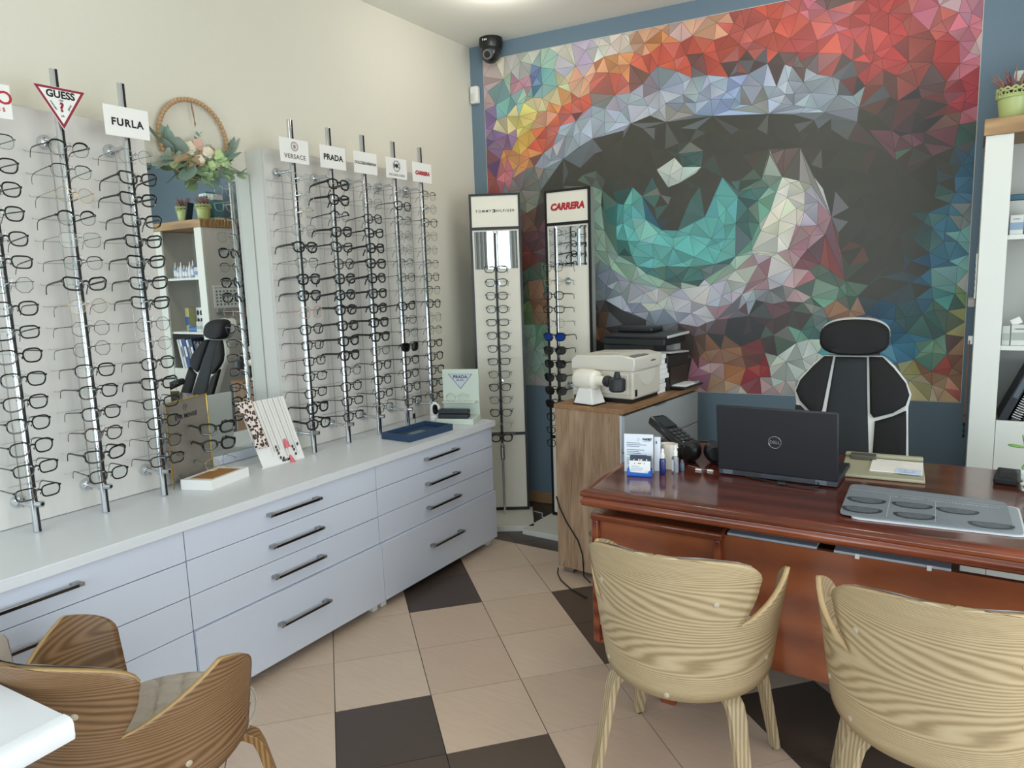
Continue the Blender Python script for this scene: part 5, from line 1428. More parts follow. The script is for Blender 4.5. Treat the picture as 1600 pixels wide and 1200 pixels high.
t = display_stand(-2.5425, 3.805, R(31.1), 'tall black-framed display stand in the corner with small dark spaced lettering', '', 'RKKKRKKRMKMKLT', 0.10, (1.627, 0.0822),
                  'the floor stand nearer the corner', False)
letter('lettering', 'TOMMY', 0.022, INK, t, (-0.072, -0.0095, 1.992), (1, 0, 0), UP, spacing=1.45, bold=0.0003)
letter('lettering', 'HILFIGER', 0.022, INK, t, (0.066, -0.0095, 1.992), (1, 0, 0), UP, spacing=1.35, bold=0.0003)
MB().box(-0.016, 0.004, -0.0098, -0.0085, 1.984, 1.988).box(-0.016, 0.004, -0.0098, -0.0085, 1.998, 2.002).box(-0.006, 0.004, -0.0098, -0.0085, 1.988, 1.998).build('flag_mark', INK, t)
t = display_stand(-2.055, 3.866, R(-0.9), 'tall black-framed display stand with bold red lettering before the mural', '', 'MGKRSUDDDDDKRK', 0.15, (1.620, 0.0812),
                  'the floor stand with red lettering', True)
letter('lettering', 'CARRERA', 0.054, RED_INK, t, (0.0, -0.0095, 1.985), (1, 0, 0), UP, bold=0.0032, shear=0.22, sx=0.98)

# cords on the floor behind the stands
WC = thing('charging_cable', 'thin white cable on the floor between the two display stands', 'cable', (-2.3, 3.9, 0))
MB().tube([(-2.40, 3.94, 0.004), (-2.33, 3.93, 0.004), (-2.29, 3.86, 0.004), (-2.24, 3.86, 0.004), (-2.21, 3.93, 0.03), (-2.19, 3.98, 0.05)], 0.0035, 6).build('cable', WHITE_PL, WC, world=True)

# ================================================================= oak-effect chest with grey fronts
CH_R = -R(5)
CHM = Matrix.Translation((-1.775, 3.15, 0)) @ Matrix.Rotation(CH_R, 4, 'Z')
t = thing('side_cabinet', 'oak-effect sideboard with grey doors standing left of the desk', 'cabinet', (-1.775, 3.15, 0), CH_R)
OAKC = fibre_wood('wotan_oak', '#85694e', '#bfa283', '#a3866a', 'Z')
OAKT = fibre_wood('wotan_oak_top', '#80603e', '#b08c64', '#966f4b', 'Y')
CW, CD_, CHH = 0.40, 0.90, 0.915
MB().box(0.0, CW - 0.022, 0.0, 0.022, 0.035, CHH - 0.022).build('end_panel', OAKC, t, bevel=0.001)
MB().box(0.0, CW - 0.022, CD_ - 0.022, CD_, 0.035, CHH - 0.022).build('end_panel', OAKC, t)
MB().box(0.0, 0.02, 0.022, CD_ - 0.022, 0.035, CHH - 0.022).build('back_panel', OAKC, t)
MB().box(-0.004, CW + 0.002, -0.004, CD_ + 0.004, CHH - 0.022, CHH).build('top_board', OAKT, t, bevel=0.001)
MB().box(0.02, CW - 0.022, 0.022, CD_ - 0.022, 0.035, 0.06).build('floor_board', OAKC, t)
MB().box(CW - 0.024, CW - 0.014, 0.004, 0.022, 0.04, CHH - 0.03).build('white_edge', WHITE_LAM, t)
GREYD = mat('grey_door_lacquer', '#a3a6a4', 0.35)
dr = MB().box(CW - 0.02, CW, 0.012, CD_ - 0.002, 0.70, CHH - 0.034).build('flap_door', GREYD, t, bevel=0.001)
MB().box(CW - 0.006, CW + 0.004, 0.34, 0.46, CHH - 0.036, CHH - 0.028).build('edge_pull', STEEL, dr)
MB().box(CW - 0.02, CW, 0.012, CD_ / 2 - 0.002, 0.045, 0.695).build('door', GREYD, t, bevel=0.001)
MB().box(CW - 0.02, CW, CD_ / 2 + 0.002, CD_ - 0.002, 0.045, 0.695).build('door', GREYD, t, bevel=0.001)
for a, b in ((0.02, 0.02), (0.30, 0.02), (0.02, CD_ - 0.06), (0.30, CD_ - 0.06)):
    MB().box(a, a + 0.06, b, b + 0.035, 0, 0.035).build('foot', STEEL, t, bevel=0.002)
ZC = CHH + 0.001


def chest_thing(name, label, cat, x, y, rot=0.0, z=ZC):
    p_ = CHM @ Vector((x, y, z))
    return thing(name, label, cat, tuple(p_), CH_R + rot)


# white instrument with black knob (front left of the chest top)
t = chest_thing('lens_meter', 'white bench instrument with round body and black knob on the sideboard', 'instrument', 0.165, 0.075, R(-8))
MB().add([(-0.062, -0.052, 0.006), (0.062, -0.052, 0.006), (0.062, 0.052, 0.006), (-0.062, 0.052, 0.006), (-0.04, -0.035, 0.085), (0.04, -0.035, 0.085), (0.04, 0.035, 0.085), (-0.04, 0.035, 0.085)],
         [(0, 3, 2, 1), (4, 5, 6, 7), (0, 1, 5, 4), (1, 2, 6, 5), (2, 3, 7, 6), (3, 0, 4, 7)]).build('pedestal', WHITE_PL, t, bevel=0.003)
MB().box(-0.064, 0.064, -0.054, 0.054, 0, 0.006).build('base_pad', BLACK, t)
MX = Matrix.Rotation(R(90), 4, 'Y')
MB().lathe([(0, -0.082), (0.034, -0.08), (0.05, -0.066), (0.054, -0.05), (0.054, 0.02), (0.05, 0.05), (0.036, 0.062), (0, 0.064)], c=(-0.005, 0, 0.125), n=28, M=MX, cap=False).build('drum', mat('aged_white_plastic', '#ebe6d8', 0.4), t)
MB().lathe([(0.024, 0.05), (0.024, 0.115), (0.0, 0.115)], c=(0, 0, 0.125), n=20, M=MX, cap=False).build('arm', mat('aged_white_plastic', '#ebe6d8', 0.4), t)
KN = mat('dark_knob_plastic', '#26282b', 0.5)
MB().lathe([(0, 0.105), (0.026, 0.105), (0.03, 0.12), (0.024, 0.14), (0, 0.142)], c=(0, 0, 0.125), n=20, M=MX, cap=False).build('collar', KN, t)
MB().lathe([(0, 0.078), (0.032, 0.078), (0.041, 0.086), (0.042, 0.135), (0.037, 0.143), (0.02, 0.147), (0.017, 0.155), (0.012, 0.176), (0, 0.178)], c=(0.178, 0, 0.0), n=28, cap=False).build('knob', KN, t)

# beige laser printer
t = chest_thing('laser_printer', 'beige boxy laser printer on the sideboard behind the white instrument', 'printer', 0.205, 0.315, R(0))
BEI = mat('beige_printer_plastic', '#cfc9bb', 0.5)
BEI2 = mat('beige_printer_panel', '#d8d3c7', 0.45)
MB().box(-0.20, 0.165, -0.155, 0.155, 0.02, 0.165).build('body', BEI, t, bevel=0.012, bseg=3)
prof = [(-0.20, 0.163), (0.168, 0.163), (0.176, 0.20), (0.172, 0.232), (0.10, 0.245), (-0.17, 0.236), (-0.20, 0.215)]
MB().prism(prof, lambda a, b, d: (a, d, b), -0.158, 0.158).build('upper_housing', BEI2, t, bevel=0.006)
MB().box(-0.19, 0.15, -0.150, 0.150, 0.0, 0.022).build('base', BLACK, t)
MB().box(-0.185, 0.14, -0.162, -0.153, 0.045, 0.15).build('front_cover', BEI2, t, bevel=0.004)
MB().add([(-0.06, -0.165, 0.10), (0.01, -0.165, 0.155), (0.04, -0.165, 0.155), (-0.02, -0.165, 0.10)], [(0, 1, 2, 3)]).build('cover_crease', BEI, t, smooth=0)
MB().box(0.06, 0.155, -0.14, 0.02, 0.236, 0.2435, M=Matrix.Rotation(R(2), 4, 'Y')).build('control_panel', mat('grey_keypad', '#6c6e6a', 0.5), t)
for k in range(4):
    MB().box(0.075 + 0.02 * k, 0.088 + 0.02 * k, -0.12, -0.02, 0.243, 0.2455, M=Matrix.Rotation(R(2), 4, 'Y')).build('key', mat('keypad_key', '#8e908a', 0.5), t)
MB().prism([(x_ * 0.09, 0.16 + y_ * 0.08) for x_, y_ in [(cos(q), sin(q)) for q in [pi + pi * k / 12 for k in range(13)]]], lambda a, b, d: (d, a, b), 0.1645, 0.168).build('side_scoop', BEI2, t)
MB().box(0.1645, 0.168, -0.135, -0.115, 0.035, 0.07).build('power_switch', BLACK, t)
MB().tube([(0.1, -0.05, 0.243), (-0.02, -0.03, 0.2455), (-0.14, -0.06, 0.238)], 0.002, 5).build('paper_slot', BEI, t)
fine_print('maker_mark', 6, 0.014, INK, t, (0.1765, 0.05, 0.205), (0, 1, 0), UP)
# paper stack
t = chest_thing('paper_stack', 'tall stack of white paper packs between the two printers', 'paper', 0.235, 0.545, 0)
rs = random.Random(4)
for k in range(8):
    dx, dy = rs.uniform(-.012, .012), rs.uniform(-.008, .008)
    MB().box(-0.11 + dx, 0.11 + dx, -0.055 + dy, 0.055 + dy, 0.0265 * k, 0.0265 * (k + 1) - 0.0012).build('paper_pack', PAPER, t, bevel=0.001)
# black multifunction printer at the back
t = chest_thing('multifunction_printer', 'black multifunction printer with paper tray at the back of the sideboard', 'printer', 0.16, 0.735, 0)
PB = mat('dark_printer_plastic', '#202224', 0.45)
MB().box(-0.22, 0.185, -0.125, 0.15, 0.0, 0.20).build('body', PB, t, bevel=0.006)
MB().box(0.186, 0.19, -0.10, 0.13, 0.03, 0.13).build('side_panel', mat('brown_black_panel', '#2c2624', 0.4), t)
MB().box(0.0, 0.20, -0.125, 0.12, 0.202, 0.212, M=Matrix.Rotation(R(-3), 4, 'X')).build('output_tray', mat('pale_grey_tray', '#b4b4b0', 0.4), t, bevel=0.003)
MB().box(-0.22, 0.17, -0.13, 0.15, 0.250, 0.295).build('scanner', PB, t, bevel=0.008)
MB().box(-0.22, 0.10, -0.12, 0.15, 0.20, 0.252).build('neck', PB, t)
MB().box(0.10, 0.15, 0.04, 0.12, 0.212, 0.252).build('hinge_post', mat('grey_plastic', '#9a9c9c', 0.4), t)
MB().box(-0.21, 0.19, -0.135, 0.16, 0.296, 0.312, M=Matrix.Translation((0, 0, 0.0)) @ Matrix.Rotation(R(1.5), 4, 'X')).build('lid', PB, t, bevel=0.005)
MB().box(0.185, 0.196, -0.13, 0.15, 0.298, 0.312, M=Matrix.Rotation(R(1.5), 4, 'X')).build('lid_trim', mat('silver_trim', '#c8cac8', 0.3), t, bevel=0.002)
MB().box(-0.20, 0.03, 0.0, 0.15, 0.312, 0.345).build('document_feeder', PB, t, bevel=0.012, bseg=3)
MB().box(0.16, 0.285, -0.09, 0.13, 0.012, 0.022).build('paper_tray', PB, t, bevel=0.003)
for k in range(3):
    MB().box(0.165, 0.27 - 0.006 * k, -0.075 + 0.01 * k, 0.105, 0.0225 + 0.002 * k, 0.0242 + 0.002 * k).build('sheet', PAPER, t)
MB().box(0.262, 0.275, 0.06, 0.10, 0.022, 0.036).build('paper_stop', mat('grey_plastic', '#9a9c9c', 0.4), t, bevel=0.002)
# black cable running down the chest end
t = thing('power_cable', 'black cable hanging down the oak end of the sideboard to the floor', 'cable', (-1.7, 3.1, 0))
P_ = lambda x, z, d=0.006: tuple(CHM @ Vector((x, -d, z)))
MB().tube([P_(0.0, 0.42), P_(0.02, 0.36), P_(0.06, 0.29), P_(0.13, 0.20), P_(0.155, 0.13), P_(0.16, 0.05), P_(0.17, 0.02, 0.02), P_(0.23, 0.01, 0.05)], 0.0035, 6).build('cable', BLACK, t, world=True)
MB().tube([P_(0.01, 0.03, 0.02), P_(0.02, 0.006, 0.04), P_(0.08, 0.006, 0.10), P_(0.18, 0.006, 0.16), P_(0.3, 0.006, 0.2)], 0.0035, 6).build('cable', BLACK, t, world=True)

# ================================================================= reddish wooden desk
DZ = 0.80
CHERRY = wood('cherry_veneer', '#5c2614', '#924a28', '#783820', axis='Z', scale=2.2, distort=5, stretch=(0.35, 1.2, 1.6), rough=0.22, coat=0.35, fine=0.5)
CHERRY_D = wood('dark_cherry_top', '#4c2014', '#6c3220', '#5c281a', axis='Y', scale=2.2, distort=4, stretch=(0.35, 1.2, 1.6), rough=0.16, coat=0.4, fine=0.5)
CHERRY_P = wood('cherry_panel', '#80442a', '#a35c36', '#925030', axis='Z', scale=1.6, distort=4, stretch=(0.5, 1, 1.2), rough=0.28, coat=0.25, fine=0.5)
t = thing('office_desk', 'large polished reddish-brown wooden desk with rounded moulded edge', 'desk', (-0.2, 2.65, 0))
XL, XR, YF, YB = -1.142, 0.78, 2.192, 3.115
top = [(XL + 0.03, YF + 0.045), (XR - 0.045, YF + 0.045), (XR - 0.045, YB - 0.03), (XL - 0.03, YB - 0.03)]
MB().prism(top, lambda a, b, d: (a, b, d), DZ - 0.036, DZ).build('top_board', CHERRY_D, t, world=True)
# moulded rim: bullnose, groove, lower ogee swept round the top
prof = [(0.046, 0.0), (0.012, -0.001), (0.003, -0.008), (0.0, -0.016), (0.002, -0.024), (0.008, -0.028), (0.0075, -0.032), (0.003, -0.036), (0.001, -0.046), (0.006, -0.058), (0.018, -0.064), (0.046, -0.064)]
corners = [(XL, YF), (XR, YF), (XR, YB), (XL - 0.062, YB)]
cenp = Vector((-0.2, 2.65))
m = MB()
np_ = len(prof)
for cx, cy in corners:
    sx = 1 if cx < cenp.x else -1
    sy = 1 if cy < cenp.y else -1
    for d, z in prof:
        m.v.append((cx + sx * d, cy + sy * d, DZ + z))
for k in range(4):
    l = (k + 1) % 4
    for i in range(np_ - 1):
        m.f.append((k * np_ + i, k * np_ + i + 1, l * np_ + i + 1, l * np_ + i))
m.build('edge_moulding', CHERRY, t, world=True, smooth=50)
MB().box(XL + 0.06, XR - 0.06, YF + 0.06, YB - 0.06, DZ - 0.06, DZ - 0.036).build('under_board', CHERRY_D, t, world=True)


def pedestal(x0, x1, name):
    p_ = MB().box(x0, x1, YF + 0.085, YB - 0.10, 0.20, DZ - 0.12).build(name, CHERRY_P, t, world=True)
    MB().box(x0 - 0.018, x1 + 0.012, YF + 0.062, YB - 0.08, DZ - 0.132, DZ - 0.104).build('cap_moulding', CHERRY, p_, world=True, bevel=0.009, bseg=3)
    for xa, xb in ((x0 - 0.012, x0 + 0.016), (x1 - 0.016, x1 + 0.006)):
        MB().box(xa, xb, YF + 0.066, YF + 0.10, 0.19, DZ - 0.13).build('corner_post', CHERRY, p_, world=True, bevel=0.006, bseg=3)
    MB().box(x0, x1, YF + 0.075, YB - 0.1, 0.185, 0.20).build('bottom_rail', CHERRY, p_, world=True, bevel=0.003)
    for xx, yy in ((x0 + 0.24, YF + 0.10), (x1 - 0.06, YB - 0.2), (x0 + 0.05, YB - 0.2)):
        MB().box(xx, xx + 0.055, yy, yy + 0.055, 0, 0.19).build('leg', CHERRY, p_, world=True, bevel=0.004)
    return p_


pedestal(-1.118, -0.66, 'pedestal')
pedestal(0.36, 0.74, 'pedestal')
MB().box(-0.66, 0.36, YF + 0.10, YF + 0.12, 0.24, DZ - 0.118).build('modesty_panel', CHERRY_P, t, world=True)
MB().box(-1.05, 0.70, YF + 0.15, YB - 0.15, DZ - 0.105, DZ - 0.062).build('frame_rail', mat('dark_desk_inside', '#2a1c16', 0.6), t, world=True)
# papers lying in the gap under the desk top
t = thing('paper_folder', 'pale blue-grey folder lying in the gap under the desk top', 'folder', (-0.3, YF + 0.13, DZ - 0.117))
MB().box(-0.64, -0.36, YF + 0.099, YF + 0.22, DZ - 0.1165, DZ - 0.108).build('folder', mat('pale_folder', '#aeb6c0', 0.6), t, world=True, bevel=0.001)
t = thing('plastic_tray', 'thin white plastic strip with clips under the desk top', 'tray', (-0.1, YF + 0.13, DZ - 0.117))
MB().box(-0.31, 0.0, YF + 0.098, YF + 0.2, DZ - 0.1165, DZ - 0.109).build('strip', mat('pale_strip', '#b4bcc8', 0.5), t, world=True)
for xx in (-0.25, -0.06):
    MB().box(xx, xx + 0.012, YF + 0.094, YF + 0.1, DZ - 0.124, DZ - 0.108).build('clip', WHITE_PL, t, world=True)

ZD = DZ + 0.0008
# ---- laptop
t = thing('laptop', 'large black laptop seen from behind, open on the desk', 'laptop', (-0.5535, 2.60, ZD), R(-1.0))
LB = mat('black_laptop_lid', '#1e1f24', 0.42, noise=0.06, nscale=12)
MB().box(-0.207, 0.207, 0.0, 0.275, 0.002, 0.026).build('base', LB, t, bevel=0.004)
MB().box(-0.207, 0.207, -0.004, 0.004, 0.004, 0.027).build('rear_edge', mat('grey_laptop_rear', '#34373e', 0.4), t, bevel=0.002)
for a, b in ((-0.19, -0.155), (0.135, 0.172)):
    MB().box(a, b, -0.006, 0.003, 0.006, 0.026).build('hinge_block', mat('steel_grey', '#5a6068', 0.35), t, bevel=0.001)
vt = MB()
for k in range(16):
    vt.box(-0.145 + 0.006 * k, -0.1415 + 0.006 * k, -0.0048, -0.0035, 0.009, 0.021)
vt.build('vent', BLACK, t)
lidM = Matrix.Translation((0, 0.004, 0.024)) @ Matrix.Rotation(R(7), 4, 'X')
MB().box(-0.209, 0.209, -0.012, 0.0, 0.0, 0.252, M=lidM).build('lid', LB, t, bevel=0.005, bseg=3)
MB().box(-0.195, 0.195, 0.0002, 0.001, 0.014, 0.243, M=lidM).build('screen', BLACK_GLOSS, t)
SILV = mat('silver_badge', '#b8bcc0', 0.25, 0.9)
m = MB()
m.tube([tuple(lidM @ Vector((0.022 * cos(q), -0.0128, 0.126 + 0.022 * sin(q)))) for q in [2 * pi * k / 32 for k in range(32)]], 0.0009, 5, closed=True)
bdg = m.build('badge_ring', SILV, t)
o_ = lidM @ Vector((0, -0.0127, 0.126))
letter('badge_lettering', 'DELL', 0.0165, SILV, t, tuple(o_), (1, 0, 0), (0, -sin(R(7)) * 1.0, cos(R(7))), bold=0.0005)
MB().box(-0.19, 0.19, 0.03, 0.15, 0.0262, 0.0275).build('keyboard', BLACK, t)
MB().tube([(0.145, -0.006, 0.014), (0.15, -0.03, 0.006), (0.11, -0.045, 0.004), (0.02, -0.035, 0.004), (-0.10, -0.005, 0.004), (-0.20, 0.05, 0.004), (-0.26, 0.13, 0.004), (-0.30, 0.18, 0.004)], 0.0024, 6).build('power_cord', BLACK, t)
MB().box(0.015, 0.045, -0.046, -0.032, 0.0, 0.011).build('cord_ferrite', BLACK, t, bevel=0.002)

# ---- brochure and card holders
t = thing('leaflet_holder', 'clear holder with a white printed price leaflet on the desk corner', 'holder', (-1.035, 2.50, ZD), R(14))
MB().box(-0.062, 0.05, 0.0, 0.002, 0.0, 0.150).build('leaflet', mat('cool_white_paper', '#e4eaf2', 0.7), t)
BI = mat('blue_grey_ink', '#6a7a94', 0.6)
lt = MB()
rt = random.Random(8)
for k in range(13):
    if k in (3, 8):
        continue
    lt.box(-0.052 + 0.0, -0.052 + rt.uniform(0.045, 0.078), -0.0006, 0.0, 0.114 - 0.0068 * k, 0.1162 - 0.0068 * k)
lt.build('print_lines', BI, t)
letter('lettering', 'PAKIET', 0.011, INK, t, (0.027, -0.0008, 0.130), (1, 0, 0), UP, bold=0.0007)
fine_print('small_print', 10, 0.004, BI, t, (0.027, -0.0008, 0.122), (1, 0, 0), UP)
MB().tube([(-0.006 + 0.0045 * cos(q), -0.0008, 0.129 + 0.0045 * sin(q)) for q in [2 * pi * k / 14 for k in range(12)]], 0.0005, 4).build('logo_ring', BI, t)
MB().box(0.05, 0.074, 0.03, 0.032, 0.0, 0.135).build('second_leaflet', mat('cool_white_paper', '#e4eaf2', 0.7), t)
MB().box(0.056, 0.060, 0.0292, 0.030, 0.108, 0.118).build('leaflet_mark', INK, t)
MB().box(-0.05, 0.05, -0.004, -0.003, 0.0, 0.06).build('front_lip', CLEAR, t)
t = thing('card_holder', 'bright blue card holder with business cards in front of the leaflet', 'card holder', (-1.018, 2.448, ZD), R(14))
BLU = mat('bright_blue_plastic', '#1660c0', 0.3)
MB().prism([(-0.045, 0.0), (0.047, 0.0), (0.047, 0.024), (0.038, 0.024), (0.034, 0.014), (-0.034, 0.016), (-0.036, 0.03), (-0.045, 0.03)], lambda a, b, d: (a, d, b), -0.012, -0.009).build('front', BLU, t)
MB().box(-0.045, 0.047, -0.012, 0.014, 0, 0.004).box(-0.045, 0.047, 0.011, 0.014, 0, 0.03).build('tray', BLU, t)
cM = Matrix.Rotation(R(-6), 4, 'X')
MB().box(-0.038, 0.042, -0.004, -0.002, 0.006, 0.058, M=cM).build('card', PAPER, t)
MB().box(-0.036, 0.044, 0.002, 0.004, 0.026, 0.078, M=cM).build('dark_card', mat('navy_card', '#2c3648', 0.5), t)
fine_print('card_print_heading', 9, 0.007, RED_INK, t, (0.002, 0.0002, 0.049), (1, 0, 0), (0, 0.1, 1))
fine_print('dark_card_print', 9, 0.009, PAPER, t, (0.004, 0.0072, 0.061), (1, 0, 0), (0, 0.1, 1))
cl_ = MB()
for k, w_ in enumerate((0.03, 0.045, 0.04)):
    cl_.box(-0.03, -0.03 + w_, -0.0048, -0.004, 0.036 - 0.007 * k, 0.0375 - 0.007 * k, M=cM)
cl_.build('card_print', BI, t)

# ---- two small pots with pens behind the leaflet
CRE = mat('cream_plastic', '#e8dfd2', 0.4)
for x, y, lab, r_ in ((-1.062, 2.575, 'pale pink-cream cup behind the leaflet, left', 0.03), (-0.955, 2.60, 'ivory oval cup behind the blue bottle', 0.025)):
    t = thing('pen_cup', lab, 'cup', (x, y, ZD))
    MB().lathe([(0.0, 0.0), (r_ * 0.8, 0.0), (r_, 0.09), (r_ * 1.06, 0.094), (r_ * 1.06, 0.1), (r_ * 0.95, 0.1), (r_ * 0.75, 0.006), (0, 0.006)], n=24, cap=False, M=Matrix.Diagonal((1.3, 0.9, 1, 1))).build('cup', CRE, t)
    MB().lathe([(0.0, 0.03), (r_ * 0.7, 0.03), (r_ * 0.8, 0.085), (0, 0.09)], n=16, cap=False).build('contents', mat('pink_paper', '#d8a8a0', 0.7), t)


def bottle(name, label, x, y, r_, hb, hc, body, cap, nozzle, lab_m=None):
    t = thing(name, label, 'bottle', (x, y, ZD))
    MB().lathe([(0.0, 0.0), (r_ * 0.92, 0.0), (r_, 0.003), (r_, hb - 0.012), (r_ * 0.86, hb - 0.004), (r_ * 0.5, hb), (0, hb)], n=24, cap=False).build('body', body, t)
    MB().lathe([(r_ * 0.62, hb - 0.001), (r_ * 0.68, hb), (r_ * 0.68, hb + hc * 0.45), (r_ * 0.45, hb + hc * 0.5), (r_ * 0.42, hb + hc), (0, hb + hc)], n=20, cap=False).build('pump_cap', cap, t)
    if nozzle:
        MB().cyl((0, 0, hb + hc * 0.82), (r_ * 0.9, -r_ * 0.3, hb + hc * 0.82), 0.003, n=8).build('nozzle', cap, t)
    if lab_m:
        MB().lathe([(r_ + 0.0004, 0.012), (r_ + 0.0004, hb - 0.018)], n=24, cap=False).build('label', lab_m, t)
    return t


bottle('spray_bottle', 'small dark blue bottle with white pump on the desk', -0.948, 2.508, 0.0125, 0.064, 0.036, mat('cobalt_bottle', '#1c2460', 0.2, coat=0.4), WHITE_PL, False)
bt = bottle('spray_bottle', 'small clear spray bottle with white pump beside the blue bottle', -0.915, 2.555, 0.0135, 0.066, 0.042, mat('clear_bottle', '#c8d0da', 0.08, trans=0.8), WHITE_PL, True, None)
MB().grid(lambda a, b: (0.0139 * cos(-pi * 0.95 + a * 1.3), 0.0139 * sin(-pi * 0.95 + a * 1.3), 0.008 + 0.044 * b), 8, 1).build('label', mat('white_label', '#e6e8ee', 0.5), bt)
bottle('spray_bottle', 'tiny grey-blue bottle half hidden behind the clear spray bottle', -0.898, 2.585, 0.009, 0.036, 0.008, mat('grey_blue_bottle', '#5e7286', 0.25, trans=0.3), mat('grey_blue_cap', '#5e7286', 0.3), False)

# ---- headphones
t = thing('headphones', 'black over-ear headphones lying beside the laptop', 'headphones', (-0.868, 2.74, ZD), R(10))
PAD = mat('black_leatherette', '#151517', 0.38, noise=0.1, nscale=80)
for s in (-1, 1):
    Mx = Matrix.Translation((s * 0.044, 0, 0.045)) @ Matrix.Rotation(R(s * 18), 4, 'Z') @ Matrix.Rotation(R(90), 4, 'X') @ Matrix.Rotation(R(s * 14), 4, 'Z') @ Matrix.Diagonal((0.86, 1.05, 1, 1))
    cup = MB().lathe([(0, 0.034), (0.026, 0.033), (0.038, 0.022), (0.041, 0.006), (0.041, -0.008), (0, -0.01)], n=28, M=Mx, cap=False).build('ear_cup', PAD, t)
    MB().lathe([(0.022, -0.008), (0.04, -0.009), (0.043, -0.018), (0.036, -0.028), (0.022, -0.024)], n=28, M=Mx, cap=False).build('ear_pad', MATT_BLACK, cup)
MB().tube([(0.085 * cos(q), 0.04 + 0.035 * sin(q), 0.05 + 0.02 * sin(q)) for q in [pi * k / 16 for k in range(17)]], 0.009, 8, flat=(0.5, 1.1)).build('headband', PAD, t)
t = thing('cable_ends', 'pair of thin pale cables with white plugs near the headphones', 'cable', (-0.84, 2.63, ZD))
MB().tube([(-0.90, 2.66, ZD + 0.003), (-0.86, 2.645, ZD + 0.003), (-0.83, 2.625, ZD + 0.003), (-0.80, 2.645, ZD + 0.003)], 0.0016, 5).build('cable', mat('grey_cable', '#8c8c8c', 0.5), t, world=True)
for q in ((-0.845, 2.62), (-0.80, 2.625)):
    MB().box(q[0] - 0.012, q[0] + 0.012, q[1] - 0.004, q[1] + 0.004, ZD, ZD + 0.006).build('plug', WHITE_PL, t, world=True, bevel=0.001)

# ---- black card terminal leaning against the sideboard
t = thing('card_terminal', 'black payment terminal propped up behind the bottles', 'terminal', (-1.02, 2.84, ZD), R(-28))
MB().box(-0.07, 0.09, -0.045, 0.045, 0.0, 0.055).build('cradle', BLACK, t, bevel=0.012, bseg=3)
tM = Matrix.Translation((-0.01, 0, 0.085)) @ Matrix.Rotation(R(22), 4, 'Y')
MB().box(-0.125, 0.11, -0.042, 0.042, -0.022, 0.022, M=tM).build('body', BLACK_GLOSS, t, bevel=0.016, bseg=3)
MB().box(-0.10, -0.02, -0.032, 0.032, 0.0222, 0.0245, M=tM).build('screen', mat('grey_screen', '#35393c', 0.15), t)
for i in range(4):
    for j in range(3):
        MB().box(0.0 + 0.024 * i, 0.017 + 0.024 * i, -0.034 + 0.024 * j, -0.016 + 0.024 * j, 0.022, 0.0255, M=tM).build('key', mat('dark_key', '#3c3e40', 0.5), t)

# ---- printed lens cards
t = thing('lens_chart_card', 'grey printed card showing pairs of lens shapes, on top near desk edge', 'card', (-0.08, 2.48, ZD + 0.005))
GC = mat('grey_card_print', '#7e858c', 0.4, noise=0.05)
qv = [Vector(p) for p in ((-0.300, 2.292, 0), (0.145, 2.345, 0), (0.136, 2.645, 0), (-0.312, 2.655, 0))]


def lc(a, b):
    return qv[0] * (1 - a) * (1 - b) + qv[1] * a * (1 - b) + qv[2] * a * b + qv[3] * (1 - a) * b


rc_ = superellipse(2, 2, 16, 40)
MB().prism([((lc(0.5 + a / 2, 0.5 + b / 2)).x, (lc(0.5 + a / 2, 0.5 + b / 2)).y) for a, b in rc_], lambda a, b, d: (a, b, ZD + d), 0.005, 0.0075).build('card', GC, t, world=True)
DKC = mat('dark_lens_print', '#33383e', 0.45)
MID = mat('mid_lens_print', '#5e656c', 0.45, noise=0.5, nscale=60)
for a, b in ((0.14, 0.52), (0.13, 0.22), (0.43, 0.52), (0.45, 0.20), (0.70, 0.50), (0.88, 0.16)):
    ol = superellipse(0.26, 0.27, 2.2, 20, lambda x_, y_: (x_, y_ if y_ < 0 else y_ * 0.4))
    MB().add([tuple(lc(a + x_, b + y_) + Vector((0, 0, ZD + 0.0078))) for x_, y_ in ol], [tuple(range(20))]).build('lens_outline', DKC, t, world=True, smooth=0)
    MB().add([tuple(lc(a + x_ * 0.8, b + y_ * 0.8) + Vector((0, 0, ZD + 0.0081))) for x_, y_ in ol], [tuple(range(20))]).build('lens_view', MID, t, world=True, smooth=0)
LTC = mat('light_grey_print', '#b4babe', 0.45)
st_ = MB()
for b0, b1 in ((0.80, 0.81), (0.90, 0.905)):
    st_.add([tuple(lc(a, b) + Vector((0, 0, ZD + 0.0079))) for a, b in ((0.02, b0), (0.98, b0), (0.98, b1), (0.02, b1))], [(0, 1, 2, 3)])
for a0 in (0.285, 0.57):
    st_.add([tuple(lc(a, b) + Vector((0, 0, ZD + 0.0079))) for a, b in ((a0, 0.05), (a0 + 0.004, 0.05), (a0 + 0.004, 0.7), (a0, 0.7))], [(0, 1, 2, 3)])
st_.build('print_rules', LTC, t, world=True, smooth=0)
fine_print('print_heading', 34, 0.014, LTC, t, tuple(lc(0.62, 0.72) + Vector((0, 0, ZD + 0.0081)) - ORG[t.name]), (-1, -0.03, 0), (0.02, -1, 0))
t = thing('desk_mat', 'pale grey mat with white edge under the lens chart card', 'mat', (-0.06, 2.46, ZD))
qv2 = [Vector(p) for p in ((-0.268, 2.283, 0), (0.172, 2.325, 0), (0.168, 2.615, 0), (-0.27, 2.60, 0))]
lc2 = lambda a, b: qv2[0] * (1 - a) * (1 - b) + qv2[1] * a * (1 - b) + qv2[2] * a * b + qv2[3] * (1 - a) * b
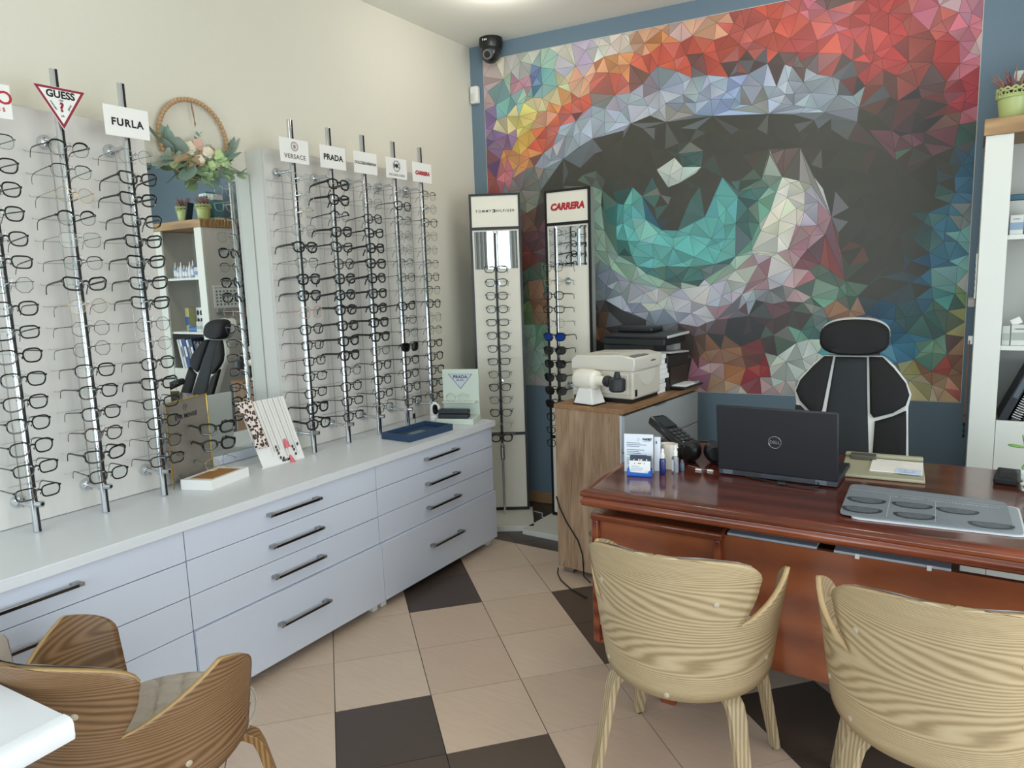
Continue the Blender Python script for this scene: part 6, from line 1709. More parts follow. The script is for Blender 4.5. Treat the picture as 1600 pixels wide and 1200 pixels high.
MB().prism([((lc2(0.5 + a / 2, 0.5 + b / 2)).x, (lc2(0.5 + a / 2, 0.5 + b / 2)).y) for a, b in rc_], lambda a, b, d: (a, b, ZD + d), 0.0, 0.004).build('sheet', mat('white_mat_edge', '#d8dce0', 0.4), t, world=True)
MB().prism([((lc2(0.5 + a * .488, 0.5 + b * .48)).x, (lc2(0.5 + a * .488, 0.5 + b * .48)).y) for a, b in rc_], lambda a, b, d: (a, b, ZD + d), 0.0039, 0.0046).build('face', mat('grey_mat_face', '#98a0a8', 0.35), t, world=True)

# ---- beige writing tray with papers
t = thing('writing_tray', 'beige plastic tray with papers on the desk, right of the laptop', 'tray', (-0.2, 2.9, ZD), R(4))
TB = mat('olive_beige_plastic', '#a8a48a', 0.4)
MB().box(-0.17, 0.10, -0.13, 0.17, 0.0, 0.012).build('base', TB, t, bevel=0.004)
MB().box(-0.17, 0.10, 0.14, 0.17, 0.012, 0.028).build('raised_end', TB, t, bevel=0.005)
MB().box(-0.15, -0.06, 0.10, 0.15, 0.012, 0.03).build('clip_block', mat('dark_olive_plastic', '#55534a', 0.4), t, bevel=0.003)
t2 = thing('note_papers', 'white note sheets with small blue-printed labels on the beige tray', 'paper', (-0.19, 2.9, ZD + 0.0125), R(2))
MB().box(-0.085, 0.085, -0.06, 0.12, 0.0, 0.004).build('sheet', mat('cream_paper', '#ece8e0', 0.7), t2)
pl = MB()
for k in range(9):
    pl.box(-0.075, -0.075 + rt.uniform(0.08, 0.14), 0.1 - 0.012 * k, 0.1015 - 0.012 * k, 0.004, 0.0043)
pl.build('print_lines', mat('faint_grey_print', '#c0bcb6', 0.6), t2)
MB().box(0.0, 0.08, -0.075, -0.005, 0.004, 0.006).build('blue_label', mat('pale_blue_label', '#cfdcf0', 0.5), t2)
fine_print('label_print', 7, 0.012, mat('blue_print', '#5a78b0', 0.5), t2, (0.04, -0.03, 0.0064), (1, 0, 0), (0, 1, 0))
fine_print('label_print', 8, 0.010, mat('blue_print', '#5a78b0', 0.5), t2, (0.04, -0.055, 0.0064), (1, 0, 0), (0, 1, 0))

# ---- black phone tray and little plant at the right edge
t = thing('black_device', 'flat black device on the desk at the right edge', 'device', (0.17, 2.96, ZD), R(-6))
MB().box(-0.055, 0.09, -0.085, 0.085, 0.0, 0.022).build('body', MATT_BLACK, t, bevel=0.006)
MB().box(-0.043, 0.078, -0.07, 0.07, 0.022, 0.0228).build('screen', BLACK_GLOSS, t)
t = thing('plant_glass', 'clear glass with white pebbles and a small green succulent sprig', 'plant', (0.205, 2.80, ZD))
MB().lathe([(0.0, 0.0), (0.03, 0.0), (0.036, 0.02), (0.042, 0.075), (0.0405, 0.075), (0.034, 0.02), (0.0, 0.006)], n=28, cap=False).build('glass', CLEAR, t)
for k in range(26):
    a, r_ = rl.uniform(0, 2 * pi), rl.uniform(0, 0.026)
    MB().ball((r_ * cos(a), r_ * sin(a), 0.012 + 0.002 * k), rl.uniform(0.006, 0.009), 7, 5, (1, 0.8, 0.7)).build('pebble', PAPER, t)
GS = mat('succulent_green', '#6e9a4c', 0.4, noise=0.15)
MB().tube([(0.0, 0, 0.05), (-0.012, 0.01, 0.1), (-0.02, 0.02, 0.15), (-0.022, 0.02, 0.17)], 0.003, 6).build('stem', GS, t)
for q, d_, L_ in (((-0.02, 0.02, 0.15), (-1, 0, 0.1), 1.0), ((-0.02, 0.02, 0.155), (1, 0.2, 0.5), 0.9), ((-0.022, 0.02, 0.165), (-0.2, 0, 1), 0.6), ((-0.014, 0.012, 0.11), (0.4, -0.6, 0.5), 0.8), ((-0.012, 0.01, 0.1), (-0.3, -0.8, -0.4), 0.8), ((-0.018, 0.015, 0.13), (1, 0.1, -0.2), 0.9), ((-0.022, 0.02, 0.165), (0.8, 0.3, 1), 0.7)):
    d_ = Vector(d_).normalized()
    qm = d_.to_track_quat('Z', 'X').to_matrix().to_4x4()
    MB().ball(Vector(q) + d_ * 0.024 * L_, 0.024 * L_, 8, 8, (0.22, 0.45, 1), M=qm).build('leaf', GS, t)

# ================================================================= bentwood shell chairs
def chair_shell(rows_low=8, rows_hi=14):
    """curved plywood shell: back lobe and two arm lobes cut from one bent sheet; s = arc angle, h = height"""
    SN, HN = R(45), 0.622                    # notch between back and arm
    SE = R(118)                              # front end of the arms
    HB = lambda s: 0.392 + 0.06 * (abs(s) / SE) ** 2.2      # lower edge rises a little towards the front

    def pos(s, h):
        k = (h - 0.38) / 0.42
        rx = 0.235 + 0.060 * k
        ry = 0.235 + 0.055 * k + 0.02 * max(0, k) ** 2
        return (rx * sin(s), -ry * cos(s) + 0.0, h)

    bm = bmesh.new()
    uvl = bm.loops.layers.uv.new('uv')
    cache = {}

    def vert(s, h):
        key = (round(s, 5), round(h, 5))
        if key not in cache:
            cache[key] = (bm.verts.new(pos(s, h)), (s * 0.27, h))
        return cache[key]

    def patch(lo, hi, n, rows, h0f, h1, top=False):
        grid = []
        for j in range(rows + 1):
            b = sin(pi / 2 * j / rows) if top else j / rows
            row = []
            for i in range(n + 1):
                a = i / n
                s = lo(b) + (hi(b) - lo(b)) * a
                h = h0f(s) * (1 - b) + (h1(b, a, s)) * b if callable(h1) else h0f(s) + (h1 - h0f(s)) * b
                row.append(vert(s, h))
            grid.append(row)
        for j in range(rows):
            for i in range(n):
                q = [grid[j][i], grid[j][i + 1], grid[j + 1][i + 1], grid[j + 1][i]]
                vs = []
                for v, u in q:
                    if v not in vs:
                        vs.append(v)
                if len(vs) < 3:
                    continue
                try:
                    f = bm.faces.new(vs)
                except ValueError:
                    continue
                for lp in f.loops:
                    for v, u in q:
                        if v is lp.vert:
                            lp[uvl].uv = u
    # lower band, up to the notch height
    patch(lambda b: -SN, lambda b: SN, 20, rows_low, HB, HN)
    patch(lambda b: SN, lambda b: SE - 0.05 * b, 14, rows_low, HB, HN)
    patch(lambda b: -SE + 0.05 * b, lambda b: -SN, 14, rows_low, HB, HN)
    # back lobe
    TOPB = 0.835

    def wback(b):
        h = HN + (TOPB - HN) * b
        x = b
        if x < 0.55:
            return SN * (1 + 0.22 * sin(pi * x / 1.1))
        y = (x - 0.55) / 0.45
        return SN * 1.22 * max(0.0, 1 - y ** 2.7) ** 0.5 + 0.02
    patch(lambda b: -wback(b), wback, 20, rows_hi, lambda s: HN, lambda b, a, s: HN + (TOPB - HN) * 1.0, True)
    # arm lobes
    TOPA = 0.728

    def a_in(b):
        return SN + R(44) * b ** 0.85

    def a_out(b):
        e0 = SE - 0.05
        return e0 - (e0 - a_in(1.0) - 0.03) * b ** 2.6
    patch(a_in, a_out, 14, rows_hi, lambda s: HN, lambda b, a, s: TOPA, True)
    patch(lambda b: -a_out(b), lambda b: -a_in(b), 14, rows_hi, lambda s: HN, lambda b, a, s: TOPA, True)
    bmesh.ops.recalc_face_normals(bm, faces=bm.faces)
    me = bpy.data.meshes.new('shell')
    bm.to_mesh(me)
    bm.free()
    me.polygons.foreach_set('use_smooth', [True] * len(me.polygons))
    return me, pos, wback, HN, TOPB


SHELL, SPOS, WBACK, HNOTCH, HTOP = chair_shell()


def make_chair(label, woodm, edge, loc, rotz, padm, quilt=False, scale=1.0):
    t = thing('shell_chair', label, 'chair', loc, rotz, 'bentwood shell chairs')
    t.scale = (scale, scale, 1.0 - 2.6 * (scale - 1.0) if scale > 1 else scale)
    me = SHELL.copy()
    me.materials.append(woodm)
    me.materials.append(edge)
    ob = link('shell', me, None, t)
    md = ob.modifiers.new('plywood', 'SOLIDIFY')
    md.thickness = 0.013
    md.offset = 0
    md.material_offset_rim = 1
    # padded lining of the back
    def padf(d):
        def f(a, b):
            bb = 0.02 + 0.96 * b
            if bb < 0.30:
                h = 0.50 + (HNOTCH - 0.50) * bb / 0.30
                w_ = R(44)
            else:
                q = (bb - 0.30) / 0.70
                h = HNOTCH + (HTOP + 0.006 - HNOTCH) * q
                w_ = WBACK(q) * 0.985
            s = -w_ + 2 * w_ * a
            p_ = Vector(SPOS(s, h))
            n_ = Vector((-p_.x, -p_.y, 0)).normalized()
            e = min(1, 6 * min(a, 1 - a, b * 1.2, 1.02 - b))
            return tuple(p_ + n_ * (0.0075 + d * e))
        return f
    pm = MB()
    pm.grid(padf(0.022), 18, 16)
    pm.build('back_pad', padm, t)
    # seat cushion
    def seatf(a, b):
        th = 2 * pi * a
        rr = [0.0, 0.07, 0.14, 0.19, 0.215, 0.225, 0.218, 0.19, 0.0]
        zz = [0.478, 0.478, 0.477, 0.474, 0.466, 0.45, 0.432, 0.424, 0.422]
        k = b * 8
        i = min(7, int(k))
        fr_ = k - i
        r_ = rr[i] + (rr[i + 1] - rr[i]) * fr_
        z_ = zz[i] + (zz[i + 1] - zz[i]) * fr_
        x_, y_ = r_ * cos(th) * 1.03, r_ * sin(th) * 1.05 + 0.035
        if quilt and b < 0.5:
            u_, v_ = (x_ + y_) * 34, (x_ - y_) * 34
            z_ -= 0.010 * (max(0, abs(cos(u_)) - 0.82) + max(0, abs(cos(v_)) - 0.82)) / 0.18
        return (x_, y_, z_)
    MB().grid(seatf, 96 if quilt else 36, 64 if quilt else 16, closed_u=True).build('seat_cushion', padm, t)
    MB().tube([(0.227 * cos(q) * 1.03, 0.227 * sin(q) * 1.05 + 0.035, 0.449) for q in [2 * pi * k / 40 for k in range(40)]], 0.004, 6, closed=True).build('piping', padm, t)
    MB().lathe([(0, 0.405), (0.16, 0.405), (0.19, 0.424), (0, 0.424)], c=(0, 0.03, 0), n=28, cap=False).build('seat_board', woodm if False else edge, t)
    # bent legs
    for sx in (-1, 1):
        for sy in (-1, 1):
            x0, y0 = sx * 0.135, sy * 0.13 + 0.01
            path = [(x0 * 0.35, y0 * 0.35 + 0.01, 0.392), (x0 * 0.92, y0 * 0.92, 0.392), (x0 * 1.16, y0 * 1.16, 0.384), (x0 * 1.30, y0 * 1.30, 0.362), (x0 * 1.36, y0 * 1.36, 0.33), (x0 * 1.55, y0 * 1.55, 0.16), (x0 * 1.72, y0 * 1.72, 0.006)]
            d = Vector((x0, y0, 0)).normalized()
            sd = Vector((-d.y, d.x, 0))
            lg = MB()
            n_ = len(path)
            for i, p_ in enumerate(path):
                p_ = Vector(p_)
                if i == 0:
                    tn = (Vector(path[1]) - p_)
                elif i == n_ - 1:
                    tn = p_ - Vector(path[i - 1])
                else:
                    tn = Vector(path[i + 1]) - Vector(path[i - 1])
                nn_ = tn.normalized().cross(sd)
                wd = (0.026, 0.026, 0.026, 0.026, 0.025, 0.021, 0.016)[i]
                th_ = 0.011
                for a, b in ((-1, -1), (1, -1), (1, 1), (-1, 1)):
                    lg.v.append(tuple(p_ + sd * (wd * a) + nn_ * (th_ * b)))
            for i in range(n_ - 1):
                for k in range(4):
                    l = (k + 1) % 4
                    lg.f.append((i * 4 + k, i * 4 + l, i * 4 + 4 + l, i * 4 + 4 + k))
            lg.f += [(3, 2, 1, 0), tuple(range((n_ - 1) * 4, n_ * 4))]
            leg = lg.build('leg', LEGW[woodm.name], t, bevel=0.002)
            MB().cyl((x0 * 1.72, y0 * 1.72, 0.0), (x0 * 1.72, y0 * 1.72, 0.007), 0.010, n=10).build('glide', BLACK, leg)
    for s, h in ((-R(40), 0.70), (R(30), 0.70), (-R(50), 0.43), (R(2), 0.405), (R(72), 0.49), (-R(72), 0.49)):
        p_ = Vector(SPOS(s, h))
        n_ = Vector((p_.x, p_.y, 0)).normalized()
        MB().lathe([(0, 0.0035), (0.005, 0.003), (0.008, 0.001), (0.008, -0.002)], c=tuple(p_ + n_ * 0.0068), n=14, M=n_.to_track_quat('Z', 'Y').to_matrix().to_4x4(), cap=False).build('screw_cap', mat('pale_screw_cap', '#b4a690', 0.4), t)
    return t


ASH = wood('light_ash_veneer', '#94815f', '#bfac8a', '#b29c78', axis='Y', scale=9.5, distort=26, stretch=(0.5, 4.0, 1), rough=0.42, uv=True, fine=0.42, wander=0.8)
ASH_E = mat('ash_ply_edge', '#c0a276', 0.5, noise=0.12, nscale=60)
ASH_L = wood('ash_leg', '#94805e', '#bca888', '#ac9674', axis='X', scale=10, distort=3, stretch=(3, 3, 0.3), rough=0.45)
WAL = wood('walnut_veneer', '#664a30', '#917050', '#7e6042', axis='Y', scale=9.5, distort=24, stretch=(0.5, 4.0, 1), rough=0.4, uv=True, fine=0.42, wander=0.8)
WAL_E = mat('walnut_ply_edge', '#b0905e', 0.5, noise=0.12, nscale=60)
WAL_L = wood('walnut_leg', '#74522c', '#a07a4a', axis='X', scale=10, distort=3, stretch=(3, 3, 0.3), rough=0.45)
LEGW = {'light_ash_veneer': ASH_L, 'walnut_veneer': WAL_L}
PADL = mat('pale_grey_leatherette', '#cfc8c4', 0.5, noise=0.04, nscale=120)
PADB = mat('beige_leatherette', '#b4a99c', 0.5, noise=0.04, nscale=120)
make_chair('light ash shell chair in front of the desk, nearer the drawers', ASH, ASH_E, (-0.672, 1.975, 0), R(4.5), PADL)
make_chair('light ash shell chair cut off by the right edge of the picture', ASH, ASH_E, (-0.02, 2.0, 0), R(5), PADL)
make_chair('walnut shell chair with quilted seat at the lower left corner', WAL, WAL_E, (-1.725, 0.885, 0), R(7.5), PADB, quilt=True, scale=1.017)

# ================================================================= white table corner, lower left
t = thing('white_table', 'white marbled table top with rounded drop edge at the lower left', 'table', (-1.7, 0.2, 0))
MARB = mat('white_marble_laminate', '#e2e4e8', 0.25, noise=0.07, nscale=5)
TC = Vector((-1.415, 0.581, 0.75))
d1 = Vector((-1.434 + 1.396, 0.473 - 0.581, 0)).normalized()
d1 = Vector((0.06, -1.0, 0)).normalized()
d2 = Vector((-d1.y, d1.x, 0))
if d2.x > 0:
    d2 = -d2
Mt = Matrix(((-d2.x, -d1.x, 0, TC.x), (-d2.y, -d1.y, 0, TC.y), (0, 0, 1, 0), (0, 0, 0, 1)))   # local +x right edge, +y far edge, corner at origin
MB().box(-0.8, -0.02, -0.75, 0.0, 0.722, 0.75, M=Mt).build('top', MARB, t, world=True)
pf = [(-0.02, 0.75), (0.0, 0.75), (0.008, 0.747), (0.012, 0.74), (0.012, 0.715), (0.009, 0.706), (0.002, 0.702), (-0.004, 0.706), (-0.006, 0.714), (-0.008, 0.722), (-0.02, 0.722)]
MB().prism(pf, lambda a, b, d: tuple(Mt @ Vector((a, d, b))), -0.75, 0.002).build('drop_edge', mat('white_edge_plastic', '#eceef0', 0.3), t, world=True)
for a, b in ((-0.75, -0.7), (-0.75, -0.3), (-0.1, -0.7)):
    MB().cyl(Mt @ Vector((a, b, 0)), Mt @ Vector((a, b, 0.722)), 0.025, n=16).build('leg', STEEL, t, world=True)
pt = Mt @ Vector((-0.255, -0.105, 0.7505))
t = thing('black_pen', 'black pen end lying on the white table at the left edge', 'pen', tuple(pt), R(20))
MB().cyl((-0.12, 0, 0.006), (0.0, 0, 0.006), 0.0055, n=12).build('barrel', BLACK, t)
MB().cyl((0.0, 0, 0.006), (0.012, 0, 0.006), 0.0055, 0.002, n=12).build('end_cap', BLACK, t)

# ================================================================= office chair behind the desk
t = thing('office_chair', 'black high-back office chair with white piping and headrest behind the desk', 'office chair', (-0.42, 3.37, 0), R(4))
FAB = mat('black_mesh_fabric', '#121315', 0.8, noise=0.15, nscale=300)
CEN = mat('charcoal_centre_fabric', '#1d2327', 0.75, noise=0.1, nscale=300)
WSH = mat('white_chair_shell', '#dcdcd8', 0.4)
# front faces -Y; z 0.45 seat, 1.31 top


def pad_from_outline(pts, y0, depth, inset=0.82):
    """cushion: outline in x,z; crowned towards -Y"""
    c = Vector((sum(p[0] for p in pts) / len(pts), sum(p[1] for p in pts) / len(pts)))
    m_ = MB()
    n = len(pts)
    rings = [(1.0, 0.0), (1.0, depth * 0.45), (0.965, depth * 0.75), (inset, depth * 0.95), (inset * 0.5, depth), (0.02, depth)]
    for k, d in rings:
        for x_, z_ in pts:
            m_.v.append((c.x + (x_ - c.x) * k, y0(c.x + (x_ - c.x) * k, c.y + (z_ - c.y) * k) - d, c.y + (z_ - c.y) * k))
    for j in range(len(rings) - 1):
        for i in range(n):
            l = (i + 1) % n
            m_.f.append((j * n + i, j * n + l, (j + 1) * n + l, (j + 1) * n + i))
    m_.f.append(tuple(range(n)))
    m_.f.append(tuple(range((len(rings) - 1) * n, len(rings) * n)))
    return m_


yb = lambda x_, z_: 0.02 + 0.42 * (z_ - 0.5) - 0.25 * x_ * x_ + 0.0
out = [(-0.235, 0.55), (-0.245, 0.70), (-0.238, 0.86), (-0.236, 0.93), (-0.246, 0.985), (-0.225, 1.04), (-0.175, 1.105), (-0.125, 1.15), (0.125, 1.15), (0.175, 1.105), (0.225, 1.04), (0.246, 0.985), (0.236, 0.93), (0.238, 0.86), (0.245, 0.70), (0.235, 0.55)]
sh = MB()
n = len(out)
for d in (0.0, 0.05):
    for x_, z_ in out:
        sh.v.append((x_, yb(x_, z_) + d, z_))
sh.f += [tuple(range(n)), tuple(range(n, 2 * n))] + [(k, (k + 1) % n, n + (k + 1) % n, n + k) for k in range(n)]
sh.build('back_shell', WSH, t, bevel=0.012, bseg=3)
cen_ = [(-0.075, 1.143), (0.058, 1.143), (0.072, 0.93), (0.09, 0.70), (0.095, 0.52), (-0.125, 0.52), (-0.125, 0.70), (-0.10, 0.90)]
pad_from_outline(cen_, lambda a, b: yb(a, b) - 0.001, 0.022, 0.9).build('centre_pad', CEN, t, smooth=50)
for s in (-1, 1):
    cx_ = (lambda a: a) if s < 0 else (lambda a: -a)
    if s < 0:
        up_ = [(-0.085, 1.145), (-0.125, 1.145), (-0.172, 1.098), (-0.222, 1.035), (-0.238, 0.985), (-0.215, 0.94), (-0.17, 0.895), (-0.133, 0.875), (-0.117, 0.90)]
        lo_ = [(-0.235, 0.92), (-0.215, 0.918), (-0.17, 0.878), (-0.14, 0.862), (-0.136, 0.70), (-0.136, 0.53), (-0.23, 0.55), (-0.238, 0.70), (-0.236, 0.82)]
    else:
        up_ = [(0.068, 1.145), (0.125, 1.145), (0.172, 1.098), (0.222, 1.035), (0.238, 0.985), (0.225, 0.94), (0.175, 0.905), (0.10, 0.88), (0.084, 0.90)]
        lo_ = [(0.228, 0.918), (0.175, 0.89), (0.105, 0.865), (0.102, 0.70), (0.106, 0.53), (0.23, 0.55), (0.236, 0.70), (0.232, 0.84)]
    pad_from_outline(up_, lambda a, b: yb(a, b) - 0.001, 0.034, 0.85).build('upper_side_pad', FAB, t, smooth=50)
    pad_from_outline(lo_, lambda a, b: yb(a, b) - 0.001, 0.028, 0.88).build('lower_side_pad', FAB, t, smooth=50)
hd = superellipse(0.30, 0.165, 3.0, 32, lambda a, b: (a, b * (1 - 0.12 * (a / 0.15) ** 2 * (1 if b > 0 else 0.4))))
hp = pad_from_outline([(a, 1.232 + b) for a, b in hd], lambda a, b: 0.36 + 0.3 * (b - 1.23) - 0.6 * a * a, 0.085, 0.86).build('headrest', FAB, t, smooth=60)
hs = superellipse(0.306, 0.172, 3.0, 32, lambda a, b: (a, b * (1 - 0.12 * (a / 0.15) ** 2 * (1 if b > 0 else 0.4))))
pad_from_outline([(a * 0.985, 1.236 + b) for a, b in hs], lambda a, b: 0.41 + 0.3 * (b - 1.23) - 0.6 * a * a, 0.05, 0.95).build('headrest_shell', WSH, hp, smooth=60)
MB().box(-0.04, 0.04, 0.30, 0.34, 1.08, 1.2).build('headrest_post', BLACK, t, bevel=0.006)
MB().box(-0.25, 0.25, -0.47, 0.0, 0.43, 0.53).build('seat', FAB, t, bevel=0.04, bseg=4)
for s in (-1, 1):
    MB().tube([(s * 0.27, -0.05, 0.47), (s * 0.31, -0.08, 0.52), (s * 0.315, -0.1, 0.66)], 0.018, 10).box(s * 0.315 - 0.04, s * 0.315 + 0.04, -0.26, 0.02, 0.66, 0.69).build('armrest', BLACK, t, bevel=0.004)
MB().cyl((0, -0.22, 0.09), (0, -0.22, 0.43), 0.028, n=16).build('gas_lift', BLACK, t)
for k in range(5):
    a = 2 * pi * k / 5 + 0.3
    lg = MB().tube([(0, -0.22, 0.11), (0.16 * cos(a), -0.22 + 0.16 * sin(a), 0.095), (0.29 * cos(a), -0.22 + 0.29 * sin(a), 0.07)], [0.03, 0.024, 0.016], 8).build('base_leg', BLACK, t)
    MB().cyl((0.29 * cos(a) - 0.02, -0.22 + 0.29 * sin(a), 0.028), (0.29 * cos(a) + 0.02, -0.22 + 0.29 * sin(a), 0.028), 0.028, n=16).build('castor', BLACK, lg)

# ================================================================= tall shelf unit at the right edge
SX0, SX1, SYF, SYB = 0.035, 0.77, 3.945, 4.33
t = thing('shelf_unit', 'tall white shelf unit with oak top at the right edge', 'shelf', ((SX0 + SX1) / 2, 4.14, 0))
SHW = mat('white_shelf_laminate', '#e2e4dc', 0.4)
SHG = mat('grey_shelf_inside', '#c8cac4', 0.5)
OAKS = wood('shelf_oak_top', '#8a6a48', '#b8966c', '#a07e56', axis='Y', scale=4, distort=6, stretch=(0.3, 2.2, 2.2), rough=0.5, fine=0.5)
for x in (SX0, SX1 - 0.022):
    MB().box(x, x + 0.022, SYF + 0.02, SYB, 0, 2.125).build('side_panel', PANEL_GREY, t, world=True)
for x0, x1 in ((SX0, SX0 + 0.105), (SX1 - 0.105, SX1)):
    MB().box(x0, x1, SYF, SYF + 0.02, 0, 2.125).build('front_upright', SHW, t, world=True, bevel=0.002)
MB().box(SX0 - 0.008, SX1 + 0.008, SYF - 0.008, SYB + 0.002, 2.125, 2.197).build('oak_top', OAKS, t, world=True, bevel=0.002)
MB().box(SX0 + 0.022, SX1 - 0.022, SYB - 0.012, SYB, 0, 2.125).build('back_panel', SHG, t, world=True)
for z in (1.682, 1.178, 0.815):
    MB().box(SX0 + 0.022, SX1 - 0.022, SYF + 0.025, SYB - 0.012, z - 0.02, z).build('shelf_board', SHW, t, world=True)
MB().box(SX0 + 0.107, SX1 - 0.107, SYF + 0.004, SYF + 0.022, 0.05, 0.83).build('cupboard_door', SHW, t, world=True, bevel=0.002)


# pots with heather
def pot(x, y, label):
    t = thing('heather_pot', label, 'potted plant', (x, y, 2.198), group='heather pots on the shelf unit')
    GP = mat('lime_green_enamel', '#b3c07e', 0.35)
    MB().lathe([(0.0, 0.0), (0.050, 0.0), (0.053, 0.004), (0.066, 0.11), (0.064, 0.11), (0.05, 0.008), (0, 0.008)], n=32, cap=False).build('pot', GP, t)
    # lace collar
    m_ = MB()
    n = 14
    for k in range(n):
        a0, a1 = 2 * pi * k / n, 2 * pi * (k + 1) / n
        am = (a0 + a1) / 2
        rr = 0.0685
        arc = [(rr * cos(a0 + (a1 - a0) * j / 6), rr * sin(a0 + (a1 - a0) * j / 6), 0.125 + 0.012 * sin(pi * j / 6)) for j in range(7)]
        m_.tube(arc, 0.0045, 5)
        m_.tube([(rr * cos(am + 0.12 * cos(q)), rr * sin(am + 0.12 * cos(q)), 0.110 + 0.009 * sin(q)) for q in [2 * pi * j / 10 for j in range(10)]], 0.003, 5, closed=True)
    m_.tube([(0.067 * cos(q), 0.067 * sin(q), 0.096) for q in [2 * pi * j / 32 for j in range(32)]], 0.004, 6, closed=True)
    m_.tube([(0.0685 * cos(q), 0.0685 * sin(q), 0.124) for q in [2 * pi * j / 32 for j in range(32)]], 0.003, 6, closed=True)
    m_.build('lace_collar', GP, t)
    MB().lathe([(0, 0.1), (0.06, 0.1), (0.05, 0.12), (0, 0.128)], n=20, cap=False).build('soil', mat('dark_soil', '#2e2620', 0.9), t)
    rh = random.Random(int(x * 100))
    HM = [mat('plum_heather', '#6e3c48', 0.7, noise=0.3, nscale=90), mat('dusty_rose_heather', '#94606a', 0.7, noise=0.3, nscale=90), mat('tan_heather', '#9a7660', 0.7, noise=0.3, nscale=90)]
    for k in range(34):
        a = rh.uniform(0, 2 * pi)
        r0 = rh.uniform(0, 0.045)
        L_ = rh.uniform(0.06, 0.115)
        o_ = rh.uniform(0.01, 0.05)
        p0 = Vector((r0 * cos(a), r0 * sin(a), 0.115))
        p1 = p0 + Vector((o_ * 0.5 * cos(a), o_ * 0.5 * sin(a), L_ * 0.55))
        p2 = p0 + Vector((o_ * 1.4 * cos(a), o_ * 1.4 * sin(a), L_))
        s_ = MB().tube([p0, p1, p2], [0.001, 0.0035, 0.0012], 5)
        for j in range(9):
            b = 0.25 + 0.75 * j / 9
            q = p0.lerp(p1, b * 2) if b < 0.5 else p1.lerp(p2, b * 2 - 1)
            an = rh.uniform(0, 2 * pi)
            s_.cyl(q, q + Vector((0.006 * cos(an), 0.006 * sin(an), 0.008)), 0.002, 0.0006, n=4)
        s_.build('heather_stem', rh.choice(HM), t)
    return t


pot(0.135, 4.06, 'lime green lace-edged pot of dried heather above the shelf upright')
pot(0.42, 4.05, 'second lime green heather pot on the shelf, visible in the mirror')
# picture leaning on the shelf top, box beside it
t = thing('box_file', 'teal and white box standing on top of the shelf unit', 'box', (0.165, 4.22, 2.198))
MB().box(-0.03, 0.05, -0.05, 0.05, 0, 0.235).build('carton', mat('white_carton', '#d4dcd8', 0.6), t)
MB().box(-0.031, 0.051, -0.0505, 0.0505, 0.03, 0.19).build('teal_band', mat('teal_print', '#4a8088', 0.5), t)
t = thing('teal_carton', 'tall teal printed carton on top of the shelf unit', 'box', (0.28, 4.22, 2.198))
MB().box(-0.05, 0.05, -0.06, 0.06, 0, 0.27).build('carton', mat('teal_print', '#4a8088', 0.5), t, bevel=0.002)
MB().box(-0.051, 0.051, -0.061, 0.061, 0.23, 0.255).build('white_band', PAPER, t)
t = thing('leaning_picture', 'dark framed picture leaning on top of the shelf unit', 'picture', (0.33, 4.02, 2.198), R(60))
MB().box(-0.06, 0.06, 0.0, 0.01, 0.0, 0.17, M=Matrix.Rotation(R(-12), 4, 'X')).build('frame', mat('dark_frame', '#3a4048', 0.4), t)
MB().box(-0.05, 0.05, -0.0015, 0.0, 0.01, 0.16, M=Matrix.Rotation(R(-12), 4, 'X')).build('picture', mat('grey_picture', '#7a848c', 0.4), t)


def carton(x, y, z, w_, d_, h_, label, c1, c2, strokes=0):
    t = thing('carton', label, 'box', (x, y, z))
    MB().box(-w_ / 2, w_ / 2, -d_ / 2, d_ / 2, 0, h_).build('carton', mat('carton_' + c1, '#' + c1, 0.55), t, bevel=0.001)
    MB().box(-w_ / 2 - 0.0005, w_ / 2 + 0.0005, -d_ / 2 - 0.0006, -d_ / 2, h_ * 0.25, h_ * 0.62).build('print_band', mat('carton_' + c2, '#' + c2, 0.5), t)
    if strokes:
        fine_print('print', strokes, h_ * 0.075, INK, t, (0, -d_ / 2 - 0.001, h_ * 0.8), (1, 0, 0), UP)
    return t


Z1 = 1.6825
carton(0.172, 4.02, Z1, 0.05, 0.06, 0.088, 'small white and blue carton on the upper shelf beside the upright', 'd8dcd8', '8ea4bc', 6)
carton(0.232, 4.02, Z1, 0.055, 0.06, 0.092, 'second small white and blue carton on the upper shelf', 'd4dae0', '7a94b8', 6)
t = thing('clear_case', 'low teal case on the upper shelf behind the small cartons', 'box', (0.185, 4.16, Z1))
MB().box(-0.05, 0.06, -0.05, 0.05, 0.0, 0.16).build('lower', SHG, t)
MB().box(-0.05, 0.06, -0.05, 0.05, 0.162, 0.19).build('lid', mat('teal_lid', '#35677a', 0.4), t, bevel=0.003)
for k, (x, h_) in enumerate(((0.33, 0.16), (0.38, 0.15), (0.43, 0.11), (0.47, 0.12), (0.52, 0.15), (0.57, 0.11), (0.61, 0.15))):
    t = thing('lotion_bottle', 'white-capped lotion bottle on the upper shelf, number %s from the corner in the mirror' % ORD[k].replace('first', 'nearest'), 'bottle', (x, 4.03, Z1), group='bottles on the upper shelf')
    MB().lathe([(0, 0), (0.018, 0), (0.019, 0.004), (0.019, h_ * 0.62), (0.012, h_ * 0.7), (0, h_ * 0.7)], n=18, cap=False).build('body', mat(('blue_white_bottle', 'white_bottle', 'clear_blue_bottle')[k % 3], ('#8aa4c4', '#dfe4e6', '#b4c4d0')[k % 3], 0.3), t)
    MB().lathe([(0.010, h_ * 0.68), (0.010, h_ * 0.78), (0.006, h_ * 0.8), (0.004, h_), (0, h_)], n=14, cap=False).build('cap', WHITE_PL, t)
    MB().lathe([(0.0193, h_ * 0.15), (0.0193, h_ * 0.5)], n=18, cap=False).build('label', mat('white_label', '#e6e8ee', 0.5), t)
Z2 = 1.1785
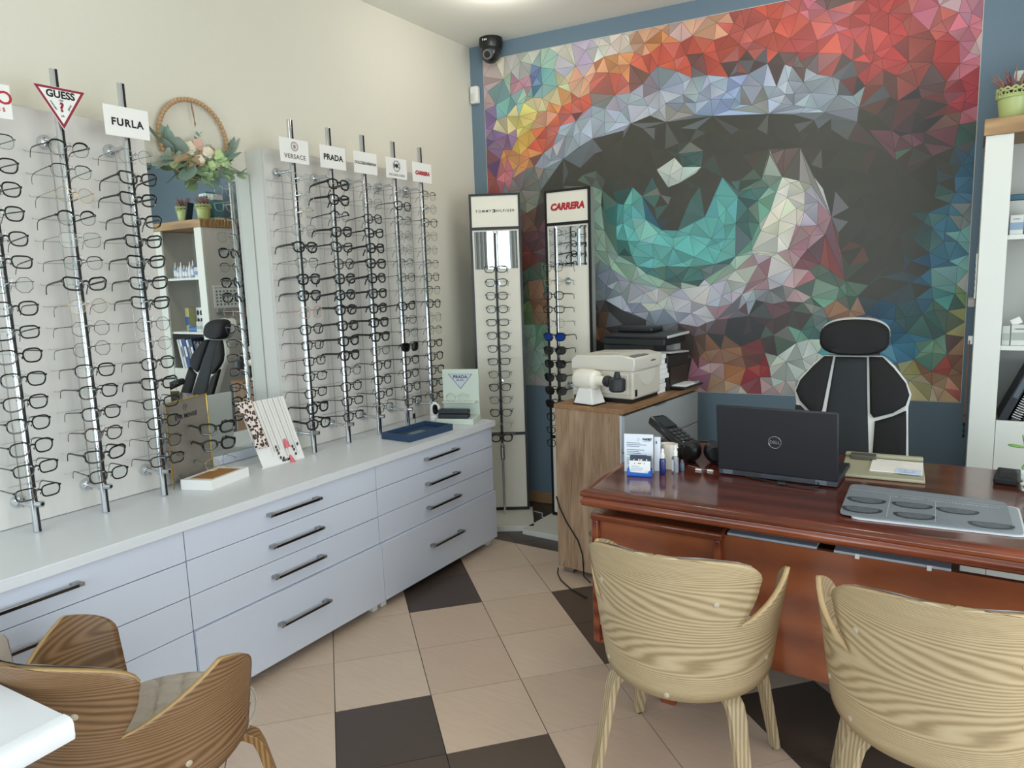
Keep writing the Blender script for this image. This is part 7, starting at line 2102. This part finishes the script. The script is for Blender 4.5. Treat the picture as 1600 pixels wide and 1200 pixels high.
carton(0.160, 4.03, Z2, 0.03, 0.06, 0.09, 'narrow white carton touching the upright on the middle shelf', 'cfd2cc', 'b0b8b0')
carton(0.212, 4.03, Z2, 0.065, 0.06, 0.095, 'square white carton with grey print on the middle shelf', 'd6d8d2', 'a8b0a8', 8)
carton(0.285, 4.03, Z2, 0.07, 0.06, 0.095, 'square white carton, third on the middle shelf', 'd8dad4', 'a0aca4', 8)
t = thing('white_card', 'small white card tilted on top of the middle-shelf cartons', 'card', (0.205, 4.03, Z2 + 0.096))
MB().box(-0.02, 0.02, -0.001, 0.001, 0, 0.03, M=Matrix.Rotation(R(-28), 4, 'Y')).build('card', PAPER, t)
carton(0.40, 4.05, Z2, 0.13, 0.08, 0.05, 'flat blue carton on the middle shelf', '2c5a9a', '4a7ab8')
t = thing('lens_sample_board', 'small board with dark lens samples on the middle shelf', 'board', (0.44, 4.14, Z2 + 0.052))
MB().box(-0.075, 0.075, 0.0, 0.008, 0.0, 0.17).build('board', PAPER, t)
for i in range(3):
    for j in range(2):
        MB().prism(superellipse(0.034, 0.05, 2, 18), lambda a, b, d: (-0.048 + 0.048 * i + a, d, 0.045 + 0.075 * j + b), -0.003, 0.0).build('lens_sample', mat('dark_sample', '#3a3f44', 0.15), t)
carton(0.56, 4.1, Z2, 0.06, 0.06, 0.22, 'tall blue and yellow carton on the middle shelf', 'b8b478', '3a5ea0')
# binders
Z3 = 0.8155
BC = [('#23262b', 0.035), ('#3a3c40', 0.03), ('#1e2024', 0.04), ('#28406e', 0.045), ('#dfe3e8', 0.03), ('#2a4a8a', 0.05), ('#d4dae0', 0.03), ('#e4e6e8', 0.025)]
x = 0.150
for k, (c, w_) in enumerate(BC):
    lab = ['charcoal binder leaning on the bottom shelf beside the upright', 'dark spiral-bound book leaning next to the charcoal binder', 'black binder leaning on the bottom shelf', 'navy binder on the bottom shelf, seen in the mirror', 'white binder among blue ones on the bottom shelf', 'bright blue binder on the bottom shelf, seen in the mirror', 'pale grey folder on the bottom shelf, seen in the mirror', 'white folder at the far end of the bottom shelf'][k]
    t = thing('binder', lab, 'binder', (x, 4.10, Z3 + w_ * sin(R(22 if k < 3 else 14)) + 0.001), group='binders on the bottom shelf')
    Mr = Matrix.Rotation(R(22 if k < 3 else 14), 4, 'Y')
    MB().box(0, w_, -0.11, 0.13, 0.0, 0.29, M=Mr).build('cover', mat('binder_' + c[1:], c, 0.5), t, bevel=0.002)
    if k == 1:
        m_ = MB()
        for j in range(22):
            m_.tube([Mr @ Vector((w_ * 0.5 + 0.019 * cos(q), -0.114 + 0.006 * sin(q), 0.02 + 0.0115 * j)) for q in [2 * pi * i_ / 8 for i_ in range(8)]], 0.0014, 4, closed=True)
        m_.build('spiral', PAPER, t)
    else:
        MB().box(w_ * 0.2, w_ * 0.8, -0.1115, -0.11, 0.12, 0.22, M=Mr).build('spine_label', mat('spine_label_' + str(k % 2), ('#56606c', '#e2e6ea')[0 if k < 3 else 1], 0.5), t)
    x += w_ * 1.12 + (0.055 if k == 2 else 0.010)
# calendar and hanging pens on the side panel facing the mirror
t = thing('wall_calendar', 'white calendar sheet hanging on the side of the shelf unit', 'calendar', (SX0 - 0.002, 4.16, 1.52))
MB().box(-0.006, 0.0, -0.15, 0.15, -0.125, 0.085).build('sheet', PAPER, t)
m_ = MB()
for i in range(7):
    for j in range(5):
        m_.box(-0.0068, -0.006, -0.128 + 0.038 * i, -0.112 + 0.038 * i, -0.100 + 0.030 * j, -0.084 + 0.030 * j)
m_.build('date_grid', mat('dark_grey_print', '#6a6a6e', 0.6), t)
MB().box(-0.0068, -0.006, -0.14, 0.14, 0.058, 0.062).build('header_rule', mat('grey_rule', '#8a8a8e', 0.6), t)
MB().box(-0.03, 0.0, -0.14, 0.14, -0.165, -0.127).build('calendar_tray', mat('grey_calendar_tray', '#a4a49e', 0.5), t, bevel=0.003)
MB().tube([(-0.003, -0.02, 0.085), (-0.003, 0.0, 0.115), (-0.003, 0.02, 0.085)], 0.001, 4).build('hanger', STEEL, t)
t = thing('hanging_cords', 'bunch of brown and dark eyeglass cords hung on the shelf side', 'cord', (SX0 - 0.002, 4.00, 1.2))
MB().box(-0.02, 0.0, -0.012, 0.012, -0.02, 0.02).build('hook', WHITE_PL, t, bevel=0.003)
for k, (c, L_) in enumerate((('#8a5a3a', 0.40), ('#3a3432', 0.46), ('#a89a8c', 0.36), ('#5a3a2c', 0.44))):
    MB().tube([(-0.014, -0.012 + 0.008 * k, 0.0), (-0.016, -0.012 + 0.008 * k, -L_ * 0.5), (-0.016, -0.014 + 0.008 * k, -L_)], 0.003, 6).build('cord', mat('cord_' + c[1:], c, 0.6), t)
    MB().ball((-0.016, -0.014 + 0.008 * k, -L_ - 0.006), 0.006, 8, 6, (1, 1, 1.6)).build('cord_end', BLACK, t)
t = thing('desk_phone', 'small black box on the desk seen only in the mirror', 'telephone', (0.45, 2.95, ZD), R(20))
MB().box(-0.06, 0.06, -0.05, 0.05, 0, 0.07).build('body', MATT_BLACK, t, bevel=0.012, bseg=3)
MB().box(-0.03, 0.03, -0.0515, -0.05, 0.025, 0.05).build('display', mat('pale_display', '#c8d0d8', 0.3), t)
